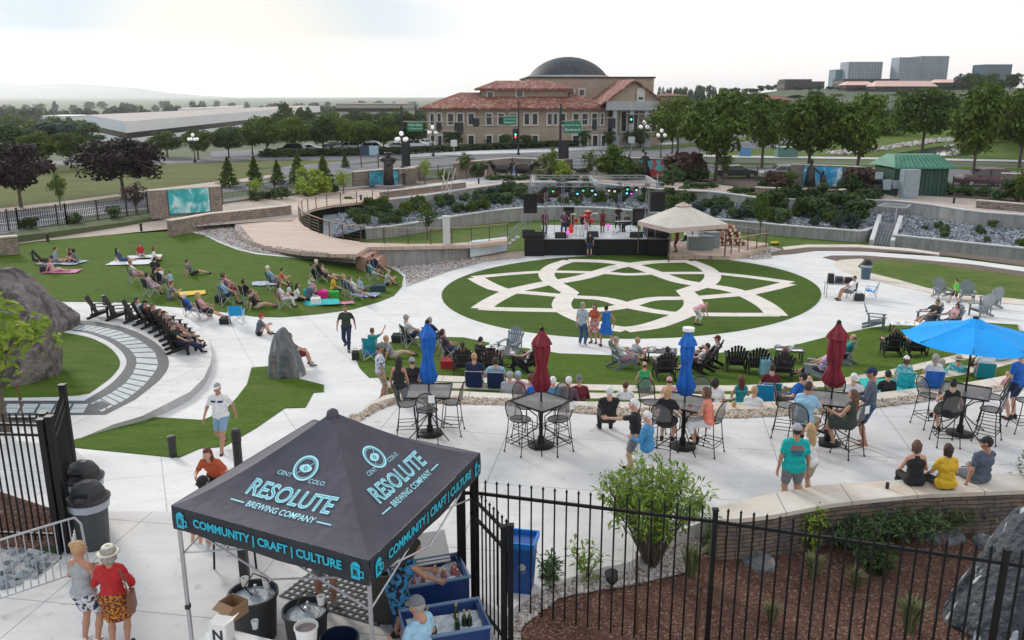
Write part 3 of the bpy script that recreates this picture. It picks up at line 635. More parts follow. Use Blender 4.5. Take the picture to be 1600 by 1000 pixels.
# ================= walls
def wall(name,px,z_top,z_bot,th,m,label,cat='wall',cap=None,capt=.10,group=None,zf=None,smooth_=1,over=.05,away=True):
 """wall whose visible top front edge follows px; thickness goes away from the camera"""
 P=[Vec((u,v))for u,v in px]
 if smooth_:P=list(smooth(P,smooth_))
 T=[W(p.x,p.y,z_top if not callable(z_top) else z_top(p.x))for p in P]
 n=len(T);B=[]
 for i,p in enumerate(T):
  t=T[min(i+1,n-1)]-T[max(i-1,0)];t.z=0;t.normalize();s=Vec((-t.y,t.x,0))
  if(s.dot(Vec((p.x,p.y,0)))<0)==away:s=-s
  B.append(p+s*th)
 zb=[z_bot(q.x,q.y) if callable(z_bot) else z_bot for q in T]
 def ringmesh(T,B,dz,zb):
  mb=MB();a=[p+Vec((0,0,dz))for p in T];b=[p+Vec((0,0,dz))for p in B]
  c=[Vec((p.x,p.y,z))for p,z in zip(T,zb)];d=[Vec((p.x,p.y,z))for p,z in zip(B,zb)]
  mb.add(a+b+c+d,[f for i in range(n-1)for f in((i,i+1,n+i+1,n+i),(2*n+i,2*n+i+1,i+1,i),(n+i,n+i+1,3*n+i+1,3*n+i),(3*n+i,3*n+i+1,2*n+i+1,2*n+i))]+[(0,n,3*n,2*n),(n-1,3*n-1,4*n-1,2*n-1)][:1]+[(n-1,2*n-1,4*n-1,3*n-1)])
  return mb
 if cap is None:
  o=ringmesh(T,B,0,zb).build(name,m);return tag(o,label,cat,group)
 c=T[n//2];root=thing(name,label,cat,(c.x,c.y,zb[n//2]),0,group)
 o=ringmesh(T,B,-capt,zb).build('masonry',m);o.parent=root;o.matrix_parent_inverse=Matrix.Translation(root.location).inverted()
 T2=[p+(p-q).normalized()*over for p,q in zip(T,B)];B2=[q+(q-p).normalized()*over for p,q in zip(T,B)]
 o=ringmesh(T2,B2,0,[p.z-capt+.002 for p in T]).build('coping',cap);o.parent=root;o.matrix_parent_inverse=Matrix.Translation(root.location).inverted()
 return root
def under(o,root):
 o.parent=root;o.matrix_parent_inverse=root.matrix_world.inverted() if False else(Matrix.Translation(root.location)@Matrix.Rotation(root.rotation_euler.z,4,'Z')).inverted();return o
wall('concrete_retaining_wall',[p for p in lw if p[0]<=1370 and p[0]>=545],ZLW,-4.4,.3,M_cut,'long lower board marked concrete wall curving behind the stage','retaining wall',M_cap)
wall('concrete_retaining_wall',LWT2,ZLW,-4.4,.3,M_cut,'lower concrete wall running right from the stone spillway','retaining wall',M_cap)
wall('concrete_retaining_wall',UWT,ZU,-3.1,.3,M_cut,'tall upper concrete wall behind the rock garden, below the tan path','retaining wall',M_cap)
def zcw(u):return pl([(560,-1.62),(800,-2.30)],u)
wall('concrete_curb_wall',[(574,385),(600,385),(660,384),(735,380),(766,376),(794,371)],zcw,-3.3,.3,M_cut,'low concrete wall beside the wooden steps with lower boardwalk in front','low wall',M_cap,capt=.07)
mb=MB()
def stepbox(poly,z0,z1,mb):
 V=[W(u,v,z1)for u,v in poly];n=len(V);lo=[Vec((p.x,p.y,z0))for p in V]
 mb.add(V+lo,[tuple(range(n))[::-1]]+[(i,(i+1)%n,(i+1)%n+n,i+n)for i in range(n)])
M_step=mat('red brown step boards',(0.36,0.20,0.15),0.75,(0.46,0.28,0.21),2.0,stretch=(1,5,1))
root=thing('wooden_steps','two red brown wooden steps from the boardwalk to the lower boards','steps',tuple(W(585,402,-2.2)))
for poly,z in(([(555,398),(577,385),(590,391),(571,403)],-1.95),([(571,404),(590,392),(604,395),(588,409)],-2.2)):
 mb=MB();stepbox(poly,-3.0,z,mb);under(mb.build('step',M_step),root)
def stonewall(px,zt,label,th=.45,group=None,zb=-1.45,away=True):
 return wall('stone_wall',px,zt,zb,th,M_stone,label,'stone wall',M_flag,.08,group,smooth_=0,away=away)
def zt(h):return-1.4+h
stonewall([(232,297),(345,290)],.75,'stacked stone wall carrying the teal landscape mural')
stonewall([(554,268),(600,264),(650,262)],.25,'stacked stone wall behind the cloaked bronze statue and blue mural')
stonewall([(712,254),(800,246),(880,250)],.5,'stacked stone wall behind the low bronze group left of centre')
stonewall([(980,246),(1062,248)],.8,'stacked stone wall carrying the red and turquoise mural')
stonewall([(1236,256),(1345,260)],.85,'stacked stone wall carrying the blue sea mural')
stonewall([(1564,270),(1700,276)],.75,'stacked stone wall at the right end of the iron road fence')
stonewall([(267,344),(330,333),(400,326),(455,320)],-.65,'low stone wall between tan path and curved boardwalk',.4,zb=-1.8)
stonewall([(-60,371),(0,370),(27,368)],-.75,'low stone wall cut by the left photo edge beside the lawn',.4,zb=-1.9)
stonewall([(597,299),(660,292),(728,284)],-.75,'low stone wall in front of the cloaked bronze statue',.35)
stonewall([(1180,292),(1308,297),(1322,295)],-.7,'low stone wall in front of the seated bronze pair',.35)
stonewall([(1526,312),(1600,318),(1760,332)],-.7,'low stone wall at the right end of the upper path',.35)
stonewall([(640,261),(664,258)],.0,'stub of stone wall left of the street lamp',.3)
tag(wall('brick_pillar',[(882,249),(895,249)],.55,-1.45,1.1,M_stoned,'dark square brick pillar at the right end of the central stone wall',smooth_=0),'dark square brick pillar at the right end of the central stone wall','pillar')
def mural(u0,v0,u1,v1,zt_,label,cols,seed,z1=-1.2):
 a=W(u0,v0,zt_);b=W(u1,v1,zt_);a=Vec((a.x,a.y-.10,a.z));b=Vec((b.x,b.y-.10,b.z))
 m=bpy.data.materials.new('mural paint');m.use_nodes=True;t=m.node_tree;n=t.nodes;bs=n['Principled BSDF'];bs.inputs['Roughness'].default_value=.5
 co=n.new('ShaderNodeTexCoord');x=n.new('ShaderNodeTexNoise');x.inputs['Scale'].default_value=seed;x.inputs['Detail'].default_value=4;x.inputs['Distortion'].default_value=.8
 t.links.new(co.outputs['Object'],x.inputs['Vector']);r=n.new('ShaderNodeValToRGB');t.links.new(x.outputs[0],r.inputs[0])
 for i,(p,c)in enumerate(cols):
  e=r.color_ramp.elements[i] if i<2 else r.color_ramp.elements.new(p)
  e.position=p;e.color=(*c,1)
 t.links.new(r.outputs[0],bs.inputs['Base Color'])
 c=(a+b)/2;d=(b-a).length;ang=math.atan2(b.y-a.y,b.x-a.x);h=zt_-z1
 rt=thing('mural_panel',label,'mural',(c.x,c.y,z1+h/2),ang)
 MB().box((0,0,0),(d,.06,h)).build('painted_panel',m,rt)
 mb=MB()
 for s in(-1,1):mb.box((0,0,s*(h/2+.03)),(d+.12,.09,.06));mb.box((s*(d/2+.03),0,0),(.06,.09,h))
 mb.build('frame',mat('dark bronze frame',(0.05,0.045,0.04),.6),rt)
mural(262,296,326,292,.70,'teal mural of clouds over green hills',[(.35,(.02,.30,.30)),(.5,(.05,.45,.48)),(.62,(.55,.75,.75))],.9)
mural(577,268,622,266,.20,'blue painted panel partly hidden by the cloaked statue',[(.4,(.02,.20,.30)),(.6,(.08,.42,.55)),(.7,(.3,.6,.65))],1.6)
mural(996,248.8,1045,250.6,.70,'abstract red and turquoise mural behind the dark standing statue',[(.42,(.10,.50,.55)),(.52,(.50,.05,.05)),(.72,(.33,.02,.03))],.8)
mural(1256,259,1317,261,.74,'bright blue sea mural behind the seated bronze pair',[(.40,(.02,.33,.62)),(.55,(.08,.45,.70)),(.62,(.75,.8,.82))],1.0)
# ================= bronze statues
M_brz=mat('dark bronze',(0.035,0.032,0.030),.45,(0.07,0.06,0.05),3,metal=.6,bump=.4,bscale=6)
def statue(u,v,label,parts,s=1.0,base=(1.6,.25),name='bronze_statue'):
 p=G(u,v);rt=thing(name,label,'statue',p,0)
 MB().lathe([(base[0]/2,0),(base[0]/2,base[1]),(base[0]/2-.06,base[1]+.05),(0,base[1]+.05)],14).build('plinth',mat('grey granite plinth',(0.16,0.16,0.17),.7,(.22,.22,.23),8),rt)
 mb=MB();z=base[1]
 for kind,a in parts:
  if kind=='e':mb.ell((a[0]*s,a[1]*s,a[2]*s+z),(a[3]*s,a[4]*s,a[5]*s),10,7)
  else:mb.tube([(x*s,y*s,zz*s+z)for x,y,zz in a[0]],[r*s for r in a[1]],9)
 mb.build('figure',M_brz,rt,smooth=True)
def fig(x,y=0,h=1.8,wide=.28,arm=None,skirt=False):
 k=h/1.8
 P=[('t',([(x-.1,y,.02),(x-.1,y,.5*k),(x-.07,y,.95*k)],[.08,.09,.12])),('t',([(x+.12,y+.1,.02),(x+.12,y,.5*k),(x+.07,y,.95*k)],[.08,.09,.12])),('t',([(x,y,.85*k),(x,y,1.15*k),(x,y,1.45*k),(x,y,1.56*k)],[.17,.17,wide*.75,.08])),('e',(x,y,1.69*k,.10,.11,.13)),('t',([(x-wide*.7,y,1.42*k),(x-wide-.05,y,1.1*k),(x-wide*.7,y-.2,.95*k)],[.08,.06,.05])),('t',([(x+wide*.7,y,1.42*k)]+(arm or[(x+wide+.08,y,1.12*k),(x+wide*.8,y-.2,.95*k)]),[.08,.06,.05]))]
 if skirt:P.append(('t',([(x,y,.02),(x,y,.5*k),(x,y,1.0*k)],[.42,.30,.16])))
 return P
statue(304,333,'two small bronze children standing before the teal mural',fig(-.55,0,1.9)+fig(.6,0,1.4,skirt=True),1.0,(2.6,.15))
statue(608,294,'large cloaked bronze figure with spread arms before the blue panel',[('t',([(0,0,0),(0,0,1.6),(0,0,3.1)],[.75,.6,.7])),('e',(0,0,3.2,1.15,.6,.35)),('e',(0,0,3.7,.32,.32,.42)),('e',(0,0,4.0,.5,.5,.08)),('t',([(-.5,-.3,3.0),(.2,-.7,2.6),(.9,-.3,2.9)],[.16,.14,.12]))]+[(k,a)for k,a in fig(1.9,0,1.9)],.8,(3.0,.3))
statue(800,278,'low dark bronze group of animals with riders left of centre',[('e',(-1.2,0,.9,1.1,.4,.5)),('e',(1.2,0,.9,1.2,.45,.6)),('t',([(-2.1,0,1.1),(-2.5,0,1.7),(-2.9,0,1.6)],[.3,.2,.12])),('t',([(2.2,0,1.1),(2.6,0,1.6),(3.0,0,1.5)],[.3,.2,.12]))]+[('t',([(x,y,0),(x,y,.8)],[.08,.12]))for x in(-1.9,-.6,.5,2.0)for y in(-.2,.2)]+fig(0,0,2.0),1.0,(3.2,.15))
statue(1007,279,'dark standing bronze woman in a long dress before the red mural',[('t',([(0,0,0),(0,0,.9),(0,0,1.7),(0,0,2.3),(0,0,2.45)],[.75,.55,.24,.30,.1])),('e',(0,0,2.68,.16,.17,.2)),('t',([(.28,0,2.25),(.55,-.2,1.9),(.1,-.5,2.0)],[.1,.08,.07])),('t',([(-.28,0,2.25),(-.6,-.2,2.0),(-.2,-.5,2.4)],[.1,.08,.07]))],1.0,(2.2,.15))
statue(1272,295,'bronze adult and child facing each other before the sea mural',[('t',([(-.5,0,0),(-.5,0,.9),(-.5,0,1.9),(-.45,0,2.3)],[.62,.5,.36,.12])),('e',(-.45,0,2.55,.18,.2,.24)),('t',([(.8,0,0),(.85,0,.5),(.8,0,1.15),(.75,0,1.3)],[.42,.34,.26,.1])),('e',(.75,0,1.48,.15,.16,.2)),('t',([(-.2,-.1,1.9),(.3,-.2,1.5),(.6,-.1,1.2)],[.12,.09,.07]))],1.0,(3.2,.15))
# ================= fences
M_iron=mat('black powder coated iron',(0.007,0.007,0.008),.5,spec=.25)
M_ironf=mat('dark iron of the road fence',(0.03,0.028,0.03),.6)
def run_fence(name,px,zb,h,label,post_every=8,step=.16,m=None,pk=.022,rails=(.06,.82),postw=.09,spike=False,posth=.08,group=None,npick_part=False):
 m=m or M_ironf;P=[W(u,v,zb) if not callable(zb) else G(u,v)for u,v in px]
 root=thing(name,label,'fence',tuple(P[0]),0,group);org=P[0]
 pick=MB();rl=MB()
 for a,b in zip(P,P[1:]):
  L_=(b-a).length;k=max(2,round(L_/step));
  for i in range(k+1):
   q=a.lerp(b,i/k)-org
   if i%post_every==0 or i==k:
    MB().box(q+Vec((0,0,(h+posth)/2)),(postw,postw,h+posth)).build('post',m,root)
   else:pick.box(q+Vec((0,0,h/2)),(pk,pk,h))
  for f in rails:rl.beam(a-org+Vec((0,0,h*f)),b-org+Vec((0,0,h*f)),.03,.045)
 pk_=pick.build('picket',m,root);pk_['kind']='stuff'
 rl.build('rail',m,root);return root
run_fence('road_fence',[(-40,372),(30,361),(105,353),(232,335)],-1.5,1.55,'black iron picket fence along the left road up to the teal mural wall',17,.15,pk=.03,rails=(.08,.9))
run_fence('road_fence',[(348,320),(430,308),(520,297),(556,293)],-1.4,1.5,'black iron picket fence between the teal mural wall and the cloaked statue',22,.15,pk=.02,rails=(.08,.9))
run_fence('road_fence',[(655,283),(712,277)],-1.4,1.5,'short black iron fence left of the central stone wall',20,.15,pk=.02,rails=(.08,.9))
run_fence('road_fence',[(894,276),(980,274)],-1.4,1.4,'short black iron fence between brick pillar and red mural wall',20,.15,pk=.02,rails=(.08,.9))
run_fence('road_fence',[(1062,280),(1086,281),(1236,285)],-1.4,1.6,'black iron picket fence in front of the parked dark saloon car',22,.15,pk=.03,rails=(.08,.9))
run_fence('road_fence',[(1346,296),(1380,300)],-1.4,1.6,'short black iron fence left of the green roofed shed',14,.15,pk=.03,rails=(.08,.9))
run_fence('road_fence',[(1487,303),(1564,308)],-1.4,1.6,'black iron picket fence in front of the maroon minivan',20,.15,pk=.03,rails=(.08,.9))
M_rail=mat('brown steel railing',(0.085,0.055,0.04),.55);M_cable=mat('railing cable',(0.18,0.16,0.15),.4,metal=.6);M_topr=mat('wooden top rail',(0.34,0.23,0.16),.7)
def railing(px,zf,h,n,label,group='cable railings'):
 P=resamp([W(u,v,zf(u,v))for u,v in px],n);root=thing('cable_railing',label,'railing',tuple(P[0]),0,group);o=P[0]
 for p in P:MB().box(p-o+Vec((0,0,h/2)),(.06,.06,h)).build('post',M_rail,root)
 for f in(.2,.4,.6,.8):MB().tube([p-o+Vec((0,0,h*f))for p in P],.008,4).build('cable',M_cable,root)
 mb=MB()
 for a,b in zip(P,P[1:]):mb.beam(a-o+Vec((0,0,h+.02)),b-o+Vec((0,0,h+.02)),.09,.04)
 mb.build('top_rail',M_topr,root)
railing([(u,v+1)for u,v in smooth([Vec(p)for p in DECK_IN],1)],Zd,1.05,24,'brown cable railing following the inner curve of the boardwalk')
railing([(1197,386),(1178,389),(1158,393),(1142,397)],lambda u,v:-2.95,1.0,5,'short cable railing of the ramp right of the beige canopy')
railing([(1100,366),(1140,372),(1168,377),(1196,380)],lambda u,v:-3.0,1.0,5,'cable railing behind the log pile right of the beige canopy')
patch('ramp_deck',[(1045,399),(1040,380),(1070,372),(1140,372),(1200,380),(1200,384),(1150,398),(1140,400),(1100,399)],lambda u,v:-3.0,M_deckm,.04,step=10,skirt=.3)
BV=BVHTree.FromPolygons(GV,GF,epsilon=0.0)
mb=MB();a=W(1137,400,-3.1);b=W(1197,383,-2.9);o=a.copy()
mb.beam(a,b,.25,.12);tag(mb.build('timber_kerb',M_topr),'long timber edge beam of the ramp right of the canopy','kerb beam')
root=thing('stone_spillway','sloped grey stone spillway between the two lower concrete walls','spillway',tuple(W(1380,380,-3.4)))
V=[W(1361,383,-3.6),W(1391,386,-3.6),W(1402,352,-2.35),W(1374,350,-2.35)];mb=MB();n1,n2=10,6
for i in range(n1):
 for j in range(n2):
  f=lambda s,t:V[0].lerp(V[1],s).lerp(V[3].lerp(V[2],s),t)
  q=[f((j+.08)/n2,(i+.08)/n1),f((j+.92)/n2,(i+.08)/n1),f((j+.92)/n2,(i+.92)/n1),f((j+.08)/n2,(i+.92)/n1)]
  mb.add([p+Vec((0,0,.12))for p in q]+q,[(0,1,2,3),(0,4,5,1),(1,5,6,2),(2,6,7,3),(3,7,4,0)])
under(mb.build('stone_blocks',mat('dark wet stone blocks',(0.12,0.13,0.14),.7,(0.2,0.21,0.22),4)),root)
mb=MB();mb.add([p-Vec((0,0,.02))for p in V],[(0,1,2,3)]);under(mb.build('bed',M_cut),root)
for s,(b0,t0)in enumerate((((1361,383),(1374,343)),((1394,384),(1407,345)))):
 A=W(b0[0],b0[1],-3.5);B=W(t0[0],t0[1],-2.2);mb=MB();mb.beam(A,B,.3,.9);under(mb.build('side_wall',M_cap),root)
root=thing('drain_grating','white metal grating frame standing over the spillway','grating',tuple(W(1400,352,-2.4)))
A=[W(1372,322,-1.3),W(1416,325,-1.3),W(1423,320,-1.3),W(1386,317,-1.3)];mb=MB()
for i in range(4):mb.beam(A[i],A[(i+1)%4],.10,.08)
for k in range(1,8):mb.beam(A[0].lerp(A[1],k/8),A[3].lerp(A[2],k/8),.04,.04)
M_galv=mat('galvanised steel',(0.55,0.56,0.58),.4,metal=.5)
under(mb.build('grate',M_galv),root)
mb=MB();q=W(1401,326,-1.3);mb.tube([q,Vec((q.x,q.y,-2.6))],.05,6);under(mb.build('post',M_galv),root)
def local(u,v,z,rz=0):
 p=W(u,v,z);return p
p=W(1436,306,-1.4);root=thing('utility_shed','dark green metal shed with pale green ribbed hip roof','shed',tuple(p),R(3));root.scale=(.80,1,1)
M_gw=mat('dark green metal cladding',(0.018,0.06,0.045),.6,(0.03,0.085,0.065),.8,stretch=(6,6,.3));M_gr=mat('patina green roof',(0.055,0.20,0.13),.6,(0.09,0.27,0.18),1.5)
MB().box((0,2.0,1.35),(6.4,4.0,2.7)).build('wall',M_gw,root)
mb=MB();mb.add([(-3.6,-.5,2.65),(3.6,-.5,2.65),(3.6,4.6,2.65),(-3.6,4.6,2.65),(-2.7,1.2,3.7),(2.7,1.2,3.7),(2.7,2.8,3.7),(-2.7,2.8,3.7)],[(3,2,1,0),(4,5,6,7),(0,1,5,4),(1,2,6,5),(2,3,7,6),(3,0,4,7)])
for k in range(13):
 x=-3.3+k*.55;tx=x*.75;mb.beam((x,-.5,2.68),(tx,1.2,3.73),.05,.06)
mb.box((0,-.52,2.6),(7.2,.06,.14));mb.build('roof',M_gr,root)
mb=MB()
for k in range(13):mb.box((-3.0+k*.5,-.03,1.3),(.05,.06,2.5))
mb.build('wall_ribs',M_gw,root)
M_box=mat('grey enamel cabinet',(0.25,0.31,0.34),.5,(.30,.36,.39),2)
q=W(1418,310,-1.4);rt=thing('electrical_cabinet','tall grey utility cabinet in front of the green shed','cabinet',tuple(q),R(3));MB().box((0,0,1.3),(1.5,.8,2.6)).build('housing',M_box,rt);MB().box((0,-.42,1.3),(1.3,.03,2.35)).build('door',M_box,rt)
q=W(1395,309,-1.4);rt=thing('meter_board','row of small grey meter boxes left of the tall cabinet','meter boxes',tuple(q),R(3))
for k,(x,z,w,h)in enumerate(((-.7,1.2,.7,.9),(.1,1.2,.55,.7),(-1.5,2.0,.6,.6))):MB().box((x,0,z),(w,.3,h)).build('meter_box',M_box,rt)
mb=MB();mb.beam((-1.9,.1,.95),(.6,.1,.95),.06,.5);mb.tube([(-1.1,.1,0),(-1.1,.1,1.4)],.05);mb.tube([(.3,.1,0),(.3,.1,1.4)],.05);mb.build('support_rack',M_ironf,rt)
q=W(1228,246,-1.4);rt=thing('transformer_box','green utility box on the grass beyond the road','utility box',tuple(q));MB().box((0,0,.75),(3.0,1.6,1.5)).build('housing',mat('dull green enamel',(.10,.20,.17),.6),rt);MB().box((0,0,1.53),(3.2,1.8,.1)).build('lid',mat('pale green lid',(.35,.5,.42),.5),rt)
# ================= main building
M_wallb=mat('tan brick facade',(0.36,0.28,0.21),.9,(0.42,0.34,0.26),.6);layer(M_wallb,(0.28,0.21,0.155),3.0,.5,.66,.6,stretch=(.4,.4,4))
M_trim=mat('cream window trim',(0.58,0.54,0.49),.8,(.64,.60,.55),2);M_glass=mat('dark window glass',(0.018,0.022,0.028),.12,spec=.8)
M_gray=mat('grey stucco frieze',(0.36,0.37,0.39),.8,(.42,.43,.45),1);M_dome=layer(mat('dark slate dome',(0.018,0.025,0.032),.65,(0.035,0.045,0.055),.5,stretch=(1,1,.2)),(.09,.11,.11),1.2,.55,.7,.5)
M_tile=bpy.data.materials.new('red clay roof tiles');M_tile.use_nodes=True
t=M_tile.node_tree;n=t.nodes;b=n['Principled BSDF'];b.inputs['Roughness'].default_value=.85
co=n.new('ShaderNodeTexCoord');q_=n.new('ShaderNodeMapping');q_.inputs['Scale'].default_value=(2.4,1.7,1.7);t.links.new(co.outputs['Object'],q_.inputs[0])
v_=n.new('ShaderNodeTexVoronoi');v_.inputs['Scale'].default_value=1.0;t.links.new(q_.outputs[0],v_.inputs['Vector']);s_=n.new('ShaderNodeSeparateColor');t.links.new(v_.outputs['Color'],s_.inputs[0])
r_=n.new('ShaderNodeValToRGB');t.links.new(s_.outputs[0],r_.inputs[0]);e=r_.color_ramp
e.elements[0].color=(0.13,0.045,0.033,1);e.elements[1].color=(0.42,0.29,0.22,1);x_=e.elements.new(.35);x_.color=(0.22,0.065,0.042,1);x_=e.elements.new(.75);x_.color=(0.27,0.10,0.07,1)
t.links.new(r_.outputs[0],b.inputs['Base Color'])
bl=W(672,229,-1.4);br_=W(957,216,-1.4);br_=W(985,228,-1.4)
ex=(br_-bl);LX=ex.length;ang=math.atan2(ex.y,ex.x)
BR=thing('domed_building','tan brick building with red tile roofs, dark dome and columned gable porch','building',tuple(bl),ang)
MBm=Matrix.Translation(bl)@Matrix.Rotation(ang,4,'Z');MBi=MBm.inverted()
def bz(u,v,y=0.0):
 o=MBi@Vec((0,0,CH));d=(MBi.to_3x3()@ray(u,v));k=(y-o.y)/d.y;q=o+d*k;return q.x,q.z
def part(name,mb,m,par=BR):return mb.build(name,m,par)
x0,ztop=bz(664,168);xr,_=bz(942,168);H1=ztop
xa,_=bz(667,200);xb,_=bz(950,200)
WX0,WX1=xa,xb
mb=MB();mb.box(((WX0+WX1)/2,9,H1/2),(WX1-WX0,18,H1));part('wall',mb,M_wallb)
def hip(xl,xr,yf,yb,z0,zr,m,name='roof',ov=1.3,inset=5):
 mb=MB();a=[(xl-ov,yf-ov,z0),(xr+ov,yf-ov,z0),(xr+ov,yb+ov,z0),(xl-ov,yb+ov,z0)];ym=(yf+yb)/2
 c=[(xl+inset,ym-.2,zr),(xr-inset,ym-.2,zr)]
 lo=[(p[0],p[1],z0-.3)for p in a]
 mb.add(a+c+lo,[(0,1,5,4),(1,2,5),(2,3,4,5),(3,0,4),(6,7,1,0),(7,8,2,1),(8,9,3,2),(9,6,0,3),(9,8,7,6)])
 return part(name,mb,m)
_,zr1=bz(800,151,6);hip(WX0,WX1,0,18,H1,H1+(zr1-H1)*10.4/7.4,M_tile,ov=1.4,inset=6)
ux0,uz0=bz(752,138,6);ux1,_=bz(887,138,6);_,uzr=bz(820,126,12)
mb=MB();mb.box(((ux0+ux1)/2,13,uz0/2),(ux1-ux0,14,uz0));part('upper_wall',mb,M_wallb);hip(ux0,ux1,6,18,uz0,uzr,M_tile,ov=1.2,inset=3)
cx0,cz=bz(826,122,16);cx1,_=bz(1022,122,16)
mb=MB();mb.box(((cx0+cx1)/2,16+12,cz/2),(cx1-cx0,24,cz));part('drum_block',mb,M_wallb)
mb=MB();mb.box(((cx0+cx1)/2,28,cz+.15),(cx1-cx0+.6,24.6,.3));part('parapet_coping',mb,M_dome)
dx0,_=bz(829,122,22);dx1,dz0=bz(951,121,22);_,dz1=bz(888,92,28)
dr=(dx1-dx0)/2;dc=(dx0+dx1)/2;prof=[(dr*1.03,0),(dr*1.03,.5),(dr,.5)]
for i in range(1,13):
 a=R(60)*(1-i/12);prof.append((dr*math.sin(a)/math.sin(R(60)),.5+(dz1-cz-.4)*(math.cos(a)-.5)/.5))
mb=MB();mb.lathe(prof,40,(dc,16+2+dr*.9,cz+.2));part('dome',mb,M_dome)
mb=MB();mb.lathe([(dr*1.05,0),(dr*1.05,.45),(dr*1.02,.45)],40,(dc,16+2+dr*.9,cz+.2));part('dome_ring',mb,M_trim)
gx0,gz0=bz(948,158,-3);gx1,_=bz(1034,158,-3);gm,gz1=bz(1003,128,-3)
gm=(gx0+gx1)/2
mb=MB();mb.prism([(gx0,gz0),(gx1,gz0),(gm,gz1)],0,1,M=Matrix(((1,0,0,0),(0,0,1,-2.6),(0,1,0,0),(0,0,0,1))));part('gable',mb,M_wallb)
mb=MB();ov=.9
for s,(xa_,xb_)in enumerate(((gx0-1.2,gm),(gx1+1.2,gm))):
 za_,zb_=gz0-.6,gz1+.5
 mb.add([(xa_,-3.4,za_),(xb_,-3.4,zb_),(xb_,16,zb_),(xa_,16,za_)]+[(xa_,-3.4,za_-.35),(xb_,-3.4,zb_-.35),(xb_,16,zb_-.35),(xa_,16,za_-.35)],[(0,1,2,3) if s else(3,2,1,0),(4,5,1,0),(7,6,5,4)])
part('porch_roof',mb,M_tile)
mb=MB();mb.box((gm,-2.3,gz0-.8),(gx1-gx0,1.4,1.6));part('frieze',mb,M_gray)
for u in(961,987,1010):
 x,_=bz(u,190,-2.4);mb=MB();mb.lathe([(.55,0),(.5,3.2),(.42,gz0-1.7),(.55,gz0-1.6)],10,(x,-2.3,0));mb.box((x,-2.3,.8),(1.6,1.6,2.2));part('column',mb,M_gray)
mb=MB();mb.box((gm+1.2,6,gz0/2-.8),(gx1-gx0-1,12,gz0-1.6));part('porch_wall',mb,M_wallb)
def window(u,v0,v1,wpx,y=-.02,m=M_glass,arch=False,par=BR,tr=.28):
 x,z1=bz(u,v0,y);_,z0=bz(u,v1,y);xw,_=bz(u+wpx,v0,y);w=xw-x
 fr=MB();
 if arch:fr.lathe([(w/2+.4,-.08),(w/2+.4,.08)],20,(x,y-.06,z1-w/2),mtx=Matrix.Rotation(R(90),4,'X'))
 fr.box((x,y-.06,z1+tr/2),(w+tr*2,.2,tr));fr.box((x,y-.06,z0-tr/2),(w+tr*2,.26,tr))
 for s in(-1,1):fr.box((x+s*(w/2+tr/2),y-.06,(z0+z1)/2),(tr,.2,z1-z0))
 f=fr.build('window',M_trim,par);g=MB();g.box((x,y-.03,(z0+z1)/2),(w,.04,z1-z0));g.build('pane',m,f)
 mu=MB();mu.box((x,y-.07,(z0+z1)/2),(.08,.06,z1-z0));mu.box((x,y-.075,z0+(z1-z0)*.66),(w,.06,.08));mu.build('sash',mat('dark sash',(.06,.06,.06),.5),f)
for u,w in((675,5),(686,5),(704,8),(719,8),(736,8),(764,8),(783,8),(802,9),(823,7),(836,7),(859,6),(868,5),(880,6),(900,8),(914,8),(929,7),(941,3.5)):
 window(u,178,194.5,w)
for u,w in((676,5),(687,5),(736,8),(764,8),(784,8),(836,8),(900,9),(913,8),(930,7),(943,5)):
 window(u,212,228,w)
window(766,144,152,8,5.9);window(812,141,151,9,5.9);window(892,141,150,9,15.9);window(909,140,149,7,15.9)
window(1001.5,141,156,7,-2.75,arch=True)
for u in(975,993,1022):window(u,175,205,7,-.05)
mb=MB();x,z=bz(950,144,15.8);mb.lathe([(0,0),(.85,0),(.85,.1),(0,.1)],16,(x,15.8,z),mtx=Matrix.Rotation(R(90),4,'X'));part('round_window',mb,M_glass)
M_roofd=mat('dark flat roofing',(.05,.05,.055),.8)
# ================= office buildings
def block(name,label,u0,u1,vt,vb,dist,m,floors,mg,depth=30,cat='office building',group=None,band=True,roofm=None,rot=0.0,vert=0):
 """box block whose front face spans the pixels at a given distance"""
 dz=lambda v:dist*math.tan(-(TH+math.atan((v-500)/FOC)))+CH
 a=Vec(((u0-800)/FOC*dist*1.0,dist,0));b=Vec(((u1-800)/FOC*dist,dist,0));k=cT
 a.x=(u0-800)/FOC*(dist*cT+sT*(CH-dz((vt+vb)/2)));b.x=(u1-800)/FOC*(dist*cT+sT*(CH-dz((vt+vb)/2)))
 z1,z0=dz(vt),dz(vb);w=b.x-a.x;h=z1-z0;base=0
 rt=thing(name,label,cat,((a.x+b.x)/2,dist,z0),rot,group)
 MB().box((0,depth/2,h/2-8),(w,depth,h+16)).build('wall',m,rt)
 MB().box((0,depth/2,h+.2),(w+.6,depth+.6,.4)).build('roof',roofm or m,rt)
 if floors:
  fh=h/floors
  for i in range(floors):
   if band:
    MB().box((0,depth/2,(i+.42)*fh),(w+.12,depth+.12,fh*.38)).build('window_band',mg,rt)
   else:
    mb=MB();mb.k=0;mb.box((0,-.08,(i+.5)*fh),(w*.97,.2,fh*.5))
    for j in range(vert+1):mb.box((-w/2*.97+j*w*.97/vert,-.14,(i+.5)*fh),(w/vert*.4,.26,fh*.5),k=1)
    mb.build('window_band',[mg,m],rt)
 return rt,w,h,z0
M_white=mat('pale office cladding',(0.78,0.79,0.80),.6,(.82,.82,.83),.3);M_band=mat('black office glazing',(0.012,0.013,0.016),.25)
M_sky1=mat('blue grey tower facade',(0.24,0.28,0.34),.6,(.34,.38,.44),.15,stretch=(1,1,.2));M_skyg=mat('tower glazing',(0.05,0.08,0.12),.2)
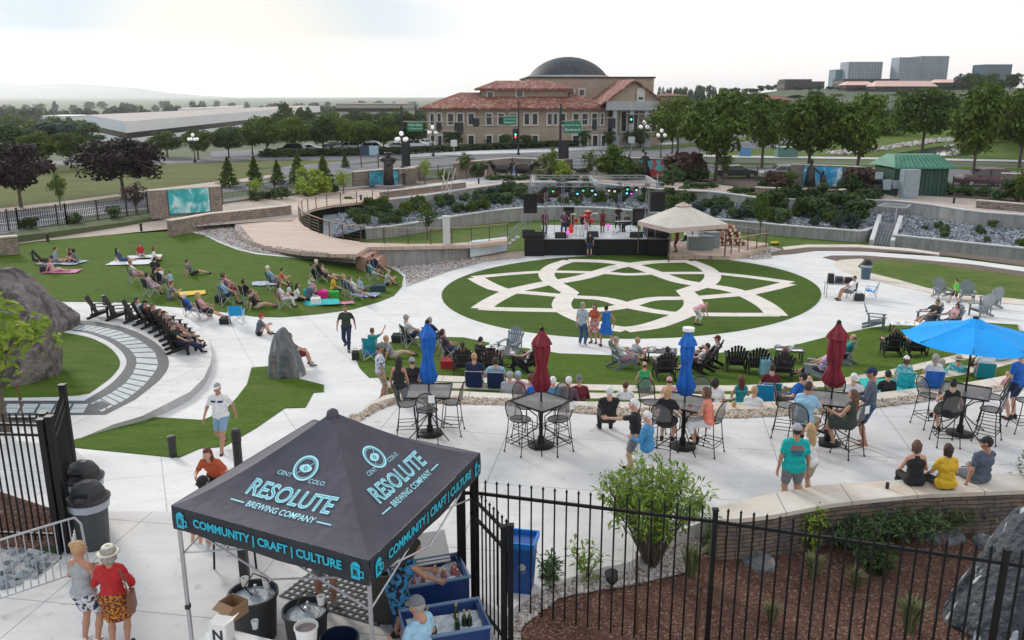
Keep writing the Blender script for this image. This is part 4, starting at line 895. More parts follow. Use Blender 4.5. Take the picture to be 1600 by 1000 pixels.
M_glassb=mat('blue curtain wall',(0.05,0.22,0.32),.2);M_navy=mat('dark blue office glass',(0.05,0.10,0.16),.3)
def farp(u,v,d):r=ray(u,v);k=d/math.hypot(r.x,r.y);return Vec((r.x*k,r.y*k,CH+r.z*k))
q0,q1,q2=farp(134,179,330),farp(196,190,285),farp(500,165.5,520);rt=thing('office_building','long white office with black ribbon windows behind the trees on the left','office building',(q1.x,q1.y,-12));o_=Vec(rt.location)
for nm,m,f0,f1 in(('wall',M_white,0,.30),('window_band',M_band,.30,.46),('wall',M_white,.46,.72),('window_band',M_band,.72,.84),('wall',M_white,.84,1.3)):
 mb=MB()
 for a,b in((q0,q1),(q1,q2)):A,B=a-o_,b-o_;h=Vec((0,0,11));mb.add([A-h*f1,B-h*f1,B-h*f0,A-h*f0],[(0,1,2,3)])
 mb.build(nm,m,rt)
q3=farp(470,164.6,600);MB().add([q-o_-Vec((0,0,.1))for q in(q0,q1,q2,q3)],[(0,1,2,3)]).build('roof',mat('brown gravel roof',(.44,.38,.35),.9),rt)
a,b=farp(278,170,420),farp(380,165.5,470);mb=MB();h=Vec((0,0,3));mb.add([a-o_-h,b-o_-h,b-o_,a-o_,a-o_+Vec((-6,24,0)),b-o_+Vec((-6,24,0))],[(0,1,2,3),(3,2,5,4)]);mb.build('plant_room',mat('bright roof sheet',(.8,.79,.78),.6),rt)
block('office_building','small flat white building at the far left among trees',68,118,182,200,420,M_white,1,M_band,20)
block('office_building','long low tan roofed building behind trees left of the domed building',525,632,163,178,420,mat('beige far wall',(.42,.38,.34),.8),1,M_band,30,rot=R(-3))
block('apartment_tower','broad grey apartment tower, largest on the skyline',1404,1436,90,130,1150,M_sky1,12,M_skyg,25,'tower',band=False,vert=9)
block('apartment_tower','grey curved apartment tower right half with rooftop block',1437,1481,88,130,1160,M_sky1,13,M_skyg,30,'tower',band=False,vert=12)
block('apartment_tower','grey apartment tower beside the blue glass block',1325,1378,97,130,1180,M_sky1,10,M_skyg,30,'tower',band=False,vert=12)
block('glass_tower','small blue glass office block at the left of the skyline',1305,1325,109,132,1200,M_glassb,7,M_skyg,25,'tower')
block('glass_tower','dark blue glass office block alone at the right of the skyline',1538,1580,101,130,1100,M_navy,8,M_skyg,30,'tower')
block('low_building','dark brown flat building on the hill left of the towers',1228,1268,124.5,140,700,mat('dark brown far wall',(.07,.055,.055),.8),2,M_band,20,'building')
block('low_building','dark brown wing below the flat building on the hill',1226,1288,128,140,690,MATS['dark brown far wall'],1,M_band,20,'building')
block('low_building','dark band of offices below the towers',1318,1405,124,140,720,MATS['dark brown far wall'],2,M_skyg,25,'building')
M_coral=mat('pale coral roof',(.72,.45,.38),.8,(.8,.56,.48),.4)  # coral mottled with a paler coral
def gabled(name,label,u0,u1,vr,ve,vb,dist,mr,mw,cat='building',depth=12,group=None):
 rt,w,h,z0=block(name,label,u0,u1,ve,vb,dist,mw,1,M_band,depth,cat,group)
 dz=lambda v:dist*math.tan(-(TH+math.atan((v-500)/FOC)))+CH
 zr=dz(vr)-z0;MB().add([(-w/2-1,-1,h+.4),(w/2+1,-1,h+.4),(w/2+1,depth+1,h+.4),(-w/2-1,depth+1,h+.4),(-w/2+2,depth/2,zr),(w/2-2,depth/2,zr)],[(0,1,5,4),(1,2,5),(2,3,4,5),(3,0,4),(3,2,1,0)]).build('pitched_roof',mr,rt);return rt
gabled('long_house','coral roofed building on the hill, left end below the towers',1322,1366,127,134,142,560,M_coral,MATS['dark brown far wall'])
gabled('long_house','coral roofed building on the hill, middle with several gables',1368,1462,126,136,144,540,M_coral,MATS['dark brown far wall'])
gabled('long_house','coral roofed building on the hill, right end of the row',1462,1520,124,130,140,575,M_coral,MATS['dark brown far wall'])
gabled('brick_house','red roofed house half hidden behind trees left of the park',1205,1232,150,158,176,330,mat('brick red roof',(.25,.07,.05),.8),MATS['dark brown far wall'],'house')
gabled('brick_house','red tiled roof end just right of the domed building',1034,1068,146,152,170,220,M_tile,M_wallb,'house')
M_mtn=mat('distant mountain slopes',(0.10,0.13,0.16),.95,(.15,.19,.22),.0006)
def ridge(name,pts,dist,dep,m):
 dz=lambda v:dist*math.tan(-(TH+math.atan((v-500)/FOC)))+CH
 P=resamp(pts,70);V=[]
 for i,p in enumerate(P):
  x=(p.x-800)/FOC*dist;j=6*math.sin(i*1.7)+4*math.sin(i*.63)
  z=dz(p.y)+j*.25*min(1,i/5,(69-i)/5)
  V+=[(x,dist-dep,-60),(x*.99,dist-dep*.45,z*.45-20+j),(x,dist,z),(x,dist+dep,-60)]
 mb=MB();mb.add(V,[(i*4+j,(i+1)*4+j,(i+1)*4+j+1,i*4+j+1)for i in range(69)for j in range(3)]);struct(mb.build(name,m,smooth=True))
ridge('mountain_range',[(-700,130),(-300,120),(-100,128),(0,127),(20,126),(40,130),(58,133),(90,131),(130,130),(180,133),(240,138),(280,145),(330,149),(380,152)],9300,500,M_mtn)
ridge('mountain_range',[(-600,136),(0,137),(100,140),(200,143),(300,149),(340,153)],8600,400,M_mtn)
# ================= foliage
def leaf_mat(name,a,b,tl=0.25):
 m=bpy.data.materials.new(name);m.use_nodes=True;t=m.node_tree;n=t.nodes;p=n['Principled BSDF'];p.inputs['Roughness'].default_value=.7;p.inputs['Specular IOR Level'].default_value=.25
 g=n.new('ShaderNodeNewGeometry');r=n.new('ShaderNodeValToRGB');r.color_ramp.elements[0].color=(*a,1);r.color_ramp.elements[1].color=(*b,1)
 oi=n.new('ShaderNodeObjectInfo');ad=n.new('ShaderNodeMath');ad.operation='MULTIPLY_ADD';ad.inputs[1].default_value=.65
 oo=n.new('ShaderNodeMath');oo.operation='MULTIPLY';oo.inputs[1].default_value=.35;t.links.new(oi.outputs['Random'],oo.inputs[0])
 t.links.new(g.outputs['Random Per Island'],ad.inputs[0]);t.links.new(oo.outputs[0],ad.inputs[2]);t.links.new(ad.outputs[0],r.inputs[0]);t.links.new(r.outputs[0],p.inputs['Base Color'])
 if tl:
  tr=n.new('ShaderNodeBsdfTranslucent');mx_=n.new('ShaderNodeMixShader');mx_.inputs[0].default_value=tl;t.links.new(r.outputs[0],tr.inputs[0])
  t.links.new(p.outputs[0],mx_.inputs[1]);t.links.new(tr.outputs[0],mx_.inputs[2]);t.links.new(mx_.outputs[0],n['Material Output'].inputs[0])
 m.diffuse_color=(*b,1);return m
F_mid=leaf_mat('green leaves',(0.026,0.058,0.008),(0.150,0.215,0.030));F_dark=leaf_mat('dark green leaves',(0.020,0.048,0.014),(0.080,0.125,0.034))
F_blue=leaf_mat('blue green leaves',(0.030,0.060,0.045),(0.07,0.11,0.08));F_plum=leaf_mat('dark purple leaves',(0.016,0.009,0.010),(0.045,0.026,0.026),.1)
F_lime=leaf_mat('yellow green leaves',(0.16,0.26,0.03),(0.36,0.44,0.07),.3);F_con=leaf_mat('dark conifer needles',(0.012,0.026,0.014),(0.032,0.055,0.026),.05)
F_shr=leaf_mat('shrub leaves',(0.046,0.090,0.028),(0.130,0.200,0.075));F_red=leaf_mat('brown red twigs',(0.06,0.030,0.025),(0.13,0.075,0.06),.1)
F_grs=leaf_mat('ornamental grass',(0.10,0.13,0.05),(0.28,0.28,0.14),.2)
M_bark=mat('grey brown bark',(0.085,0.065,0.05),.95,(0.14,0.115,0.095),6,bump=.5,bscale=20)
def leaves(mb,c,rad,n,size,r,shell=.35,up=.3,asp=1.5):
 """n leaf faces near the surface of an uneven clump"""
 for _ in range(n):
  d=Vec((r.gauss(0,1),r.gauss(0,1),r.gauss(0,1)+up)).normalized();k=r.uniform(1-shell,1.06)
  p=Vec((c[0]+d.x*rad[0]*k,c[1]+d.y*rad[1]*k,c[2]+d.z*rad[2]*k))
  nn=(d+Vec((r.gauss(0,.55),r.gauss(0,.55),r.gauss(0,.55)+.25))).normalized();a=nn.orthogonal().normalized();a=Matrix.Rotation(r.uniform(0,6.28),3,nn)@a;b=nn.cross(a)
  s=size*r.uniform(.6,1.3);q=s*asp
  mb.add([p-b*q*.5,p+a*s*.42,p+b*q*.5+nn*s*.1,p-a*s*.42],[(0,1,2,3)])
def trunk_mb(mb,h,r0,limbs,r,spread,lean=0.0):
 mb.tube([(0,0,-.15),(.02,0,h*.12),(lean*h*.3,0,h*.32),(lean*h*.5,.02,h*.5),(lean*h*.6,0,h*.78)],[r0*1.35,r0,r0*.8,r0*.55,r0*.15],7)
 for i in range(limbs):
  a=6.28*i/limbs+r.uniform(-.4,.4);z=h*r.uniform(.22,.5);e=spread*r.uniform(.5,.85)
  mb.tube([(0,0,z),(math.cos(a)*e*.45,math.sin(a)*e*.45,z+h*.14),(math.cos(a)*e,math.sin(a)*e,z+h*.32)],[r0*.5,r0*.32,r0*.08],5)
def make_tree(kind,seed,fm,label,name='tree',dense=1.0,H=8.0,Wd=7.0,low=.22,leaf=.34,clumps=34,round_=1.0):
 r=random.Random(seed);root=thing(name,label,'tree')
 mb=MB();trunk_mb(mb,H,H*.022,6,r,Wd*.42);mb.build('trunk',M_bark,root)
 mb=MB();zc_=H*(1+low)/2;hz=H*(1-low)/2
 for i in range(clumps):
  while True:
   x,y,z=r.uniform(-1,1),r.uniform(-1,1),r.uniform(-1,1)
   if.10<x*x+y*y+z*z<1:break
  sq=math.sqrt(x*x+y*y+z*z);k=r.uniform(.62,.88)/max(sq,.5);x,y,z=x*k,y*k,z*k
  if z<-.3:x*=.85;y*=.85
  cr=r.uniform(.24,.40)
  leaves(mb,(x*Wd/2,y*Wd/2,zc_+z*hz),(Wd/2*cr,Wd/2*cr,hz*cr*.85),int(95*dense),leaf,r)
 leaves(mb,(0,0,zc_),(Wd*.30,Wd*.30,hz*.7),int(500*dense),leaf*1.2,r,.8)
 mb.build('crown',fm,root);return Proto(root)
def make_conifer(seed,label):
 r=random.Random(seed);root=thing('pine_tree',label,'tree');MB().tube([(0,0,-.1),(0,0,7.6)],[.2,.03],6).build('trunk',M_bark,root);mb=MB()
 for i in range(150):
  z=0.3+7.5*(i/150)**1.0;rad=(8.2-z)*.34*r.uniform(.75,1.1);a=r.uniform(0,6.28)
  for k in range(3):leaves(mb,(math.cos(a)*rad*(.4+.25*k),math.sin(a)*rad*(.4+.25*k),z-.06*k),(rad*.24,rad*.24,.24),11,.22,r,.9,.3,2.2)
 mb.build('crown',F_con,root);return Proto(root)
def make_shrub(seed,fm,label,name='shrub',n=16,per=70,leaf=.13,flat=.55,cat='shrub'):
 r=random.Random(seed);root=thing(name,label,cat);mb=MB()
 for k in range(7):a=r.uniform(0,6.28);mb.tube([(0,0,-.05),(.2*math.cos(a),.2*math.sin(a),.35),(.42*math.cos(a),.42*math.sin(a),.75)],[.025,.018,.008],4)
 mb.build('stem',M_bark,root);mb=MB()
 for i in range(n):
  a=r.uniform(0,6.28);d=math.sqrt(r.random())*.42;z=r.uniform(.25,.8)*(1-d*.7)
  leaves(mb,(math.cos(a)*d,math.sin(a)*d,z),(.2,.2,.2*flat*1.6),per,leaf,r,.6)
 mb.build('foliage',fm,root);return Proto(root)
def make_grass(seed,fm,label,name='grass_clump',n=140,h=1.0,w=.5):
 r=random.Random(seed);root=thing(name,label,'plant');mb=MB()
 for _ in range(n):
  a=r.uniform(0,6.28);l=r.uniform(.6,1)*h;o=r.uniform(0,.1);e=r.uniform(.2,1)*w;wd=.016
  c,s=math.cos(a),math.sin(a);px,py=-s*wd,c*wd
  P=[(c*o,s*o,0),(c*(o+e*.4),s*(o+e*.4),l*.7),(c*(o+e),s*(o+e),l*r.uniform(.75,1))]
  mb.add([(P[0][0]-px,P[0][1]-py,0),(P[0][0]+px,P[0][1]+py,0),(P[1][0]+px,P[1][1]+py,P[1][2]),(P[1][0]-px,P[1][1]-py,P[1][2]),P[2]],[(0,1,2,3),(3,2,4)])
 mb.build('blades',fm,root);return Proto(root)
def setm(o,child,m):
 for c in o.children:
  if c.name.split('.')[0]==child and c.material_slots:c.material_slots[0].link='OBJECT';c.material_slots[0].material=m
T1=[make_tree('d',s,F_mid,'tree',dense=1.0,clumps=40,low=.24+.03*(s%2),Wd=6.6+s%3)for s in(1,2,3,4)]
TF=[make_tree('f',s,F_dark,'tree',dense=.42,clumps=24,leaf=.62,low=.10,Wd=8)for s in(11,12,13)]
TC=make_tree('c',21,F_lime,'tree','sapling',dense=.35,clumps=22,leaf=.20,Wd=3.0,H=5.0,low=.3)
CN=[make_conifer(s,'tree')for s in(31,32)]
def depth_of(p):return p[1]*cT-(p[2]-CH)*sT
def plant_px(pr,u,vb,vt,wpx,label,group=None,m=None,child='crown',H=8.0,Wd=7.0,dist=None,zbase=None):
 if dist is None:p=G(u,vb)
 else:
  k=dist;x=(u-800)/FOC*k*(cT+.07*0);r=ray(u,152);hd=math.hypot(r.x,r.y);p=Vec((r.x/hd*k,r.y/hd*k,gz(u,k)))
 dp=depth_of(p);h=max(.3,zat(p,vt)-p.z);w=wpx*dp/FOC
 o=pr.put(p,random.uniform(0,6.28),label,group,(w/Wd,w/Wd,h/H))
 setm(o,child,m or F_mid)
 return o
def pl_s(L_,u):return next(s for a,s in L_ if u<a)
# ---- named trees
plant_px(T1[0],33,324,222,104,'broad dark purple leaved tree beside the road at the left photo edge',m=F_plum)
plant_px(T1[1],193,308,217,112,'dark purple leaved tree standing left of the teal mural wall',m=F_plum)
plant_px(TC,95,328,268,30,'thin yellow green sapling between the two purple trees',H=5,Wd=3)
plant_px(TC,214,336,283,46,'sparse brownish shrub tree touching the teal mural wall',m=F_red,H=5,Wd=3)
for i,(u,b_,t_,w,lab)in enumerate(((358,292,244,40,'dark conifer right of the teal mural wall, alone in the grass'),(399,290,243,36,'second dark conifer right of the teal mural wall'),(434,288,249,32,'small dark conifer between two taller ones'),(467,288,236,40,'tallest dark conifer of the roadside row'),(506,286,241,38,'dark conifer at the right end of the roadside row'),(540,262,238,18,'small dark conifer beyond the road left of the statue'))):
 plant_px(CN[i%2],u,b_,t_,w,lab,'dark conifers along the left road',Wd=5.4)
sap=[(400,314,277,22,'small lime sapling in front of the left road fence'),(474,300,255,24,'bright lime sapling before the dark conifers'),(537,302,264,28,'yellow green sapling left of the cloaked statue'),(664,288,246,20,'lime sapling right of the cloaked statue'),(693,292,262,24,'small green tree behind the leaning white poles'),(729,280,236,26,'narrow columnar tree at the left end of the central wall'),(863,280,226,20,'narrow sapling before the central stone wall'),(920,282,232,28,'young round headed tree right of the brick pillar'),(1130,284,234,30,'young green tree before the dark saloon car'),(1187,372,296,26,'slender young tree behind the right ramp railing'),(668,374,312,34,'young green tree standing in the sunken lawn'),(1232,296,264,34,'leafy green bush tree left of the sea mural'),(1330,298,264,36,'brown twiggy shrub right of the sea mural'),(1595,318,262,30,'small tree before the rightmost stone wall')]
for i,(u,b_,t_,w,lab)in enumerate(sap):plant_px(TC,u,b_,t_,w,lab,'young trees planted around the amphitheatre',m=(F_lime if i<4 else F_red if i==12 else F_mid),H=5,Wd=3)
big=[(1118,283,138,112,'large dark street tree with a black trunk behind the parked saloon car'),(1058,248,152,78,'street tree hiding the right end of the domed building'),(1190,263,146,92,'street tree with forked grey trunk left of the green utility box'),(1262,277,141,112,'street tree above the silver car left of the sea mural'),(1338,280,143,96,'street tree with thin forked trunk behind the sea mural wall'),(1440,242,138,92,'street tree behind the green roofed shed'),(1519,282,129,96,'tall street tree behind the maroon minivan'),(1592,262,133,96,'street tree cut by the right photo edge'),(1660,262,130,100,'street tree just outside the right photo edge')]
for i,(u,b_,t_,w,lab)in enumerate(big):plant_px(T1[i%4],u,b_,t_,w,lab,'tall street trees along the right road')
mid=[(12,262,196,70),(62,264,205,66),(112,262,204,50),(150,262,224,56),(262,246,205,52),(310,249,203,50),(358,247,198,50),(418,244,180,56),(462,241,182,52),(505,240,183,50),(560,241,186,54),(600,240,180,54),(640,238,178,44),(395,243,190,46),(535,238,182,46),(675,232,200,22)]
for i,(u,b_,t_,w)in enumerate(mid[:-1]):plant_px(T1[(i+1)%4],u,b_,t_,w,('green' if i%3 else 'dark green')+' street tree of the car park row '+pl_s([(130,'near the left photo edge'),(300,'above the second purple tree'),(440,'above the roadside conifers'),(570,'behind the white parked cars'),(9999,'left of the domed building')],u),'street trees along the left car park',m=(F_mid if i%3 else F_dark))
rr=random.Random(5)
def fillrow(n,u0,u1,vt0,vt1,w0,w1,d0,d1,label,group,mats,pr=TF):
 for i in range(n):
  u=lerp(u0,u1,(i+rr.uniform(.1,.9))/n);plant_px(pr[i%len(pr)],u,0,rr.uniform(vt0,vt1),rr.uniform(w0,w1),label+', '+pl_s([(.34,'left third'),(.67,'middle'),(9,'right third')],(i+.5)/n),group,m=mats[i%len(mats)],dist=rr.uniform(d0,d1),H=8,Wd=8)
fillrow(8,-40,130,184,205,50,80,180,280,'full green tree left of the long white office','tree belt at the far left',[F_mid,F_dark,F_blue])
fillrow(8,130,250,219,232,40,60,165,200,'low dark tree below the left end of the long white office','trees below the white office',[F_dark,F_mid])
fillrow(14,305,480,188,212,50,84,180,260,'full green tree in the belt beyond the left road','tree belt beyond the left road',[F_mid,F_dark,F_dark,F_blue])
fillrow(12,-60,125,170,188,40,60,300,420,'dark tree standing higher behind the left tree belt','tall trees at the far left',[F_dark,F_dark,F_mid])
fillrow(24,400,670,168,190,36,56,260,380,'dark tree before the low buildings left of the domed building','tree belt left of the domed building',[F_dark,F_mid,F_dark])
plant_px(TF[0],447,0,156,52,'tall dark tree rising above the white office roof',dist=290,H=8,Wd=8,m=F_dark)
plant_px(TF[1],475,0,164,34,'dark tree right of the tallest tree, left of the domed building',dist=300,H=8,Wd=8,m=F_dark)
fillrow(50,-80,700,162,173,18,40,600,900,'distant dark tree on the plain beyond the white office','distant trees on the plain',[F_dark,F_blue,F_dark])
fillrow(30,0,760,156,163,10,22,1200,1900,'tiny far tree near the left horizon','tiny trees near the horizon',[F_dark,F_blue])
fillrow(40,1040,1640,150,180,50,84,215,320,'dense green tree in the park belt behind the right street trees','park trees right',[F_dark,F_mid,F_dark,F_dark])
fillrow(18,1030,1640,138,152,24,44,380,520,'dark tree on the lower slope of the right hill','trees on the hill slope',[F_dark,F_blue,F_mid])
fillrow(22,1030,1230,131,138,10,20,640,800,'small far tree on the hill crest left of the towers','trees on the hill crest',[F_dark,F_blue])
fillrow(22,1230,1560,131,138,10,20,600,640,'small far tree on the hill crest below the towers','trees below the towers',[F_dark,F_blue])
fillrow(9,1500,1640,112,130,20,34,560,640,'pale green tree on the hill crest at the right photo edge','trees on the right hill crest',[F_blue,F_mid,F_dark])
fillrow(5,668,1020,206,214,10,16,160,165,'small dark shrub tree against the domed building facade','shrubs before the domed building',[F_dark])
for u,vt,w in((708,203,40),(790,209,26),(822,210,26),(912,200,22),(952,203,22),(1000,198,30),(985,204,26)):
 plant_px(TF[2],u,231,vt,w,'dark green shrub tree planted against the domed building','shrub trees against the domed building',m=F_dark,H=8,Wd=8)
 # ---- shrubs and hedges
SH=[make_shrub(s,F_shr,'shrub')for s in(41,42,43)];GC=make_grass(51,F_grs,'tuft of pale ornamental grass in the bark bed')
def shrub_px(u,v,wm,hm,label,group,m=None,i=0,pr=None):
 p=G(u,v);o=(pr or SH[i%3]).put(p,random.uniform(0,6.28),label,group,(wm,wm,hm));
 setm(o,'foliage' if pr is None else 'blades',m or(F_shr if pr is None else F_grs))
 return o
def wh(u):return pl_s([(130,'near the left photo edge'),(345,'by the teal mural'),(560,'by the roadside conifers'),(670,'by the cloaked statue'),(760,'left of the bronze animals'),(840,'above the left stage speaker'),(930,'behind the stage left half'),(1040,'behind the stage right half'),(1140,'above the beige canopy'),(1230,'right of the beige canopy'),(1345,'below the sea mural'),(1490,'near the spillway'),(9999,'near the right photo edge')],u)
rs=random.Random(9);cnt=0
for i in range(290):
 u=rs.uniform(540,1660)
 t=rs.random();va,vb=pl(lw,u)-2,pl(uw,u)+(10 if u<1350 else 22)
 if vb>va-3:continue
 if 1350<u<1415:continue
 if u>1415 and rs.random()<.82:continue
 if u<1000 and t<.35 and rs.random()<.55:continue
 v=lerp(va,vb,t)
 dk=rs.choice([F_shr,F_mid,F_shr,F_blue]);
 if 838<u<915 and rs.random()<.5:dk=F_red
 s=rs.uniform(.8,1.45)*(.6 if u>1415 else 1);shrub_px(u,v,s,s*rs.uniform(.8,1.2),{F_red:'reddish brown',F_shr:'green',F_mid:'bright green',F_blue:'blue green'}[dk]+(' shrub at the foot of the upper wall, ' if t>.66 else ' shrub mid slope in the rock garden, ' if t>.33 else ' shrub just above the lower wall, ')+wh(u),'rock garden shrubs',dk,i)
for u,v in((1245,319),(1232,322),(1290,320),(1310,330),(1355,326),(1340,345),(1205,330),(1216,325),(1265,340),(1328,334),(1275,326)):shrub_px(u,v,2.6,2.2,'large green shrub against the upper wall '+wh(u),'large shrubs at the upper wall',F_dark,u)
for i in range(46):
 u=rs.uniform(20,1640);v=pl([(0,362),(105,350),(232,336),(262,332),(345,322),(560,296),(700,282),(790,268),(960,272),(1100,281),(1200,294),(1380,299),(1600,313)],u)+rs.uniform(-3,1)
 if 250<u<345 or 570<u<640 or 740<u<880 or 960<u<1030 or 1230<u<1330 or 1385<u<1480:continue
 s=rs.uniform(.7,1.7);shrub_px(u,v,s,s*.8,'low green shrub in the path border '+wh(u),'border shrubs',rs.choice([F_shr,F_dark,F_shr,F_grs]),i)
for i,(u,v,s,f)in enumerate(((492,303,3.2,F_lime),(478,306,2.0,F_lime),(440,311,1.6,F_shr),(965,279,5.0,F_mid),(980,281,3.0,F_shr),(1070,282,4.4,F_red),(1052,284,2.6,F_shr),(1090,284,2.2,F_dark),(1345,301,3.4,F_red),(1330,303,2.6,F_dark),(1208,296,2.6,F_red),(744,277,2.5,F_shr),(858,277,3.6,F_grs),(872,278,2.8,F_lime),(1590,316,3.0,F_dark))):
 shrub_px(u,v,s,s*.85,('bright lime' if f is F_lime else 'brown twiggy' if f is F_red else 'green')+' bush on the upper path '+wh(u),'bushes along the upper path',f,i)
for i,(u,v)in enumerate(((822,280),(848,281),(870,282),(890,282),(900,281),(918,283),(1078,291),(1086,294),(1098,295),(1112,293),(1043,289),(1030,292),(1146,301),(1157,302),(1169,302),(768,281),(780,281),(795,281),(812,281),(1345,308),(1318,306),(1270,308))):shrub_px(u,v,1.3,.7,'small rounded cushion plant on the upper path '+wh(u),'cushion plants on the upper path',F_shr,i)
for u in range(650,1030,9):shrub_px(u,pl([(650,239),(860,229),(1030,223)],u),3.2,1.3,'clipped low hedge plant before the domed building, '+('left wing','middle','right wing')[min(2,(u-650)//130)],'hedge plants before the domed building',F_dark,u)
for u in range(420,650,11):shrub_px(u,245-(u-420)*.02,3.0,1.4,'low dark hedge plant of the car park edge, '+wh(u),'hedge plants before the left car park',F_dark,u)
# ================= street lamps
M_globe=mat('white lamp globe',(.9,.88,.85),.3,emit=(1,.96,.9),estr=.2);M_pole=mat('dark painted pole',(.03,.032,.035),.5)
def globe_lamp():
 root=thing('street_lamp','lamp','street lamp');MB().lathe([(.28,0),(.28,.5),(.14,.7),(.09,1.2),(.07,4.2),(0,4.25)],10).build('pole',M_pole,root)
 mb=MB()
 for k in range(4):a=k*math.pi/2+.4;mb.tube([(0,0,3.6),(.4*math.cos(a),.4*math.sin(a),3.5),(.75*math.cos(a),.75*math.sin(a),3.75)],.035,5)
 mb.build('arm',M_pole,root)
 for k in range(4):a=k*math.pi/2+.4;MB().ell((.75*math.cos(a),.75*math.sin(a),4.02),(.27,.27,.29),12,8).build('globe',M_globe,root,smooth=True)
 MB().ell((0,0,4.75),(.30,.30,.32),12,8).build('globe',M_globe,root,smooth=True);return Proto(root)
LP=globe_lamp()
for u,b_,t_,lab in((629,266,205,'white globe street lamp at the corner beside the black signal post, left'),(677,246,196,'globe street lamp before the left end of the domed building'),(1005,238,188,'globe street lamp before the columned porch'),(1032,250,201,'globe street lamp right of the porch, nearest the wall'),(305,254,208,'small globe lamp in front of the left car park')):
 p=G(u,b_);h=zat(p,t_)-p.z;LP.put(p,.3,lab,'white globe street lamps',(h/5.05,)*3)
 # ================= traffic signals
M_sig=mat('black signal housing',(.02,.022,.026),.5);M_mast=mat('grey mast arm',(.30,.27,.26),.6);M_sign=mat('green street sign',(.01,.20,.10),.5);M_wtxt=mat('white sign lettering',(.85,.85,.85),.6)
M_gl=mat('green signal light',(.05,.6,.4),.4,emit=(.1,1,.55),estr=2.0);M_rl=mat('red signal light',(.6,.05,.03),.4,emit=(1,.08,.03),estr=2.0)
def signal(label,u,vb,vt,arm,signs,heads,thick=.16):
 p=G(u,vb);root=thing('traffic_signal',label,'traffic signal',p)
 h=zat(p,vt)-p.z;MB().lathe([(thick*1.6,0),(thick*1.6,.3),(thick,.4),(thick*.8,h),(0,h+.02)],10).build('pole',M_sig,root)
 def at(uu,vv):
  r=ray(uu,vv);k=p.y/r.y;q=Vec((0,0,CH))+r*k;return q-p
 for a,b in arm:MB().tube([at(*a),at(*b)],[.09,.06],6).build('mast_arm',M_mast,root)
 for(u0,v0,u1,v1,txt)in signs:
  a,b=at(u0,v1),at(u1,v0);c=(a+b)/2;w,hh=b.x-a.x,b.z-a.z;s=MB().box((c.x,-.12,c.z),(w,.05,hh)).build('sign_panel',M_sign,root)
  if txt:
   mb=MB();ls=txt.split('\n');n=len(ls)
   for i,l in enumerate(ls):
    vs,fs=txtmesh(l,hh*.32);mxw=max(v.x for v in vs)*2;k=min(1,w*.85/mxw)
    mb.add([(c.x+v.x*k,-.155-v.z,c.z+v.y*k+hh*(.2-.4*i/max(1,n-1)))for v in vs],fs)
   mb.build('lettering',M_wtxt,s)
 for(u0,v0,u1,v1,lights)in heads:
  a,b=at(u0,v1),at(u1,v0);c=(a+b)/2;w,hh=b.x-a.x,b.z-a.z;mb=MB();mb.box((c.x,.1,c.z),(w,.08,hh));mb.box((c.x,-.1,c.z),(w*.5,.3,hh*.85));s=mb.build('signal_head',M_sig,root)
  for k,(f,m)in enumerate(lights):MB().ell((c.x,-.27,a.z+hh*f),(.15,.06,.15),10,6).build('signal_light',m,s)
signal('left traffic signal mast with a lit green street sign pointing right over the road',630,262,166,[((630,190),(727,191)),((664,203),(722,206))],[(637,191,661,205,'E East Caley\nS Yosemite Street')],[(682,191,690,206,[]),(710,191,724,207,[]),(628,218,640,260,[])])
signal('middle traffic signal mast with red light and green sign pointing left',810,242,158,[((810,181),(740,184)),((748,197),(800,195))],[(786,182,807,195,'Greenwood Plaza\nBoulevard')],[(739,185,749,198,[]),(801,201,810,227,[(.65,M_gl),(.5,M_rl)])])
signal('right traffic signal mast with black cabinet and green street sign',875,250,162,[((875,190),(962,183)),((908,204),(950,201))],[(881,190,908,208,'Greenwood Plaza\nBoulevard')],[(925,187,933,204,[]),(950,185,962,201,[]),(872,221,889,249,[])],.2)
signal('far traffic signal mast with two green lights near the porch',1050,240,168,[((1050,179),(978,178))],[],[(982,180,990,193,[(.5,M_gl)]),(1011,180,1019,193,[(.5,M_gl)]),(1072,207,1078,220,[(.5,M_gl)])],.12)
def post_sign(u,vb,vt,w,label,col,name='road_sign',legs=1):
 p=G(u,vb);h=zat(p,vt)-p.z;root=thing(name,label,'sign',p);MB().box((0,0,h-w*.55),(w,.06,w*1.0)).build('panel',mat('sign face '+name+str(int(u)),col,.5),root)
 for s in([0] if legs==1 else[-1,1]):MB().box((s*w*.48,.05,h/2),(.08,.08,h)).build('post',M_galv if legs==1 else mat('white post',(.7,.7,.72),.6),root)
post_sign(709.5,243,218,1.0,'small white arrow sign on a post before the domed building',(.7,.72,.74))
post_sign(986,243,213,1.0,'small white one way sign left of the porch lamp',(.65,.68,.70))
post_sign(1164,244,230,1.9,'blue and white estate sign on two white posts on the grass',(.10,.25,.45),'estate_sign',2)
p=G(623-45,262);root=thing('display_board','blue and dark two panel board on legs left of the cloaked statue','notice board',p)
MB().box((-.6,0,2.2),(1.2,.1,1.2)).build('dark_panel',mat('navy panel',(.03,.05,.08),.5),root);MB().box((.6,0,2.2),(1.2,.1,1.2)).build('light_panel',mat('sky blue panel',(.35,.5,.6),.5),root)
for s in(-1,1):MB().box((s*1.1,0,.9),(.12,.12,1.8)).build('leg',mat('red brown leg',(.12,.04,.03),.7),root)
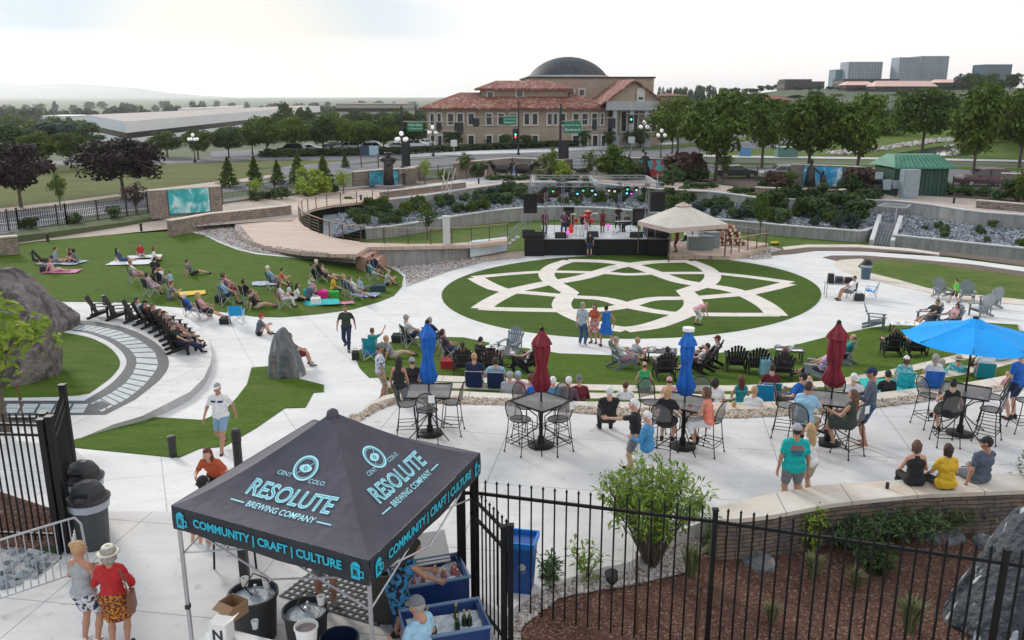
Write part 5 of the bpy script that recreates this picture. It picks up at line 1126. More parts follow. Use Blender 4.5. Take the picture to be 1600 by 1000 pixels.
# ================= cars
M_tyre=mat('black tyre rubber',(.015,.015,.016),.85);M_rim=mat('alloy rim',(.5,.5,.52),.35,metal=.7);M_cgl=mat('car window glass',(.02,.025,.03),.08,spec=.8);M_hl=mat('clear headlight',(.75,.78,.8),.2);M_tl=mat('red tail light',(.35,.01,.01),.3);M_trimb=mat('black bumper trim',(.02,.02,.022),.6)
def make_car(kind,paint,label,name='parked_car',cat='car'):
 root=thing(name,label,cat)
 Ln,Wd,Hh,prof,glass={'sedan':(4.8,1.8,1.42,[(-2.4,.35),(-2.38,.72),(-2.25,.92),(-1.55,.98),(-.95,1.38),(.25,1.42),(1.05,1.0),(2.0,.86),(2.35,.70),(2.4,.35)],[(-1.42,.98),(-.90,1.31),(.22,1.34),(.92,.99)]),'suv':(4.7,1.9,1.7,[(-2.35,.4),(-2.35,.95),(-2.2,1.1),(-1.95,1.62),(-.6,1.72),(.45,1.66),(1.1,1.12),(2.05,1.0),(2.33,.8),(2.35,.4)],[(-2.0,1.12),(-1.82,1.54),(.38,1.57),(.95,1.12)]),'van':(5.1,1.95,1.78,[(-2.55,.35),(-2.55,.95),(-2.45,1.15),(-2.25,1.70),(-1.0,1.80),(.6,1.74),(1.5,1.12),(2.3,.92),(2.53,.70),(2.55,.35)],[(-2.2,1.14),(-2.08,1.60),(.55,1.62),(1.3,1.12)])}[kind]
 mb=MB();n=len(prof);V=[]
 for s,y in((0,-Wd/2),(1,-Wd/2+.06),(2,Wd/2-.06),(3,Wd/2)):
  for x,z in prof:
   tz=max(0,z-.95)*.28;yy=y*(1-tz/(Wd/2)) if True else y
   e=.04 if s in(0,3) else 0;V.append((x*(1-e*.6),yy,z-(e if z>.9 else 0)))
 F=[tuple(range(n)),tuple(range(4*n-1,3*n-1,-1))]+[(a*n+i,(a+1)*n+i,(a+1)*n+(i+1)%n,a*n+(i+1)%n)for a in range(3)for i in range(n)]
 mb.add(V,F);mb.build('body',paint,root,smooth=False)
 for s in(-1,1):
  g=[(x,z)for x,z in glass];MB().add([(x,s*(Wd/2*(1-max(0,z-.95)*.28/(Wd/2))+.006),z)for x,z in g],[(0,1,2,3) if s<0 else(3,2,1,0)]).build('side_window',M_cgl,root)
  xm=-.35;MB().box((xm,s*(Wd/2-.03-.03),(g[0][1]+g[1][1])/2),(.09,.10,g[1][1]-g[0][1]+.04)).build('door_pillar',paint,root)
  MB().box((.75,s*(Wd/2+.07),1.02),(.12,.16,.12)).build('wing_mirror',paint,root)
  MB().box((Ln/2-.12,s*(Wd/2-.25),.74),(.2,.38,.15)).build('headlight',M_hl,root)
  MB().box((-Ln/2+.04,s*(Wd/2-.18),.88),(.12,.26,.2)).build('tail_light',M_tl,root)
 def slab(i,j,k0,k1,nm):
  (x0,z0),(x1,z1)=prof[i],prof[j];dx,dz=x1-x0,z1-z0;l=math.hypot(dx,dz);nx,nz_=-dz/l*.012,dx/l*.012
  a=(x0+dx*k0+nx,z0+dz*k0+nz_);b=(x0+dx*k1+nx,z0+dz*k1+nz_);w=Wd/2-.2
  MB().add([(a[0],-w,a[1]),(a[0],w,a[1]),(b[0],w*.93,b[1]),(b[0],-w*.93,b[1])],[(0,3,2,1)]).build(nm,M_cgl,root)
 slab(5,6,.1,.92,'windscreen');slab(3 if kind=='sedan' else 2,4 if kind=='sedan' else 3,.12,.9,'rear_window')
 MB().box((0,0,.36),(Ln*.98,Wd*.96,.16)).build('bumper_skirt',M_trimb,root)
 for x in(-Ln*.30,Ln*.31):
  for s in(-1,1):
   w=MB();Mx=Matrix.Rotation(R(90),4,'X');w.lathe([(.12,-.11),(.33,-.11),(.34,0),(.33,.11),(.12,.11)],18,(x,s*(Wd/2-.08),.34),mtx=Mx);wh=w.build('wheel',M_tyre,root)
   w=MB();w.lathe([(0,-.03),(.2,-.03),(.22,.03),(0,.03)],14,(x,s*(Wd/2+.035),.34),mtx=Mx);w.build('rim',M_rim,wh)
 if kind!='sedan':
  for s in(-1,1):MB().tube([(-1.7,s*.68,Hh+.02),(.3,s*.68,Hh+.02)],.03,5).build('roof_rail',M_rim,root)
 return Proto(root)
P_dk=mat('dark teal car paint',(.02,.035,.04),.25,spec=.7);P_sil=mat('silver car paint',(.45,.47,.48),.3,metal=.3);P_mar=mat('maroon car paint',(.09,.02,.03),.25,spec=.7);P_wh=mat('white car paint',(.72,.73,.74),.3);P_blk=mat('black car paint',(.02,.02,.022),.25)
def carpx(pr,u,v,rz,label,s=1.0,paint=None,group=None):
 p=G(u,v);o=pr.put(p,R(rz),label,group,s)
 if paint:[setm(o,c,paint)for c in('body','door_pillar','wing_mirror')]
 return o
CS,CU,CV=make_car('sedan',P_dk,'x'),make_car('suv',P_sil,'x'),make_car('van',P_mar,'x',cat='minivan')
carpx(CS,1151,277.5,-2,'dark teal saloon car parked behind the iron fence right of the red mural')
carpx(CU,1220,281,178,'silver estate car half hidden by the sea mural wall and a bush')
carpx(CU,1356,287,-2,'silver car mostly hidden between sea mural wall and green shed',paint=P_sil)
carpx(CV,1534,290,178,'maroon minivan driving behind the iron fence near the right edge',1.0)
for i,(u,v,k,pt,lab)in enumerate(((484,239,CS,P_wh,'white saloon parked in the left car park, nearest the conifers'),(545,237,CU,P_wh,'white estate car parked left of the cloaked statue'),(586,238,CU,P_wh,'white off-roader parked behind the notice board'),(455,241,CU,P_blk,'black estate car under a street tree in the left car park'),(140,253,CS,P_wh,'white car on the road left of the second purple tree'),(618,235,CS,P_sil,'silver saloon parked just left of the signal mast'),(650,233,CU,P_wh,'white car parked at the left end of the domed building'),(1242,212,CS,P_wh,'white car far off under the park trees'),(1310,205,CU,P_sil,'silver car far off among the park trees'),(663,229,CS,P_wh,'tiny white car behind the signal arm'),(527,233,CS,P_dk,'dark saloon parked between two white cars'))):
 carpx(k,u,v,5+170*(i%2),lab,paint=pt)
far('car_park',[(330,246),(430,243),(560,239),(660,236),(700,232),(660,226),(560,228),(430,232),(330,236)],M_asph,0.075)
far('car_park',[(1180,212),(1330,202),(1420,196),(1400,193),(1300,197),(1180,206)],M_side,0.12)
# ================= chairs
M_wdk=mat('dark stained wood',(.012,.011,.012),.7,(.028,.025,.027),6,spec=.3);M_pdk=mat('charcoal resin',(.014,.015,.017),.6,(.022,.023,.025),4,spec=.3);M_pgr=mat('slate grey resin',(.16,.19,.22),.45,(.20,.23,.26),4)
def make_adir(m,label,fan=True):
 root=thing('adirondack_chair',label,'garden chair');mb=MB()
 for k in range(6):t=k/5;mb.box((0,.30-.52*t,.385-.12*t),(.54,.082,.022),mtx=Matrix.Rotation(.23,4,'X'))
 mb.beam((-.25,.33,.34),(-.25,-.24,.22),.025,.09);mb.beam((.25,.33,.34),(.25,-.24,.22),.025,.09);mb.build('seat',m,root)
 mb=MB();n=7;B=Vec((0,-.22,.25));d=Vec((0,-.40,.92)).normalized()
 for k in range(n):
  f=(k-(n-1)/2)/((n-1)/2);L_=(.86-.22*f*f) if fan else.80;a=Vec((f*.20,0,0))+B;b=Vec((f*(.31 if fan else.25),0,0))+B+d*L_
  w0,w1=(.056,.085) if fan else(.072,.072);nn=Vec((0,.92,.40)).normalized()*.009
  V=[a+Vec((-w0/2,0,0)),a+Vec((w0/2,0,0)),b+Vec((w1/2,0,0)),b+d*(.03 if fan else 0),b+Vec((-w1/2,0,0))]
  mb.add([v+nn for v in V]+[v-nn for v in V],[(0,1,2,3,4),(9,8,7,6,5)]+[(i,i+5,(i+1)%5+5,(i+1)%5)for i in range(5)])
 for l in(.22,.55):c=B+d*l-Vec((0,.022,.01));mb.box(c,(.50+.1*l,.022,.06),mtx=Matrix.Rotation(-.40,4,'X'))
 mb.build('backrest',m,root)
 for s in(-1,1):
  MB().prism([(s*.26,-.36),(s*.37,-.30),(s*.40,.34),(s*.34,.42),(s*.25,.38)],.545,.57).build('armrest',m,root)
  MB().beam((s*.31,.30,0),(s*.31,.30,.55),.03,.10).build('leg',m,root)
  mb=MB();mb.beam((s*.29,.28,.34),(s*.29,-.56,.03),.028,.11);mb.beam((s*.31,-.30,.14),(s*.31,-.32,.55),.025,.06);mb.build('leg',m,root)
 return Proto(root)
AD,AG,AW=make_adir(M_pdk,'x'),make_adir(M_pgr,'x'),make_adir(M_wdk,'x',False)
def seat_at(u,v,zs=0.0):
 p=G(u,v)
 for _ in range(4):q=W(u,v,p.z+zs);z=down(q.x,q.y);p=Vec((q.x,q.y,z))
 return p
GA='adirondack chairs on the terrace lawn'
ADIR={}
def adir(key,pr,u,v,rz,label,group=GA,z=None):
 p=G(u,v);ADIR[key]=(p.copy(),R(rz));return pr.put(p,R(rz),label,group)
for k,pr,u,v,rz,lab in(('a1',AG,797,556,150,'empty slate grey fan back chair facing the camera, left of the maroon umbrella'),('a2',AD,723,582,4,'charcoal fan back chair seen from behind, right of the blue umbrella'),('a3',AD,770,582,-4,'charcoal fan back chair seen from behind with a turquoise bag on its arm'),('a4',AD,822,580,50,'charcoal chair draped with a black jacket beside the maroon umbrella'),('a5',AG,975,575,-72,'grey reclined chair seen side on below the woman in the blue dress'),('a6',AD,1037,590,2,'charcoal chair with a person in a mauve top, left of the blue umbrella'),('a7',AD,1103,572,62,'charcoal chair of the person in a maroon cap'),('a8',AD,1088,582,58,'charcoal chair just right of the blue umbrella, tilted back'),('a9',AD,1149,578,-10,'empty charcoal chair, left one of the empty pair on the lawn'),('a10',AD,1182,582,-10,'empty charcoal chair, right one of the empty pair, towel at its side'),('a11',AD,1221,590,-12,'charcoal chair of the long brown haired woman left of the maroon umbrella'),('a12',AG,1312,570,62,'pale grey chair of the bald man right of the maroon umbrella'),('a13',AG,1276,592,62,'grey chair of the person in lavender behind the maroon umbrella'),('a14',AD,1391,556,-12,'charcoal chair seen from behind left of the open blue parasol'),('a15',AD,1430,556,-8,'charcoal chair half covered by the open blue parasol'),('a16',AG,1368,512,-112,'empty slate chair facing right at the lawn corner'),('a17',AG,1449,508,100,'slate chair with a child in black above the open parasol'),('a18',AG,1482,513,110,'slate chair of the dark haired guest above the open parasol'),('a19',AG,1471,467,178,'empty slate chair facing the camera with a white card on its back'),('a20',AG,1510,471,158,'empty slate chair angled left with a white card on its back'),('a21',AG,1546,482,112,'slate chair behind the front one of the pair near the running boy'),('a22',AG,1530,494,108,'front slate chair of the pair near the running boy')):
 adir(k,pr,u,v,rz,lab)
row=[(160,496,-78),(189,499,-79),(217,503,-80),(232,507,-82),(245,512,-83),(257,518,-85),(267,524,-87),(275,531,-89),(281,538,-91),(285,545,-93),(288,552,-95)]
for i,(u,v,rz)in enumerate(row):
 adir('w%d'%i,AW,u,v,rz,('dark wooden chair in the curved row, '+('first of the empty ones by the boulder','second of the empty ones','third one, empty, before the seated guests','fourth from the boulder','fifth from the boulder','sixth from the boulder','seventh from the boulder','eighth from the boulder','ninth from the boulder','second from the walkway end','last one at the walkway end')[i]),'dark wooden chairs in the curved row')
 # ================= bar tables and stools
M_irn=mat('black wrought iron',(.010,.010,.011),.5,spec=.3);
def mesh_mat():
 return mat('expanded metal mesh',(.16,.15,.15),.4,alpha=.66)
M_mesh=mesh_mat()
def make_bar_table(diag):
 root=thing('bar_table','x','bar table');w=.50;T=Matrix.Rotation(R(45 if diag else 0),4,'Z');mb=MB();C4=[T@Vec((sx*w,sy*w,1.06))for sx,sy in((-1,-1),(1,-1),(1,1),(-1,1))]
 mb.add([c for c in C4]+[c-Vec((0,0,.012))for c in C4],[(0,1,2,3),(7,6,5,4)]);mb.build('tabletop',M_mesh,root)
 mb=MB();[mb.beam(C4[i],C4[(i+1)%4],.03,.035)for i in range(4)];mb.build('rim',M_irn,root)
 MB().tube([(0,0,.03),(0,0,1.05)],.045,10).build('post',M_irn,root)
 MB().lathe([(.30,0),(.30,.03),(.22,.06),(.08,.08),(.07,.22),(0,.22)],22).build('base',M_irn,root)
 for i in range(4):
  c=C4[i];MB().tube([(c.x*.9,c.y*.9,1.04),(c.x*.45,c.y*.45,.90),(c.x*.12,c.y*.12,.70),(c.x*.12,c.y*.12,.45),(c.x*.5,c.y*.5,.22),(c.x*.95,c.y*.95,.03)],.014,6).build('leg',M_irn,root)
 return Proto(root)
BT,BTd=make_bar_table(False),make_bar_table(True)
def make_bar_chair(card=False):
 root=thing('bar_chair','x','bar chair');r=.011;zs=.76
 mb=MB();n=16;P=[(math.cos(a)*.24,math.sin(a)*.22+.02)for a in[2*math.pi*i/n for i in range(n)]];mb.prism(P,zs-.012,zs);mb.build('seat',M_mesh,root)
 MB().tube([(x,y,zs)for x,y in P],.012,6,closed=True).build('seat_ring',M_irn,root)
 Bp=[(-.22,-.17,zs+.10),(-.235,-.20,zs+.26),(-.20,-.24,zs+.40),(-.10,-.27,zs+.48),(0,-.275,zs+.50),(.10,-.27,zs+.48),(.20,-.24,zs+.40),(.235,-.20,zs+.26),(.22,-.17,zs+.10)]
 MB().add(Bp+[(0,-.24,zs+.08)],[(9,i+1,i)for i in range(8)]).build('backrest',M_mesh,root)
 mb=MB();mb.tube([(-.21,-.12,zs-.02)]+Bp+[(.21,-.12,zs-.02)],.013,6);mb.tube([Bp[0],(0,-.24,zs+.08),Bp[-1]],.009,5);mb.build('back_frame',M_irn,root)
 for sx in(-1,1):
  for sy in(-1,1):mb=MB();mb.tube([(sx*.20,sy*.16+.02,zs-.01),(sx*.22,sy*.19+.02,.4),(sx*.245,sy*.25+.02,.0)],r,6);mb.lathe([(.02,0),(.02,.03),(.012,.04)],8,(sx*.245,sy*.25+.02,0));mb.build('leg',M_irn,root)
 for z,e in((.30,1.06),(.22,1.08)):
  c=[(-.215*e,-.19*e+.02),(.215*e,-.19*e+.02),(.215*e,.19*e+.02),(-.215*e,.19*e+.02)];mb=MB()
  for i in range(4):mb.tube([(*c[i],z),(*c[(i+1)%4],z)],.009,5)
  mb.build('footrail',M_irn,root)
 if card:MB().box((.12,-.275,zs+.36),(.14,.006,.18)).build('price_card',mat('white card',(.8,.8,.8),.7),root)
 return Proto(root)
BC,BCc=make_bar_chair(),make_bar_chair(True)
tabs=[(BT,672,678,0,'square mesh bar table under the left folded blue umbrella'),(BTd,845,696,0,'diamond set mesh bar table under the left maroon umbrella'),(BTd,1066,698,14,'bar table under the second folded blue umbrella'),(BT,1292,692,-20,'bar table under the right maroon umbrella, crowded with guests'),(BT,1499,678,-32,'bar table under the open blue parasol')]
TP=[]
for pr,u,v,rz,lab in tabs:p=W(u,v,0);TP.append(p);pr.put(p,R(rz),lab,'mesh bar tables on the patio')
def hi_seat(pr,u,v,rz,lab):p=W(u,v,.76);p.z=0;return pr.put(p,R(rz),lab,'bar chairs around the patio tables')
BCH=[(BC,634,631,-84,'empty bar chair left of the first bar table'),(BC,707,628,84,'empty bar chair right of the first bar table'),(BCc,667,641,3,'empty bar chair with a white card in front of the first bar table'),(BC,812,655,-42,'empty bar chair at the near left side of the second bar table'),(BC,822,634,-130,'empty bar chair at the far left side of the second bar table'),(BCc,873,655,42,'empty bar chair with white card at the near right side of the second bar table'),(BC,868,634,130,'empty bar chair at the far right side of the second bar table'),(BC,1038,660,-30,'bar chair under the blonde woman in the dark floral top'),(BCc,1112,657,52,'bar chair under the woman in coral with a white card'),(BC,1092,625,158,'bar chair on the far right side of the third bar table'),(BC,1018,628,-150,'bar chair on the far left side of the third bar table'),(BC,1254,660,-48,'bar chair under the man in the light blue shirt'),(BCc,1330,660,28,'bar chair with white card under the woman in the olive dress'),(BC,1226,632,-110,'empty bar chair behind the man in light blue'),(BC,1306,620,170,'bar chair on the far side of the fourth bar table'),(BC,1452,618,-78,'empty bar chair left of the parasol table'),(BC,1483,645,-8,'bar chair under the woman in the black dress'),(BC,1553,620,60,'empty bar chair with rounded back behind another at the parasol table'),(BCc,1550,640,48,'empty bar chair with card at the near right side of the parasol table'),(BC,1606,626,80,'bar chair cut by the right photo edge')]
for a in BCH:hi_seat(*a)
# ================= umbrellas
M_ub=layer(mat('royal blue canvas',(.008,.10,.42),.85,(.012,.15,.55),5),(.004,.05,.25),9,.5,.7,.5);M_ur=layer(mat('maroon canvas',(.17,.010,.022),.85,(.23,.016,.03),5),(.08,.006,.012),9,.5,.7,.5);M_uc=mat('bright azure canvas',(.0,.30,.80),.8,(.0,.36,.88),1.0);M_wcap=mat('white cap',(.8,.8,.78),.6)
def closed_umbrella(p,vtop,vbot,m,label,wmax=.27,cap=None,vtie=None):
 root=thing('folded_umbrella',label,'umbrella',p);u_=p[0];zt_=zat(p,vtop)-p.z;zb=zat(p,vbot)-p.z;L_=zt_-zb;zt2=zat(p,vtie)-p.z if vtie else zb+L_*.38
 MB().tube([(0,0,.05),(0,0,zt_)],.02,8).build('pole',M_irn,root)
 ft=(zt2-zb)/L_
 prof=[(wmax*.36,zb),(wmax*.70,zb+L_*.04),(wmax*.98,zb+L_*ft*.36),(wmax*.66,zb+L_*ft*.78),(wmax*.50,zb+L_*ft),(wmax*.62,zb+L_*(ft+.1)),(wmax*.76,zb+L_*(ft+.25)),(wmax*.66,zb+L_*.80),(.05,zb+L_*.83)]
 fl=lambda a,z:1+.24*math.cos(7*a+z*3+u_)+.10*math.cos(3*a+1+z*5)+.06*math.cos(12*a-z*7)
 MB().lathe(prof,48,wob=fl).build('canopy',m,root,smooth=True)
 MB().lathe([(wmax*1.02,zb+L_*.765),(wmax*.80,zb+L_*.84),(wmax*.36,zb+L_*.93),(.035,zt_)],32,wob=lambda a,z:1+.16*math.cos(4*a+.6)).build('vent_flap',m,root)
 MB().lathe([(.05,zt_-.03),(.05,zt_+.03),(.0,zt_+.07)] if cap is None else[(.13,zt_-.04),(.13,zt_+.03),(0,zt_+.04)],12).build('finial',cap or M_irn,root)
 MB().lathe([(wmax*.46,zt2-.03),(wmax*.46,zt2+.03)],24,wob=fl).build('tie',m,root)
closed_umbrella(TP[0],503,599,M_ub,'royal blue folded umbrella on the first bar table',.185,vtie=561)
closed_umbrella(TP[1],514,612,M_ur,'maroon folded umbrella on the second bar table',.20,vtie=572)
closed_umbrella(TP[2],514,618,M_ub,'royal blue folded umbrella with a white cap on the third bar table',.18,M_wcap,vtie=574)
closed_umbrella(TP[3],504,604,M_ur,'maroon folded umbrella on the crowded fourth bar table',.22,vtie=573)
def open_umbrella(p,label):
 root=thing('open_umbrella',label,'parasol',p);zt_=zat(p,500)-p.z;Rr=1.50;ze=zt_-.40;MB().tube([(0,0,.05),(0,0,zt_)],.024,8).build('pole',M_irn,root)
 rot=.30;V=[(0,0,zt_-.02)];F=[];n=8;sub=4
 for k in range(1,6):
  t=k/5
  for i in range(n):
   for j in range(sub):
    a0=rot+2*math.pi*i/n;a1=rot+2*math.pi*(i+1)/n;q0=Vec((math.cos(a0),math.sin(a0),0));q1=Vec((math.cos(a1),math.sin(a1),0));f=j/sub;q=q0.lerp(q1,f)*Rr*t
    V.append((q.x,q.y,zt_-.02-(zt_-ze)*(t**1.12)-.05*math.sin(math.pi*f)*t))
 m=n*sub
 F+=[(0,1+i,1+(i+1)%m)for i in range(m)]
 for k in range(4):F+=[(1+k*m+i,1+(k+1)*m+i,1+(k+1)*m+(i+1)%m,1+k*m+(i+1)%m)for i in range(m)]
 MB().add(V,F).build('canopy',M_uc,root)
 MB().lathe([(.34,zt_-.10),(.12,zt_+.02),(0,zt_+.05)],8,mtx=Matrix.Rotation(rot,4,'Z')).build('vent_flap',M_uc,root)
 for i in range(n):a=rot+2*math.pi*i/n;MB().tube([(0,0,zt_-.08),(math.cos(a)*Rr*.98,math.sin(a)*Rr*.98,ze-.0)],.009,4).build('rib',M_irn,root)
 MB().lathe([(.06,zt_),(.06,zt_+.08),(0,zt_+.09)],10).build('finial',M_irn,root)
open_umbrella(TP[4],'open bright azure parasol over the rightmost bar table')
# ================= folding camp chairs
def make_camp(m,label,fr=None):
 root=thing('camp_chair',label,'folding chair');fr=fr or M_galv;MB().add([(-.27,-.2,.40),(.27,-.2,.40),(.27,.25,.46),(-.27,.25,.46),(0,.02,.37)],[(0,1,4),(1,2,4),(2,3,4),(3,0,4)]).build('seat',m,root)
 MB().add([(-.27,-.2,.42),(.27,-.2,.42),(.29,-.36,.90),(-.29,-.36,.90),(0,-.32,.62),(-.27,-.215,.42),(.27,-.215,.42),(.29,-.375,.90),(-.29,-.375,.90)],[(0,1,4),(1,2,4),(2,3,4),(3,0,4),(8,7,6,5)]).build('backrest',m,root)
 for s in(-1,1):MB().beam((s*.31,-.30,.60),(s*.31,.26,.62),.06,.012).build('armrest',m,root)
 for a,b in(((-.30,.28,0),(.28,.26,.46)),((.30,.28,0),(-.28,.26,.46)),((-.29,-.30,0),(.28,-.2,.42)),((.29,-.30,0),(-.28,-.2,.42)),((-.30,.28,0),(-.31,-.22,.6)),((.30,.28,0),(.31,-.22,.6)),((-.29,-.26,0),(-.29,-.36,.9)),((.29,-.26,0),(.29,-.36,.9)),((-.31,.26,.62),(-.29,-.30,.02)),((.31,.26,.62),(.29,-.30,.02))):MB().tube([a,b],.012,5).build('leg',fr,root)
 return Proto(root)
M_cblk=mat('black nylon',(.018,.018,.022),.85);M_cteal=mat('teal nylon',(.005,.25,.33),.85);M_cblue=mat('bright blue nylon',(.005,.30,.62),.8);M_cgrn=mat('dark green nylon',(.01,.07,.05),.85);M_cnavy=mat('navy nylon',(.012,.03,.10),.85);M_cred=mat('dark red nylon',(.25,.02,.02),.85)
CC=make_camp(M_cblk,'x');CAMP={}
def camp(key,u,v,rz,m,label,s=1.0,lo=0.0,grp='folding camp chairs among the audience'):
 p=G(u,v);p.z-=lo;CAMP[key]=(p.copy(),R(rz));o=CC.put(p,R(rz),label,grp,s);[setm(o,c,m)for c in('seat','backrest','armrest')];return o
for k,u,v,rz,m,lab in(('c1',642,541,-62,M_cblk,'black camp chair with pale legs at the top left of the terrace lawn'),('c2',585,562,-20,M_cteal,'teal camp chair with a blue bag at the left tip of the terrace lawn'),('c3',678,545,-50,M_cgrn,'dark green camp chair behind the left folded blue umbrella'),('c4',702,562,-75,M_cnavy,'low navy camp chair left of the charcoal chairs'),('c5',1359,467,60,M_cblue,'bright blue camp chair empty on the plaza at the right'),('c6',371,506,8,M_cblue,'blue folding stroller like chair at the lawn edge beside the arc platform'),('c7',212,442,-55,M_cblk,'tall black camp chair with the white shirted woman on the left lawn'),('c8',237,462,-35,M_cblk,'black camp chair in front of the floral dress woman'),('c9',360,462,-60,M_cblk,'black camp chair of the woman in pink'),('c10',355,476,-60,M_cnavy,'dark camp chair of the man in a white cap shirt'),('c11',388,474,-50,M_cblk,'black camp chair seen from behind, third of its group'),('c12',428,452,-58,M_cgrn,'dark green camp chair of the man in light blue'),('c13',443,481,-60,M_cred,'dark red camp chair of the guest in white trousers'),('c14',503,440,-75,M_cblk,'black low chair of the pair resting mid lawn'),('c15',545,462,-62,M_cnavy,'navy low chair left of the woman in pale blue'),('c16',556,468,-62,M_cnavy,'navy low chair nearest the walkway in its group'),('c17',582,437,-60,M_cblk,'black camp chair of the woman in turquoise near the gravel'),('c18',590,428,-60,M_cnavy,'dark camp chair behind the woman in turquoise'),('c19',1068,385,30,M_cgrn,'green camp chair under the beige canopy'),('c20',300,497,-75,M_cblk,'dark lounge chair at the lawn edge behind the curved row, left'),('c21',322,500,-75,M_cblk,'dark lounge chair at the lawn edge behind the curved row, right'),('c22',252,455,-40,M_cblk,'black camp chair in the middle of the left group')):
 camp(k,u,v,rz,m,lab)
def make_stadium(m,label):
 root=thing('stadium_seat',label,'low seat');MB().box((0,.02,.07),(.46,.42,.07)).build('seat',m,root);MB().box((0,-.24,.30),(.46,.05,.46),mtx=Matrix.Rotation(.22,4,'X')).build('backrest',m,root)
 MB().tube([(-.24,-.18,.05),(-.24,-.32,.54),(.24,-.32,.54),(.24,-.18,.05)],.012,5).build('frame',M_galv,root);return Proto(root)
SS=make_stadium(M_cteal,'x');STAD={}
def stad(key,u,v,rz,m,label):
 p=G(u,v);STAD[key]=(p.copy(),R(rz));o=SS.put(p,R(rz),label,'low stadium seats on the stone terraces');[setm(o,c,m)for c in('seat','backrest')]
for k,u,v,rz,m,lab in(('s1',742,603,-5,M_cnavy,'navy low seat on the stone terrace right of the first umbrella'),('s2',776,605,-5,M_cnavy,'navy and white low seat next to the first one'),('s3',1202,622,-6,M_cteal,'teal low seat of the guest in a red top on the stone terrace'),('s4',1455,604,-15,M_ub,'royal blue low seat left of the parasol pole'),('s5',1536,590,-18,M_cteal,'teal low seat of the man in white right of the parasol pole'),('s6',1410,604,-10,mat('turquoise tie dye fabric',(.02,.35,.45),.9,(.05,.65,.75),12),'turquoise patterned low seat left of the royal blue one'),('s7',1192,625,-8,M_cblue,'bright blue low seat at the patio edge')):stad(k,u,v,rz,m,lab)
# ================= small tables, bags, blankets and things on the grass
M_dt=mat('dark resin tabletop',(.05,.05,.055),.5);M_paper=mat('white paper and cups',(.78,.77,.75),.8)
def low_table(u,v,label,w=.9,d=.6,items=6,top=None,h=.42):
 p=G(u,v);root=thing('low_table',label,'low table',p,R(-10));MB().box((0,0,h),(w,d,.03)).build('tabletop',top or M_dt,root)
 for sx in(-1,1):
  for sy in(-1,1):MB().box((sx*w*.42,sy*d*.4,h/2),(.05,.05,h)).build('leg',M_dt,root)
 r=random.Random(int(u))
 for i in range(items):
  x,y=r.uniform(-.4,.4)*w,r.uniform(-.38,.38)*d;q=p+Matrix.Rotation(R(-10),3,'Z')@Vec((x,y,h+.016));k=i%3
  mb=MB()
  if k==0:mb.lathe([(.030,0),(.038,.11),(.034,.11),(.028,.01),(0,.01)],10,q);o=mb.build('paper_cup',M_paper);tag(o,'white cup standing on the low table, '+label.split(',')[0][-40:].strip(),'cup','cups and plates on the low tables')
  elif k==1:mb.lathe([(.07,0),(.12,.025),(.11,.025),(.06,.008),(0,.008)],14,q);o=mb.build('paper_plate',M_paper);tag(o,'white paper plate on a low table on the lawn','plate','cups and plates on the low tables')
  else:mb.box(q+Vec((0,0,.05)),(.16,.11,.10),rot=r.random());o=mb.build('food_box',M_paper);tag(o,'small white takeaway box on a low table on the lawn','food box','cups and plates on the low tables')
low_table(785,568,'dark low table crowded with white cups left of the maroon umbrella',1.1,.8,9)
low_table(1033,565,'low table with white boxes before the mauve top guest',1.1,.7,7)
low_table(1232,563,'low table with crumpled white paper beside the brown haired woman',1.0,.7,8)
low_table(1412,520,'dark low table with a white bag above the open parasol',1.2,.7,5,M_paper)
low_table(984,563,'dark low table beside the grey reclined chair',.7,.5,3)
M_bl={k:mat('blanket '+k,c,.95,c2,6,bump=.5,bscale=9)for k,(c,c2)in{'white':((.62,.62,.64),(.75,.75,.76)),'turquoise':((.01,.36,.36),(.03,.5,.48)),'pink':((.6,.12,.28),(.7,.3,.42)),'green':((.05,.35,.08),(.1,.5,.12)),'yellow':((.7,.45,.03),(.8,.6,.1)),'blue':((.05,.12,.35),(.5,.55,.7)),'magenta':((.6,.01,.22),(.7,.03,.3)),'mixed':((.12,.2,.4),(.7,.68,.7))}.items()}
def blanket(u,v,w,d,rz,c,label):
 p=G(u,v);r=random.Random(int(u*3+v));root=tag(MB().build('blanket',M_bl[c]),label,'blanket') if False else None;mb=MB();n=7;V=[]
 for i in range(n):
  for j in range(n):
   x,y=(i/(n-1)-.5)*w,(j/(n-1)-.5)*d;x+=r.uniform(-.04,.04);y+=r.uniform(-.04,.04);V.append((x,y,.035+r.uniform(0,.045)))
 mb.add(V,[(i*n+j,(i+1)*n+j,(i+1)*n+j+1,i*n+j+1)for i in range(n-1)for j in range(n-1)]);o=mb.build('blanket',M_bl[c],None,smooth=True);o.location=p;o.rotation_euler.z=R(rz);tag(o,label,'blanket')
for a in((98,411,2.4,1.5,-8,'mixed','dark and white patterned blanket under the leftmost picnic group'),(205,411,2.4,1.5,4,'white','white blanket under the woman in navy'),(226,402,2.0,1.0,20,'white','white blanket under the woman in the red top'),(97,425,1.9,1.0,5,'pink','pale pink towel with a person lying on it'),(300,459,1.3,1.0,20,'yellow','yellow and green crumpled towel before the left group'),(495,474,2.2,1.2,12,'turquoise','turquoise blanket at the lawn edge with bags around it'),(536,475,1.1,.5,8,'pink','small pink rolled towel beside the turquoise blanket'),(415,444,1.4,1.0,10,'mixed','white and grey bundle behind the green camp chair'),(568,462,1.6,1.0,-8,'blue','blue and white blanket before the navy low chairs'),(1390,606,1.5,1.2,-8,'turquoise','tie dye turquoise blanket over the stone terrace')):blanket(*a)
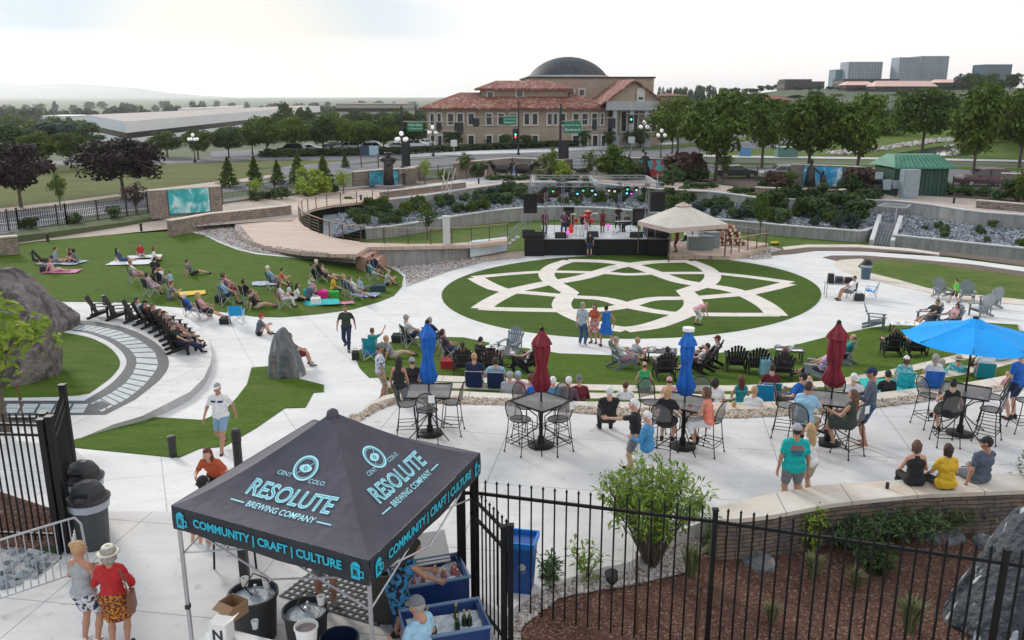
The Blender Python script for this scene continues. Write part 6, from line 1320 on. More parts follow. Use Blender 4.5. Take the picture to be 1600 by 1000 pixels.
def bag(u,v,c,label,s=(.45,.3,.38),rz=0,name='tote_bag'):
 p=G(u,v);m=c if not isinstance(c,tuple) else mat('bag fabric %d %d'%(u,v),c,.85,tuple(x*1.3 for x in c),8);root=thing(name,label,'bag',p,R(rz));mb=MB();x,y,z=s;mb.add([(-x/2,-y/2,0),(x/2,-y/2,0),(x/2,y/2,0),(-x/2,y/2,0),(-x/2*1.1,-y/2*.8,z*.8),(x/2*1.1,-y/2*.8,z*.85),(x/2*.95,y/2*.6,z),(-x/2*.95,y/2*.6,z)],[(3,2,1,0),(4,5,6,7),(0,1,5,4),(1,2,6,5),(2,3,7,6),(3,0,4,7)]);mb.build('pouch',m,root)
 MB().tube([(-x*.25,0,z*.85),(-x*.2,0,z*1.25),(x*.2,0,z*1.25),(x*.25,0,z*.85)],.012,5).build('strap',m,root)
for a in((482,462,(.01,.28,.27),'teal square tote bag on the left lawn'),(505,465,(.6,.01,.22),'magenta tote bag beside the teal one'),(523,465,(.04,.35,.05),'green tote bag right of the magenta one'),(494,476,(.7,.7,.7),'small white bag in front of the magenta tote'),(591,455,(.02,.05,.06),'dark cooler box with white lid right of the woman in pale blue',(.8,.45,.4)),(345,472,(.012,.012,.015),'black backpack left of the man in a white shirt'),(631,534,(.015,.02,.022),'black duffel bag beside the black camp chair',(.9,.45,.35)),(577,553,(.01,.25,.55),'bright blue bag hanging low behind the teal camp chair'),(352,506,(.012,.012,.015),'black crate left of the blue folding chair',(.4,.35,.3)),(556,562,(.02,.02,.02),'small black lamp box at the left tip of the terrace lawn',(.25,.2,.35)),(702,575,(.30,.02,.03),'dark red cooler bag behind the charcoal chairs',(.55,.4,.35)),(1507,752,(.012,.012,.014),'black leather handbag on the stone wall beside the woman in yellow',(.50,.28,.26)),(1195,585,(.25,.5,.6),'blue and white beach towel bag hanging beside an empty charcoal chair',(.35,.3,.6)),(1342,470,(.03,.03,.035),'small dark bag under the sound desk table'),(71,425,(.02,.02,.022),'dark backpack beside the pink towel'),(592,404-2,(.02,.02,.02),'tiny dark bag by the wooden steps')):bag(*a)
M_bol=mat('black path light',(.02,.02,.022),.5)
for u,v,h,lab in((164,496-20,.45,'squat black path light behind the wooden chair row'),(221,361,.55,'small black path light at the back edge of the left lawn'),(75,377,.55,'small black path light far left on the lawn edge'),(271,714,.55,'squat black path light at the corner of the side lawn'),(375,752,1.15,'tall black bollard behind the printed tent'),(1490,318,.5,'tiny black path light on the upper path at the right'),(757,399,.6,'small black light below the blue banner wall'),(564,313,.5,'tiny black light on the upper boardwalk'),(748,287,.6,'tiny black light on the path left of the pink child'),(1051,290,.6,'tiny black light on the upper path right of the stage roof')):
 p=G(u,v);root=thing('path_light',lab,'path light',p,0,'black path lights');MB().lathe([(.09,0),(.09,h*.75),(0,h*.75)],12).build('post',M_bol,root);MB().lathe([(.10,h*.76),(.10,h*.96),(.06,h),(0,h)],12).build('cap',M_bol,root)
def bin_(p,label,body,s=1.0,hh=1.0):
 root=thing('litter_bin',label,'litter bin',p,0,None,s);MB().lathe([(.24,0),(.25,.02),(.30,.84),(.32,.86),(.32,.90),(.29,.90)],20).build('body',body,root);MB().lathe([(.35,.88),(.36,.92),(.30,.95),(.27,1.05),(.20,1.16),(.08,1.22),(0,1.22)],20).build('dome_lid',M_bol,root)
 MB().box((0,-.25,1.04),(.24,.05,.14),mtx=Matrix.Rotation(.5,4,'X')).build('flap',M_irn,root);MB().lathe([(.325,.74),(.335,.88)],20,wob=lambda a,z:1+.02*math.sin(9*a)).build('bin_liner',mat('clear grey plastic liner',(.45,.50,.56),.3,alpha=.8),root)
M_binb=mat('slate blue bin plastic',(.05,.10,.14),.55)
bin_(G(1352,436),'slate blue bin with black dome lid on the plaza by the flagstone path',M_binb,1.0)
p=G(1310,464);root=thing('folding_table','white topped folding table of the sound desk on the plaza','folding table',p,R(-8));MB().box((0,0,.74),(1.5,.7,.04)).build('tabletop',mat('grey tabletop',(.5,.5,.5),.6),root)
for sx in(-1,1):
 for sy in(-1,1):MB().tube([(sx*.68,sy*.28,0),(sx*.68,sy*.28,.72)],.015,5).build('leg',M_irn,root)
for i,(x,w,h,c,lab)in enumerate(((-.5,.3,.5,(.02,.02,.02),'black speaker box on the sound desk'),(-.05,.4,.35,(.10,.10,.13),'dark mixing console on the sound desk'),(.45,.4,.3,(.06,.015,.02),'dark red case on the sound desk'))):
 q=p+Vec((x,0,.762));r_2=thing('desk_equipment',lab,'sound equipment',q,R(-8));MB().box((0,0,h/2),(w,.35,h),taper=.9).build('housing',mat('case %d'%i,c,.6),r_2);MB().box((0,-.19,h*.55),(w*.7,.02,h*.5)).build('front_panel',M_trimb,r_2)
a,b=W(735,377,-2.05),W(793,371,-2.28);root=thing('white_banner','white and pale blue cloth banner hung over the curb wall by the stage','banner',tuple(a));mb=MB();o_=Vec((0,-.62,0));mb.add([o_+Vec((0,0,.02)),b-a+o_+Vec((0,0,.02)),b-a+o_+Vec((0,-.05,-.85)),o_+Vec((0,-.05,-1.0))]+[Vec((0,0,.04)),b-a+Vec((0,0,.06))],[(0,3,2,1),(4,0,1,5)]);mb.build('cloth',mat('white blue banner cloth',(.55,.66,.72),.8,(.7,.76,.8),1.2),root)
M_bch=mat('steel blue metal',(.10,.18,.24),.4)
def small_chair(p,rz,label,m):
 root=thing('metal_chair',label,'chair',p,rz,'metal side chairs');MB().box((0,0,.45),(.46,.44,.03)).build('seat',m,root);MB().box((0,-.23,.72),(.44,.02,.30)).build('backrest',m,root)
 for sx in(-1,1):
  for sy in(-1,1):MB().tube([(sx*.21,sy*.21,0),(sx*.21,sy*.21,.45 if sy>0 else.88)],.014,5).build('leg',m,root)
  MB().tube([(sx*.22,-.2,.66),(sx*.22,.18,.66)],.014,5).build('armrest',m,root)
small_chair(G(746,396),R(200),'left blue metal chair in front of the pale banner',M_bch);small_chair(G(764,394),R(200),'right blue metal chair in front of the pale banner',M_bch);small_chair(G(1330,466),R(60),'black folding chair of the man at the sound desk',M_irn)
p=G(688,318);root=thing('leaning_poles','white peeled poles leaning together in the rock garden left of centre','pole sculpture',p)
for a,b in(((0,0,0),(.5,0,3.4)),((.6,0,0),(1.5,0,3.3)),((.2,.2,0),(.9,.2,2.9)),((1.2,0,.5),(.2,.2,2.6))):MB().tube([a,b],.05,5).build('pole',mat('bleached wood',(.6,.57,.54),.8),root)
p=G(698,381);root=thing('concrete_post','pale square concrete post behind the boardwalk railing','post',p);MB().box((0,0,.9),(.45,.45,1.8)).build('shaft',M_cap,root);MB().box((0,0,1.84),(.52,.52,.08)).build('cap',M_cap,root)
# ================= stage
sl,sr=W(851,400,-3.35),W(1008,398,-3.35);yF=sl.y;SX0,SX1=sl.x,sr.x;zS=zat(sl,373);base=-3.38
def SP(u,z):d=(yF*cT-(z-CH)*sT)/FOC;return(u-800)*d
root=thing('concert_stage','low black skirted concert stage with aluminium truss roof frame','stage',(SX0,yF,base));ox,oy=SX0,yF;hS=zS-base;wS=SX1-SX0
M_sk=mat('black stage skirt',(.008,.008,.009),.9,(.014,.014,.016),2,stretch=(8,8,.5));M_sd=mat('pale stage deck',(.42,.43,.45),.45,(.60,.61,.63),.8);M_al=mat('aluminium truss',(.32,.33,.36),.4,metal=.6)
MB().box((wS/2,3.2,hS/2),(wS,6.4,hS-.06)).build('skirt',M_sk,root)
MB().box((wS/2,3.2,hS-.01),(wS+.05,6.45,.06)).build('deck',M_sd,root)
wl=SX0-SP(820,-3.35);wr=SP(1043,-3.35)-SX1
mb=MB();mb.box((-wl/2-.02,1.3,hS/2-.02),(wl,3.4,hS-.04));mb.box((wS+wr/2+.02,1.3,hS/2-.02),(wr,3.4,hS-.04));
w1=MB();w1.box((-wl/2-.02,1.3,hS/2-.03),(wl,3.4,hS-.06));w1.build('side_wing',M_sk,root);w1=MB();w1.box((wS+wr/2+.02,1.3,hS/2-.03),(wr,3.4,hS-.06));w1.build('side_wing',M_sk,root)
w1=MB();w1.box((-wl/2-.02,1.3,hS-.01),(wl,3.42,.05));w1.build('wing_deck',M_irn,root);w1=MB();w1.box((wS+wr/2+.02,1.3,hS-.01),(wr,3.42,.05));w1.build('wing_deck',M_irn,root)
zR=zat((0,yF,0),291)-base
def truss(a,b,w=.28,name='truss'):
 mb=MB();a,b=Vec(a),Vec(b);t=(b-a).normalized();s=t.cross(Vec((0,0,1)));s=s.normalized() if s.length>.1 else Vec((1,0,0));q=s.cross(t)
 cs=[(s*i+q*j)*w/2 for i,j in((-1,-1),(1,-1),(1,1),(-1,1))]
 for c in cs:mb.tube([a+c,b+c],.020,4)
 n=max(2,int((b-a).length/.45))
 for k in range(n):
  for i in range(4):mb.tube([a.lerp(b,k/n)+cs[i],a.lerp(b,(k+1)/n)+cs[(i+1)%4]],.008,3)
 mb.build(name,M_al,root)
for x,y in((.05,.2),(wS-.05,.2),(1.6,6.2),(wS-1.2,6.2)):truss((x,y,hS),(x,y,zR+.15),.18,'truss_leg')
xl,xr_=SP(826,-.5)-ox,SP(1034,-.5)-ox
truss((xl,.2,zR+.1),(xr_,.2,zR+.1),.26,'roof_truss');truss((xl+.4,6.2,zR+.1),(xr_-.4,6.2,zR+.1),.2,'roof_truss')
for x in(xl+.3,wS/2,xr_-.3):truss((x,.2,zR+.1),(x,6.2,zR+.1),.18,'roof_truss')
def stage_pt(u,v):return W(u,v,zS)
def spk(u,v0,v1,label,w=.95):
 y=yF+.5;z1,z0=zat((0,y,0),v0),zat((0,y,0),v1);x=(u-800)*(y*cT-((z0+z1)/2-CH)*sT)/FOC;rt=thing('line_array_speaker',label,'speaker',(x,y,z0),0,'hanging speaker stacks');n=6;h=(z1-z0)/n
 for k in range(n):MB().box((0,-.02*abs(k-n/2),h*(k+.5)),(w,.5,h*.94),mtx=Matrix.Rotation(.03*(k-4),4,'X')).build('cabinet',M_sk,rt)
 MB().tube([(0,.35,z1-z0+1.2),(0,.35,zS-z0)],.04,6).build('support_pole',M_al,rt)
spk(828.5,302,333,'black speaker stack hanging at the left end of the stage truss');spk(1027,299,331,'black speaker stack hanging at the right end of the stage truss',1.0)
cols={'g':((.05,.8,.35),.5),'c':((.2,.7,.9),.6),'m':((.8,.1,.7),.6),'w':((.9,.85,.7),.3),'n':(None,0)}
for i,(u,v,c)in enumerate(((851,296,'n'),(864,297,'g'),(888,296,'n'),(902,301,'c'),(911,296,'g'),(925,296,'c'),(930,302,'c'),(951,296,'w'),(960,297,'w'),(968,297,'n'),(980,294,'g'),(979,300,'c'),(986,301,'m'),(994,295,'w'),(1006,296,'n'))):
 y=yF+.0;z=zat((0,y,0),v);x=(u-800)*(y*cT-(z-CH)*sT)/FOC;nm={'g':'green lit','c':'cyan lit','m':'magenta lit','w':'pale lit','n':'unlit black'}[c]
 rt=thing('stage_light',nm+' spotlight hanging from the front stage truss','stage light',(x,y,z),0,'spotlights on the stage truss');MB().lathe([(.10,.18),(.17,.05),(.17,-.14),(.12,-.16)],12,mtx=Matrix.Rotation(R(60),4,'X')).build('housing',M_sk,rt);MB().tube([(-.19,0,0),(-.19,0,.25),(.19,0,.25),(.19,0,0)],.02,4).build('bracket',M_sk,rt)
 MB().ell((0,-.16,-.06),(.085,.04,.085),10,6).build('lens',M_sk if c=='n' else mat('lens '+c,cols[c][0],.4,emit=cols[c][0],estr=cols[c][1]),rt)
for u,s,lab in((822,-1,'aluminium stage stairs with handrails at the left side'),(1022,1,'aluminium stage stairs with handrails at the right rear')):
 p=W(u,372,zS);rt=thing('stage_stairs',lab,'stairs',(p.x-(.0 if s<0 else 0),yF+(2.0 if s<0 else 4.5),base));
 for k in range(5):MB().box((s*(.4+.3*k)-(.2 if s<0 else 0),0,hS-.22*(k+1)),(.3,1.1,.05)).build('tread',M_al,rt)
 for y in(-.55,.55):
  for dz in(.5,1.0):MB().tube([(0,y,hS+dz),(s*1.9,y,dz)],.035,5).build('handrail',M_al,rt)
  for k in(0,1.9):MB().tube([(s*k,y,0),(s*k,y,(hS if k==0 else 0)+1.0)],.035,5).build('post',M_al,rt)
def sbox(u,v,w,h,label,m=None,name='stage_monitor',wedge=True,cat='stage monitor'):
 p=stage_pt(u,v);rt=thing(name,label,cat,p,0,None);mb=MB()
 if wedge:mb.prism([(-.28,0),(.28,0),(.28,h*.5),(-.05,h)],-w/2,w/2,M=Matrix(((0,0,1,0),(-1,0,0,0),(0,1,0,0),(0,0,0,1))))
 else:mb.box((0,0,h/2),(w,.5,h))
 mb.build('cabinet',m or M_sk,rt);MB().box((0,-.29,h*.5),(w*.8,.03,h*.7)).build('grille',M_trimb,rt)
for a in((826,371,.9,.55,'black monitor case on the left stage wing'),(841,371,1.0,.4,'low black case beside the left front truss leg'),(876,372,.8,.42,'black wedge monitor before the guitarist'),(926,370,.8,.4,'black wedge monitor at the stage centre'),(994,371,.9,.4,'dark wedge monitor before the keyboard player'),(1018,368,.8,.45,'black case on the right stage wing, left one'),(1036,370,.8,.5,'black case at the end of the right stage wing')):sbox(*a)
sbox(888,354,.8,1.5,'tall black amplifier cabinet behind the red guitar',name='amplifier',wedge=False,cat='amplifier');sbox(1013,362,1.0,.7,'small pale topped equipment rack at the right of the stage',M_sd,'equipment_rack',False,'rack');sbox(1000,352,1.2,1.3,'black equipment cabinet behind the right truss leg',None,'equipment_rack',False,'rack')
p=stage_pt(912,358);rt=thing('drum_kit','drum kit with a pink bass drum and red shells at the stage centre','drum kit',p);M_dr=mat('pink drum head',(.6,.35,.55),.4);M_rd=mat('red sparkle shell',(.5,.02,.03),.3);M_cy=mat('brass cymbal',(.75,.62,.30),.3,metal=.7)  # shells coloured red, bass drum head pink
MX=Matrix.Rotation(R(90),4,'X');MB().lathe([(.30,-.25),(.30,.25)],20,(0,0,.32),mtx=MX).build('bass_drum',M_rd,rt);MB().lathe([(.0,.26),(.29,.26),(.29,.24)],20,(0,0,.32),mtx=MX).build('drum_head',M_dr,rt)
for x,y,z,r_ in((-.2,.1,.75,.17),(.2,.1,.75,.17),(-.6,.4,.5,.18),(.6,.4,.45,.22)):MB().lathe([(r_,0),(r_,.25),(0,.25)],14,(x,y,z)).build('drum',M_rd,rt)
for x,y,z in((-.8,0,1.15),(.85,0,1.2),(.3,.5,1.3)):MB().lathe([(.24,0),(.02,.03),(0,.03)],18,(x,y,z)).build('cymbal',M_cy,rt);MB().tube([(x,y,0),(x,y,z)],.015,4).build('cymbal_stand',M_al,rt)
p=stage_pt(972,365);rt=thing('keyboard','electric keyboard on crossed legs at the right of the stage','keyboard',p,R(15));MB().box((0,0,.85),(1.3,.35,.12)).build('case',M_trimb,rt);MB().box((0,-.05,.915),(1.2,.18,.02)).build('keys',M_paper,rt)
for s in(-1,1):MB().tube([(s*.5,0,0),(-s*.5,0,.8)],.02,5).build('leg',M_irn,rt)
p=stage_pt(892,367);rt=thing('electric_guitar','bright red electric guitar on a stand left of the drums','guitar',p,R(10));mb=MB();mb.ell((0,0,.32),(.20,.05,.22),14,8);mb.ell((0,0,.60),(.15,.05,.17),14,8);mb.build('body',mat('glowing red lacquer',(.6,.02,.01),.2,emit=(.5,.02,.01),estr=.3),rt);mb=MB();mb.box((0,0,1.0),(.05,.03,.7));mb.box((0,0,1.4),(.09,.03,.16));mb.build('neck',mat('maple neck',(.55,.35,.15),.4),rt);MB().tube([(-.2,-.1,0),(0,.1,.3),(.2,-.1,0)],.015,4).build('stand',M_irn,rt)  # red glow put into the guitar's lacquer; the guitar is no lamp
M_pl=mat('magenta lit lamp',(.7,.1,.6),.4,emit=(.8,.15,.7),estr=.5)
for u,v in((950,361),(887,372)):p=stage_pt(u,v);rt=thing('floor_light','round magenta lit lamp on the stage floor at the '+('right of the red dress singer' if u==950 else 'foot of the red guitar'),'stage light',p);MB().lathe([(.13,-.06),(.14,.06),(0,.08)],16,(0,0,.4),mtx=MX).build('lamp',M_pl,rt);MB().tube([(0,0,0),(0,0,.4)],.03,5).build('stand',M_irn,rt)
for i,(u,v)in enumerate(((866,366),(900,368),(918,366),(940,366),(958,368),(985,360))):p=stage_pt(u,v);rt=thing('microphone_stand','thin black microphone stand among the musicians','microphone stand',p,i,'microphone stands');MB().tube([(0,0,0),(0,0,1.3),(.3,0,1.55)],.012,4).build('rod',M_irn,rt);MB().lathe([(.14,0),(.14,.02),(0,.03)],10).build('base',M_irn,rt)
e=-.75;c1,c2=W(1047,357,e),W(1138,350,e);c0=W(1027,341,e);ex_=(c2-c1);L_=ex_.length;an=math.atan2(ex_.y,ex_.x);rt=thing('beige_canopy','beige peaked canopy with scalloped vent right of the stage','canopy',(c1.x,c1.y,-3.0),an)
D_=3.8;hz=e+3.0;M_be=mat('beige canopy cloth',(.62,.55,.47),.85,(.70,.64,.56),2);M_be2=mat('pinkish valance',(.52,.38,.34),.85,(.58,.45,.4),3)
pk_=zat((c1.x,c1.y+D_/2,0),320)+3.0;cc=[(0,0),(L_,0),(L_,D_),(0,D_)];m=(L_/2,D_/2);k=.16;inn=[(m[0]+(x-m[0])*k,m[1]+(y-m[1])*k)for x,y in cc];zi=hz+(pk_-hz)*.84
MB().add([(x,y,hz)for x,y in cc]+[(x,y,zi)for x,y in inn],[(i,(i+1)%4,(i+1)%4+4,i+4)for i in range(4)]).build('roof',M_be,rt)
MB().add([(m[0]+(x-m[0])*1.25,m[1]+(y-m[1])*1.25,zi+.05)for x,y in inn]+[(m[0],m[1],pk_+.1)],[(i,(i+1)%4,4)for i in range(4)]).build('vent_cap',M_be2,rt)
MB().add([(x,y,hz)for x,y in cc]+[(x,y,hz-.30)for x,y in cc],[(i+4,(i+1)%4+4,(i+1)%4,i)for i in range(4)]).build('valance',M_be2,rt)
for x,y in cc:MB().box((x*.97+.05,y*.97+.05,hz/2-.1),(.07,.07,hz-.25)).build('post',M_rail,rt)
M_wk=mat('grey wicker',(.14,.17,.18),.8,(.25,.28,.29),30);
for i,(u,v,w,h,rz,lab)in enumerate(((1085,391,.9,.95,0,'grey wicker bar cabinet, left one under the beige canopy'),(1103,391,1.0,.95,0,'grey wicker bar cabinet, middle one'),(1115,388,.9,1.1,20,'grey wicker bar cabinet at the right end'))):
 p=G(u,v);r2_=thing('bar_cabinet',lab,'cabinet',p,R(rz));MB().box((0,.3,h/2),(w,.7,h)).build('body',M_wk,r2_);MB().box((0,.3,h+.03),(w+.1,.8,.05)).build('counter_top',M_sd if i==0 else M_wk,r2_)
 for z in(.3,.65):MB().box((0,-.06,z),(w*.85,.03,.25)).build('drawer',M_wk,r2_)
p=G(1110,372);r2_=thing('wicker_sofa','dark wicker sofa with black cushions behind the bar cabinets','sofa',p,R(180));MB().box((0,0,.25),(1.8,.8,.5)).build('base',M_wk,r2_);MB().box((0,-.35,.65),(1.8,.15,.5)).build('backrest',M_cblk,r2_)
p=G(1085,371);r2_=thing('serving_hatch','white cupboard with pinkish top behind the bar','cupboard',p);MB().box((0,0,.9),(1.6,.5,1.8)).build('body',M_paper,r2_);MB().box((0,0,1.84),(1.7,.6,.08)).build('top',M_be2,r2_)
p=G(1144,383);rl_=random.Random(3);M_log=mat('red brown logs',(.20,.07,.04),.9,(.30,.14,.08),5);M_lend=mat('pale cut ends',(.65,.55,.42),.8)
for i in range(21):
 rw=0;n=i
 while n>=6-rw:n-=6-rw;rw+=1
 x=(n-(6-rw)/2)*.42+rl_.uniform(-.05,.05);q=p+Vec((x,rl_.uniform(-.1,.1),.12+rw*.26));rt=thing('firewood_log','red brown firewood log with pale cut end in the pile behind the ramp','log',q,rl_.uniform(-.5,.5),'firewood logs');MB().tube([(0,-.35,0),(0,.35,0)],.14,8).build('bark',M_log,rt);MB().lathe([(0,.352),(.12,.352),(.12,.345)],8,mtx=MX).build('cut_end',M_lend,rt)
p=G(1210,383);rt=thing('yellow_toy_truck','small yellow loader toy at the end of the flagstone kerb','toy',p,.3,None,.45);MB().box((0,0,.45),(1.3,.6,.3)).build('body',mat('toy yellow',(.75,.55,.02),.4),rt)
for x in(-.45,.45):
 for y in(-.3,.3):MB().lathe([(.0,-.08),(.2,-.08),(.2,.08),(0,.08)],10,(x,y,.2),mtx=MX).build('wheel',M_tyre,rt)
 # ================= people
def snets(F,o,h):
 I=F<0;nx,ny,nz=F.shape;cs=(nx-1,ny-1,nz-1)
 acc=np.zeros(cs+(3,));cnt=np.zeros(cs)
 C=[(i,j,k)for i in(0,1)for j in(0,1)for k in(0,1)]
 sl=lambda c:(slice(c[0],c[0]+cs[0]),slice(c[1],c[1]+cs[1]),slice(c[2],c[2]+cs[2]))
 for a in C:
  for ax in range(3):
   if a[ax]==0:
    b=list(a);b[ax]=1;fa,fb=F[sl(a)],F[sl(tuple(b))];m=(fa<0)!=(fb<0)
    t=np.where(m,fa/np.where(m,fa-fb,1),0);p=np.zeros(cs+(3,));p[...,0]=a[0];p[...,1]=a[1];p[...,2]=a[2];p[...,ax]+=t
    acc+=p*m[...,None];cnt+=m
 act=cnt>0;idx=-np.ones(cs,int);idx[act]=np.arange(act.sum());g=np.argwhere(act)
 V=(g+acc[act]/cnt[act][:,None])*h+o;Q=[]
 for ax in range(3):
  s0=[slice(None)]*3;s1=[slice(None)]*3;s0[ax]=slice(0,-1);s1[ax]=slice(1,None);A,B=I[tuple(s0)],I[tuple(s1)];E=np.argwhere(A!=B)
  u,v=[(1,2),(2,0),(0,1)][ax]
  E=E[(E[:,u]>0)&(E[:,v]>0)&(E[:,u]<F.shape[u]-1)&(E[:,v]<F.shape[v]-1)]
  du=np.zeros(3,int);du[u]=1;dv_=np.zeros(3,int);dv_[v]=1
  q=np.stack([idx[tuple((E-du-dv_).T)],idx[tuple((E-dv_).T)],idx[tuple(E.T)],idx[tuple((E-du).T)]],1)
  ins=A[tuple(E.T)];q[~ins]=q[~ins][:,::-1];Q.append(q)
 return V,np.concatenate(Q)
def sdf(caps,P,k=.03):
 D=None
 for c in caps:
  if len(c)==2:
   cc,r=np.array(c[0]),np.array(c[1]);d=(np.sqrt((((P-cc)/r)**2).sum(-1))-1)*r.min()
  else:
   a,b=np.array(c[0],float),np.array(c[1],float);ab=b-a;L2=max(1e-9,ab@ab);t=np.clip(((P-a)@ab)/L2,0,1)
   d=np.sqrt(((P-a-t[...,None]*ab)**2).sum(-1))-(c[2]+(c[3]-c[2])*t)
  if D is None:D=d
  else:hh=np.clip(.5+.5*(D-d)/k,0,1);D=D*(1-hh)+d*hh-k*hh*(1-hh)
 return D
def surf(caps,h,k=.03,cut=None):
 pts=[]
 for c in caps:
  if len(c)==2:r=max(c[1]);pts+=[np.array(c[0])-r,np.array(c[0])+r]
  else:r=max(c[2],c[3]);pts+=[np.array(c[0])-r,np.array(c[0])+r,np.array(c[1])-r,np.array(c[1])+r]
 lo=np.min(pts,0)-2.5*h;hi=np.max(pts,0)+2.5*h;n=np.ceil((hi-lo)/h).astype(int)+1
 P=np.stack(np.meshgrid(*[lo[i]+h*np.arange(n[i])for i in range(3)],indexing='ij'),-1);D=sdf(caps,P,k)
 if cut is not None:D=cut(D,P)
 return snets(D,lo,h)
def mesh_np(name,parts,nm):
 V=np.concatenate([p[0]for p in parts]);me=bpy.data.meshes.new(name);F=[];M=[];o=0
 for v,f,m in parts:F+=[tuple(int(i)+o for i in q)for q in f];M+=[m]*len(f);o+=len(v)
 me.from_pydata([tuple(map(float,p))for p in V],[],F)
 for _ in range(nm):me.materials.append(None)
 me.polygons.foreach_set('material_index',M);me.polygons.foreach_set('use_smooth',[True]*len(F));me.update();return me
HEADC=[((0,-.012,.022),(.074,.094,.102)),((0,.02,-.045),(.056,.068,.078)),((0,.055,-.085),(.026,.028,.022)),((0,.088,.012),(0,.108,-.022),.007,.013),((-.035,.080,.030),(.035,.080,.030),.010,.010),((-.045,.045,-.03),(.045,.045,-.03),.030,.030),((-.078,-.01,-.005),(.010,.020,.030)),((.078,-.01,-.005),(.010,.020,.030)),((0,-.018,-.07),(0,-.04,-.17),.052,.058),((-.012,.088,-.052),(.012,.088,-.052),.009,.009)]
def eyecut(D,P):
 for s in(-1,1):D=np.maximum(D,-(np.sqrt(((P-np.array((s*.031,.096,.010)))**2).sum(-1))-.017))
 return D
def mk_head(h):
 v,f=surf(HEADC,h,.022,eyecut);parts=[(v,f,0)]
 for s in(-1,1):
  for c,r,m in(((s*.031,.079,.010),(.014,.010,.009),1),((s*.031,.087,.009),(.006,.004,.006),2),((s*.033,.088,.028),(.018,.005,.004),2)):mb=MB();mb.ell(c,r,8,5);parts.append((np.array([list(q)for q in mb.v]),mb.f,m))
 mb=MB();mb.ell((0,.096,-.052),(.022,.007,.008),10,5);parts.append((np.array([list(q)for q in mb.v]),mb.f,3));return parts
HEADS={'hi':mk_head(.008),'lo':mk_head(.014)}
def mk_hand(h):
 c=[((0,0,.01),(0,0,-.03),.026,.024),((-.022,0,-.035),(-.026,0,-.085),.017,.016),((.018,0,-.035),(.024,0,-.085),.018,.016),((0,0,-.03),(0,0,-.085),.019,.017)]
 for i,(x,l)in enumerate(((-.033,.060),(-.012,.078),(.010,.084),(.031,.074))):c+=[((x,0,-.088),(x*1.12,.008,-.088-l*.5),.0088,.0082),((x*1.12,.008,-.088-l*.5),(x*1.1,.030,-.088-l*.92),.0082,.0068)]
 c+=[((.030,.006,-.035),(.052,.016,-.070),.013,.010),((.052,.016,-.070),(.054,.030,-.098),.010,.008)]
 return surf(c,h,.006)
HANDS={'hi':mk_hand(.0052),'lo':mk_hand(.0085)}
SK=[((0,-.012,.022),(.082,.102,.110))]
def facecut(zf,yf,zb=-.06,yb=None):
 def f(D,P):
  D=np.maximum(D,np.minimum(zf-P[...,2],P[...,1]-yf));return np.maximum(D,zb-P[...,2])
 return f
HAIRS={}
def hair_mesh(st):
 if st in HAIRS:return HAIRS[st]
 k=.02;c=list(SK)
 if st=='short':cut=facecut(.062,.045,-.055)
 elif st=='ring':cut=lambda D,P:np.maximum(facecut(.3,.02,-.06)(D,P),P[...,2]-.045)
 elif st=='bob':c+=[((-.045,-.03,.02),(-.055,-.02,-.10),.055,.035),((.045,-.03,.02),(.055,-.02,-.10),.055,.035),((0,-.07,.0),(0,-.075,-.11),.06,.045)];cut=facecut(.060,.035,-.135)
 elif st=='curly':c=[((0,-.02,.03),(.105,.12,.12))]+[((.07*math.cos(a),-.03+.07*math.sin(a),z),(.045,.045,.045))for a in(0.2,1.6,3.1,4.2,5.2)for z in(.07,-.01,-.07)];cut=facecut(.055,.030,-.15)
 elif st=='long':c+=[((-.045,-.03,.02),(-.06,-.03,-.16),.05,.035),((.045,-.03,.02),(.06,-.03,-.16),.05,.035),((0,-.07,.0),(0,-.10,-.34),.065,.045),((-.04,-.08,-.1),(-.05,-.10,-.33),.045,.03),((.04,-.08,-.1),(.05,-.10,-.33),.045,.03)];cut=facecut(.060,.030,-.42)
 elif st=='bun':c+=[((0,-.09,.10),(.045,.045,.042))];cut=facecut(.062,.040,-.06)
 else:c+=[((0,-.10,.03),(0,-.14,-.10),.035,.03),((0,-.14,-.10),(0,-.11,-.24),.032,.015)];cut=facecut(.062,.040,-.06)
 v,f=surf(c,.0095,k,cut);r=np.sin(v[:,:1]*190+v[:,2:]*60)*.0022+np.sin(v[:,1:2]*230-v[:,2:]*90)*.0018;d=v/np.linalg.norm(v,axis=1,keepdims=True);HAIRS[st]=mesh_np('hair',[(v+d*r,f,0)],1);return HAIRS[st]
HATS={}
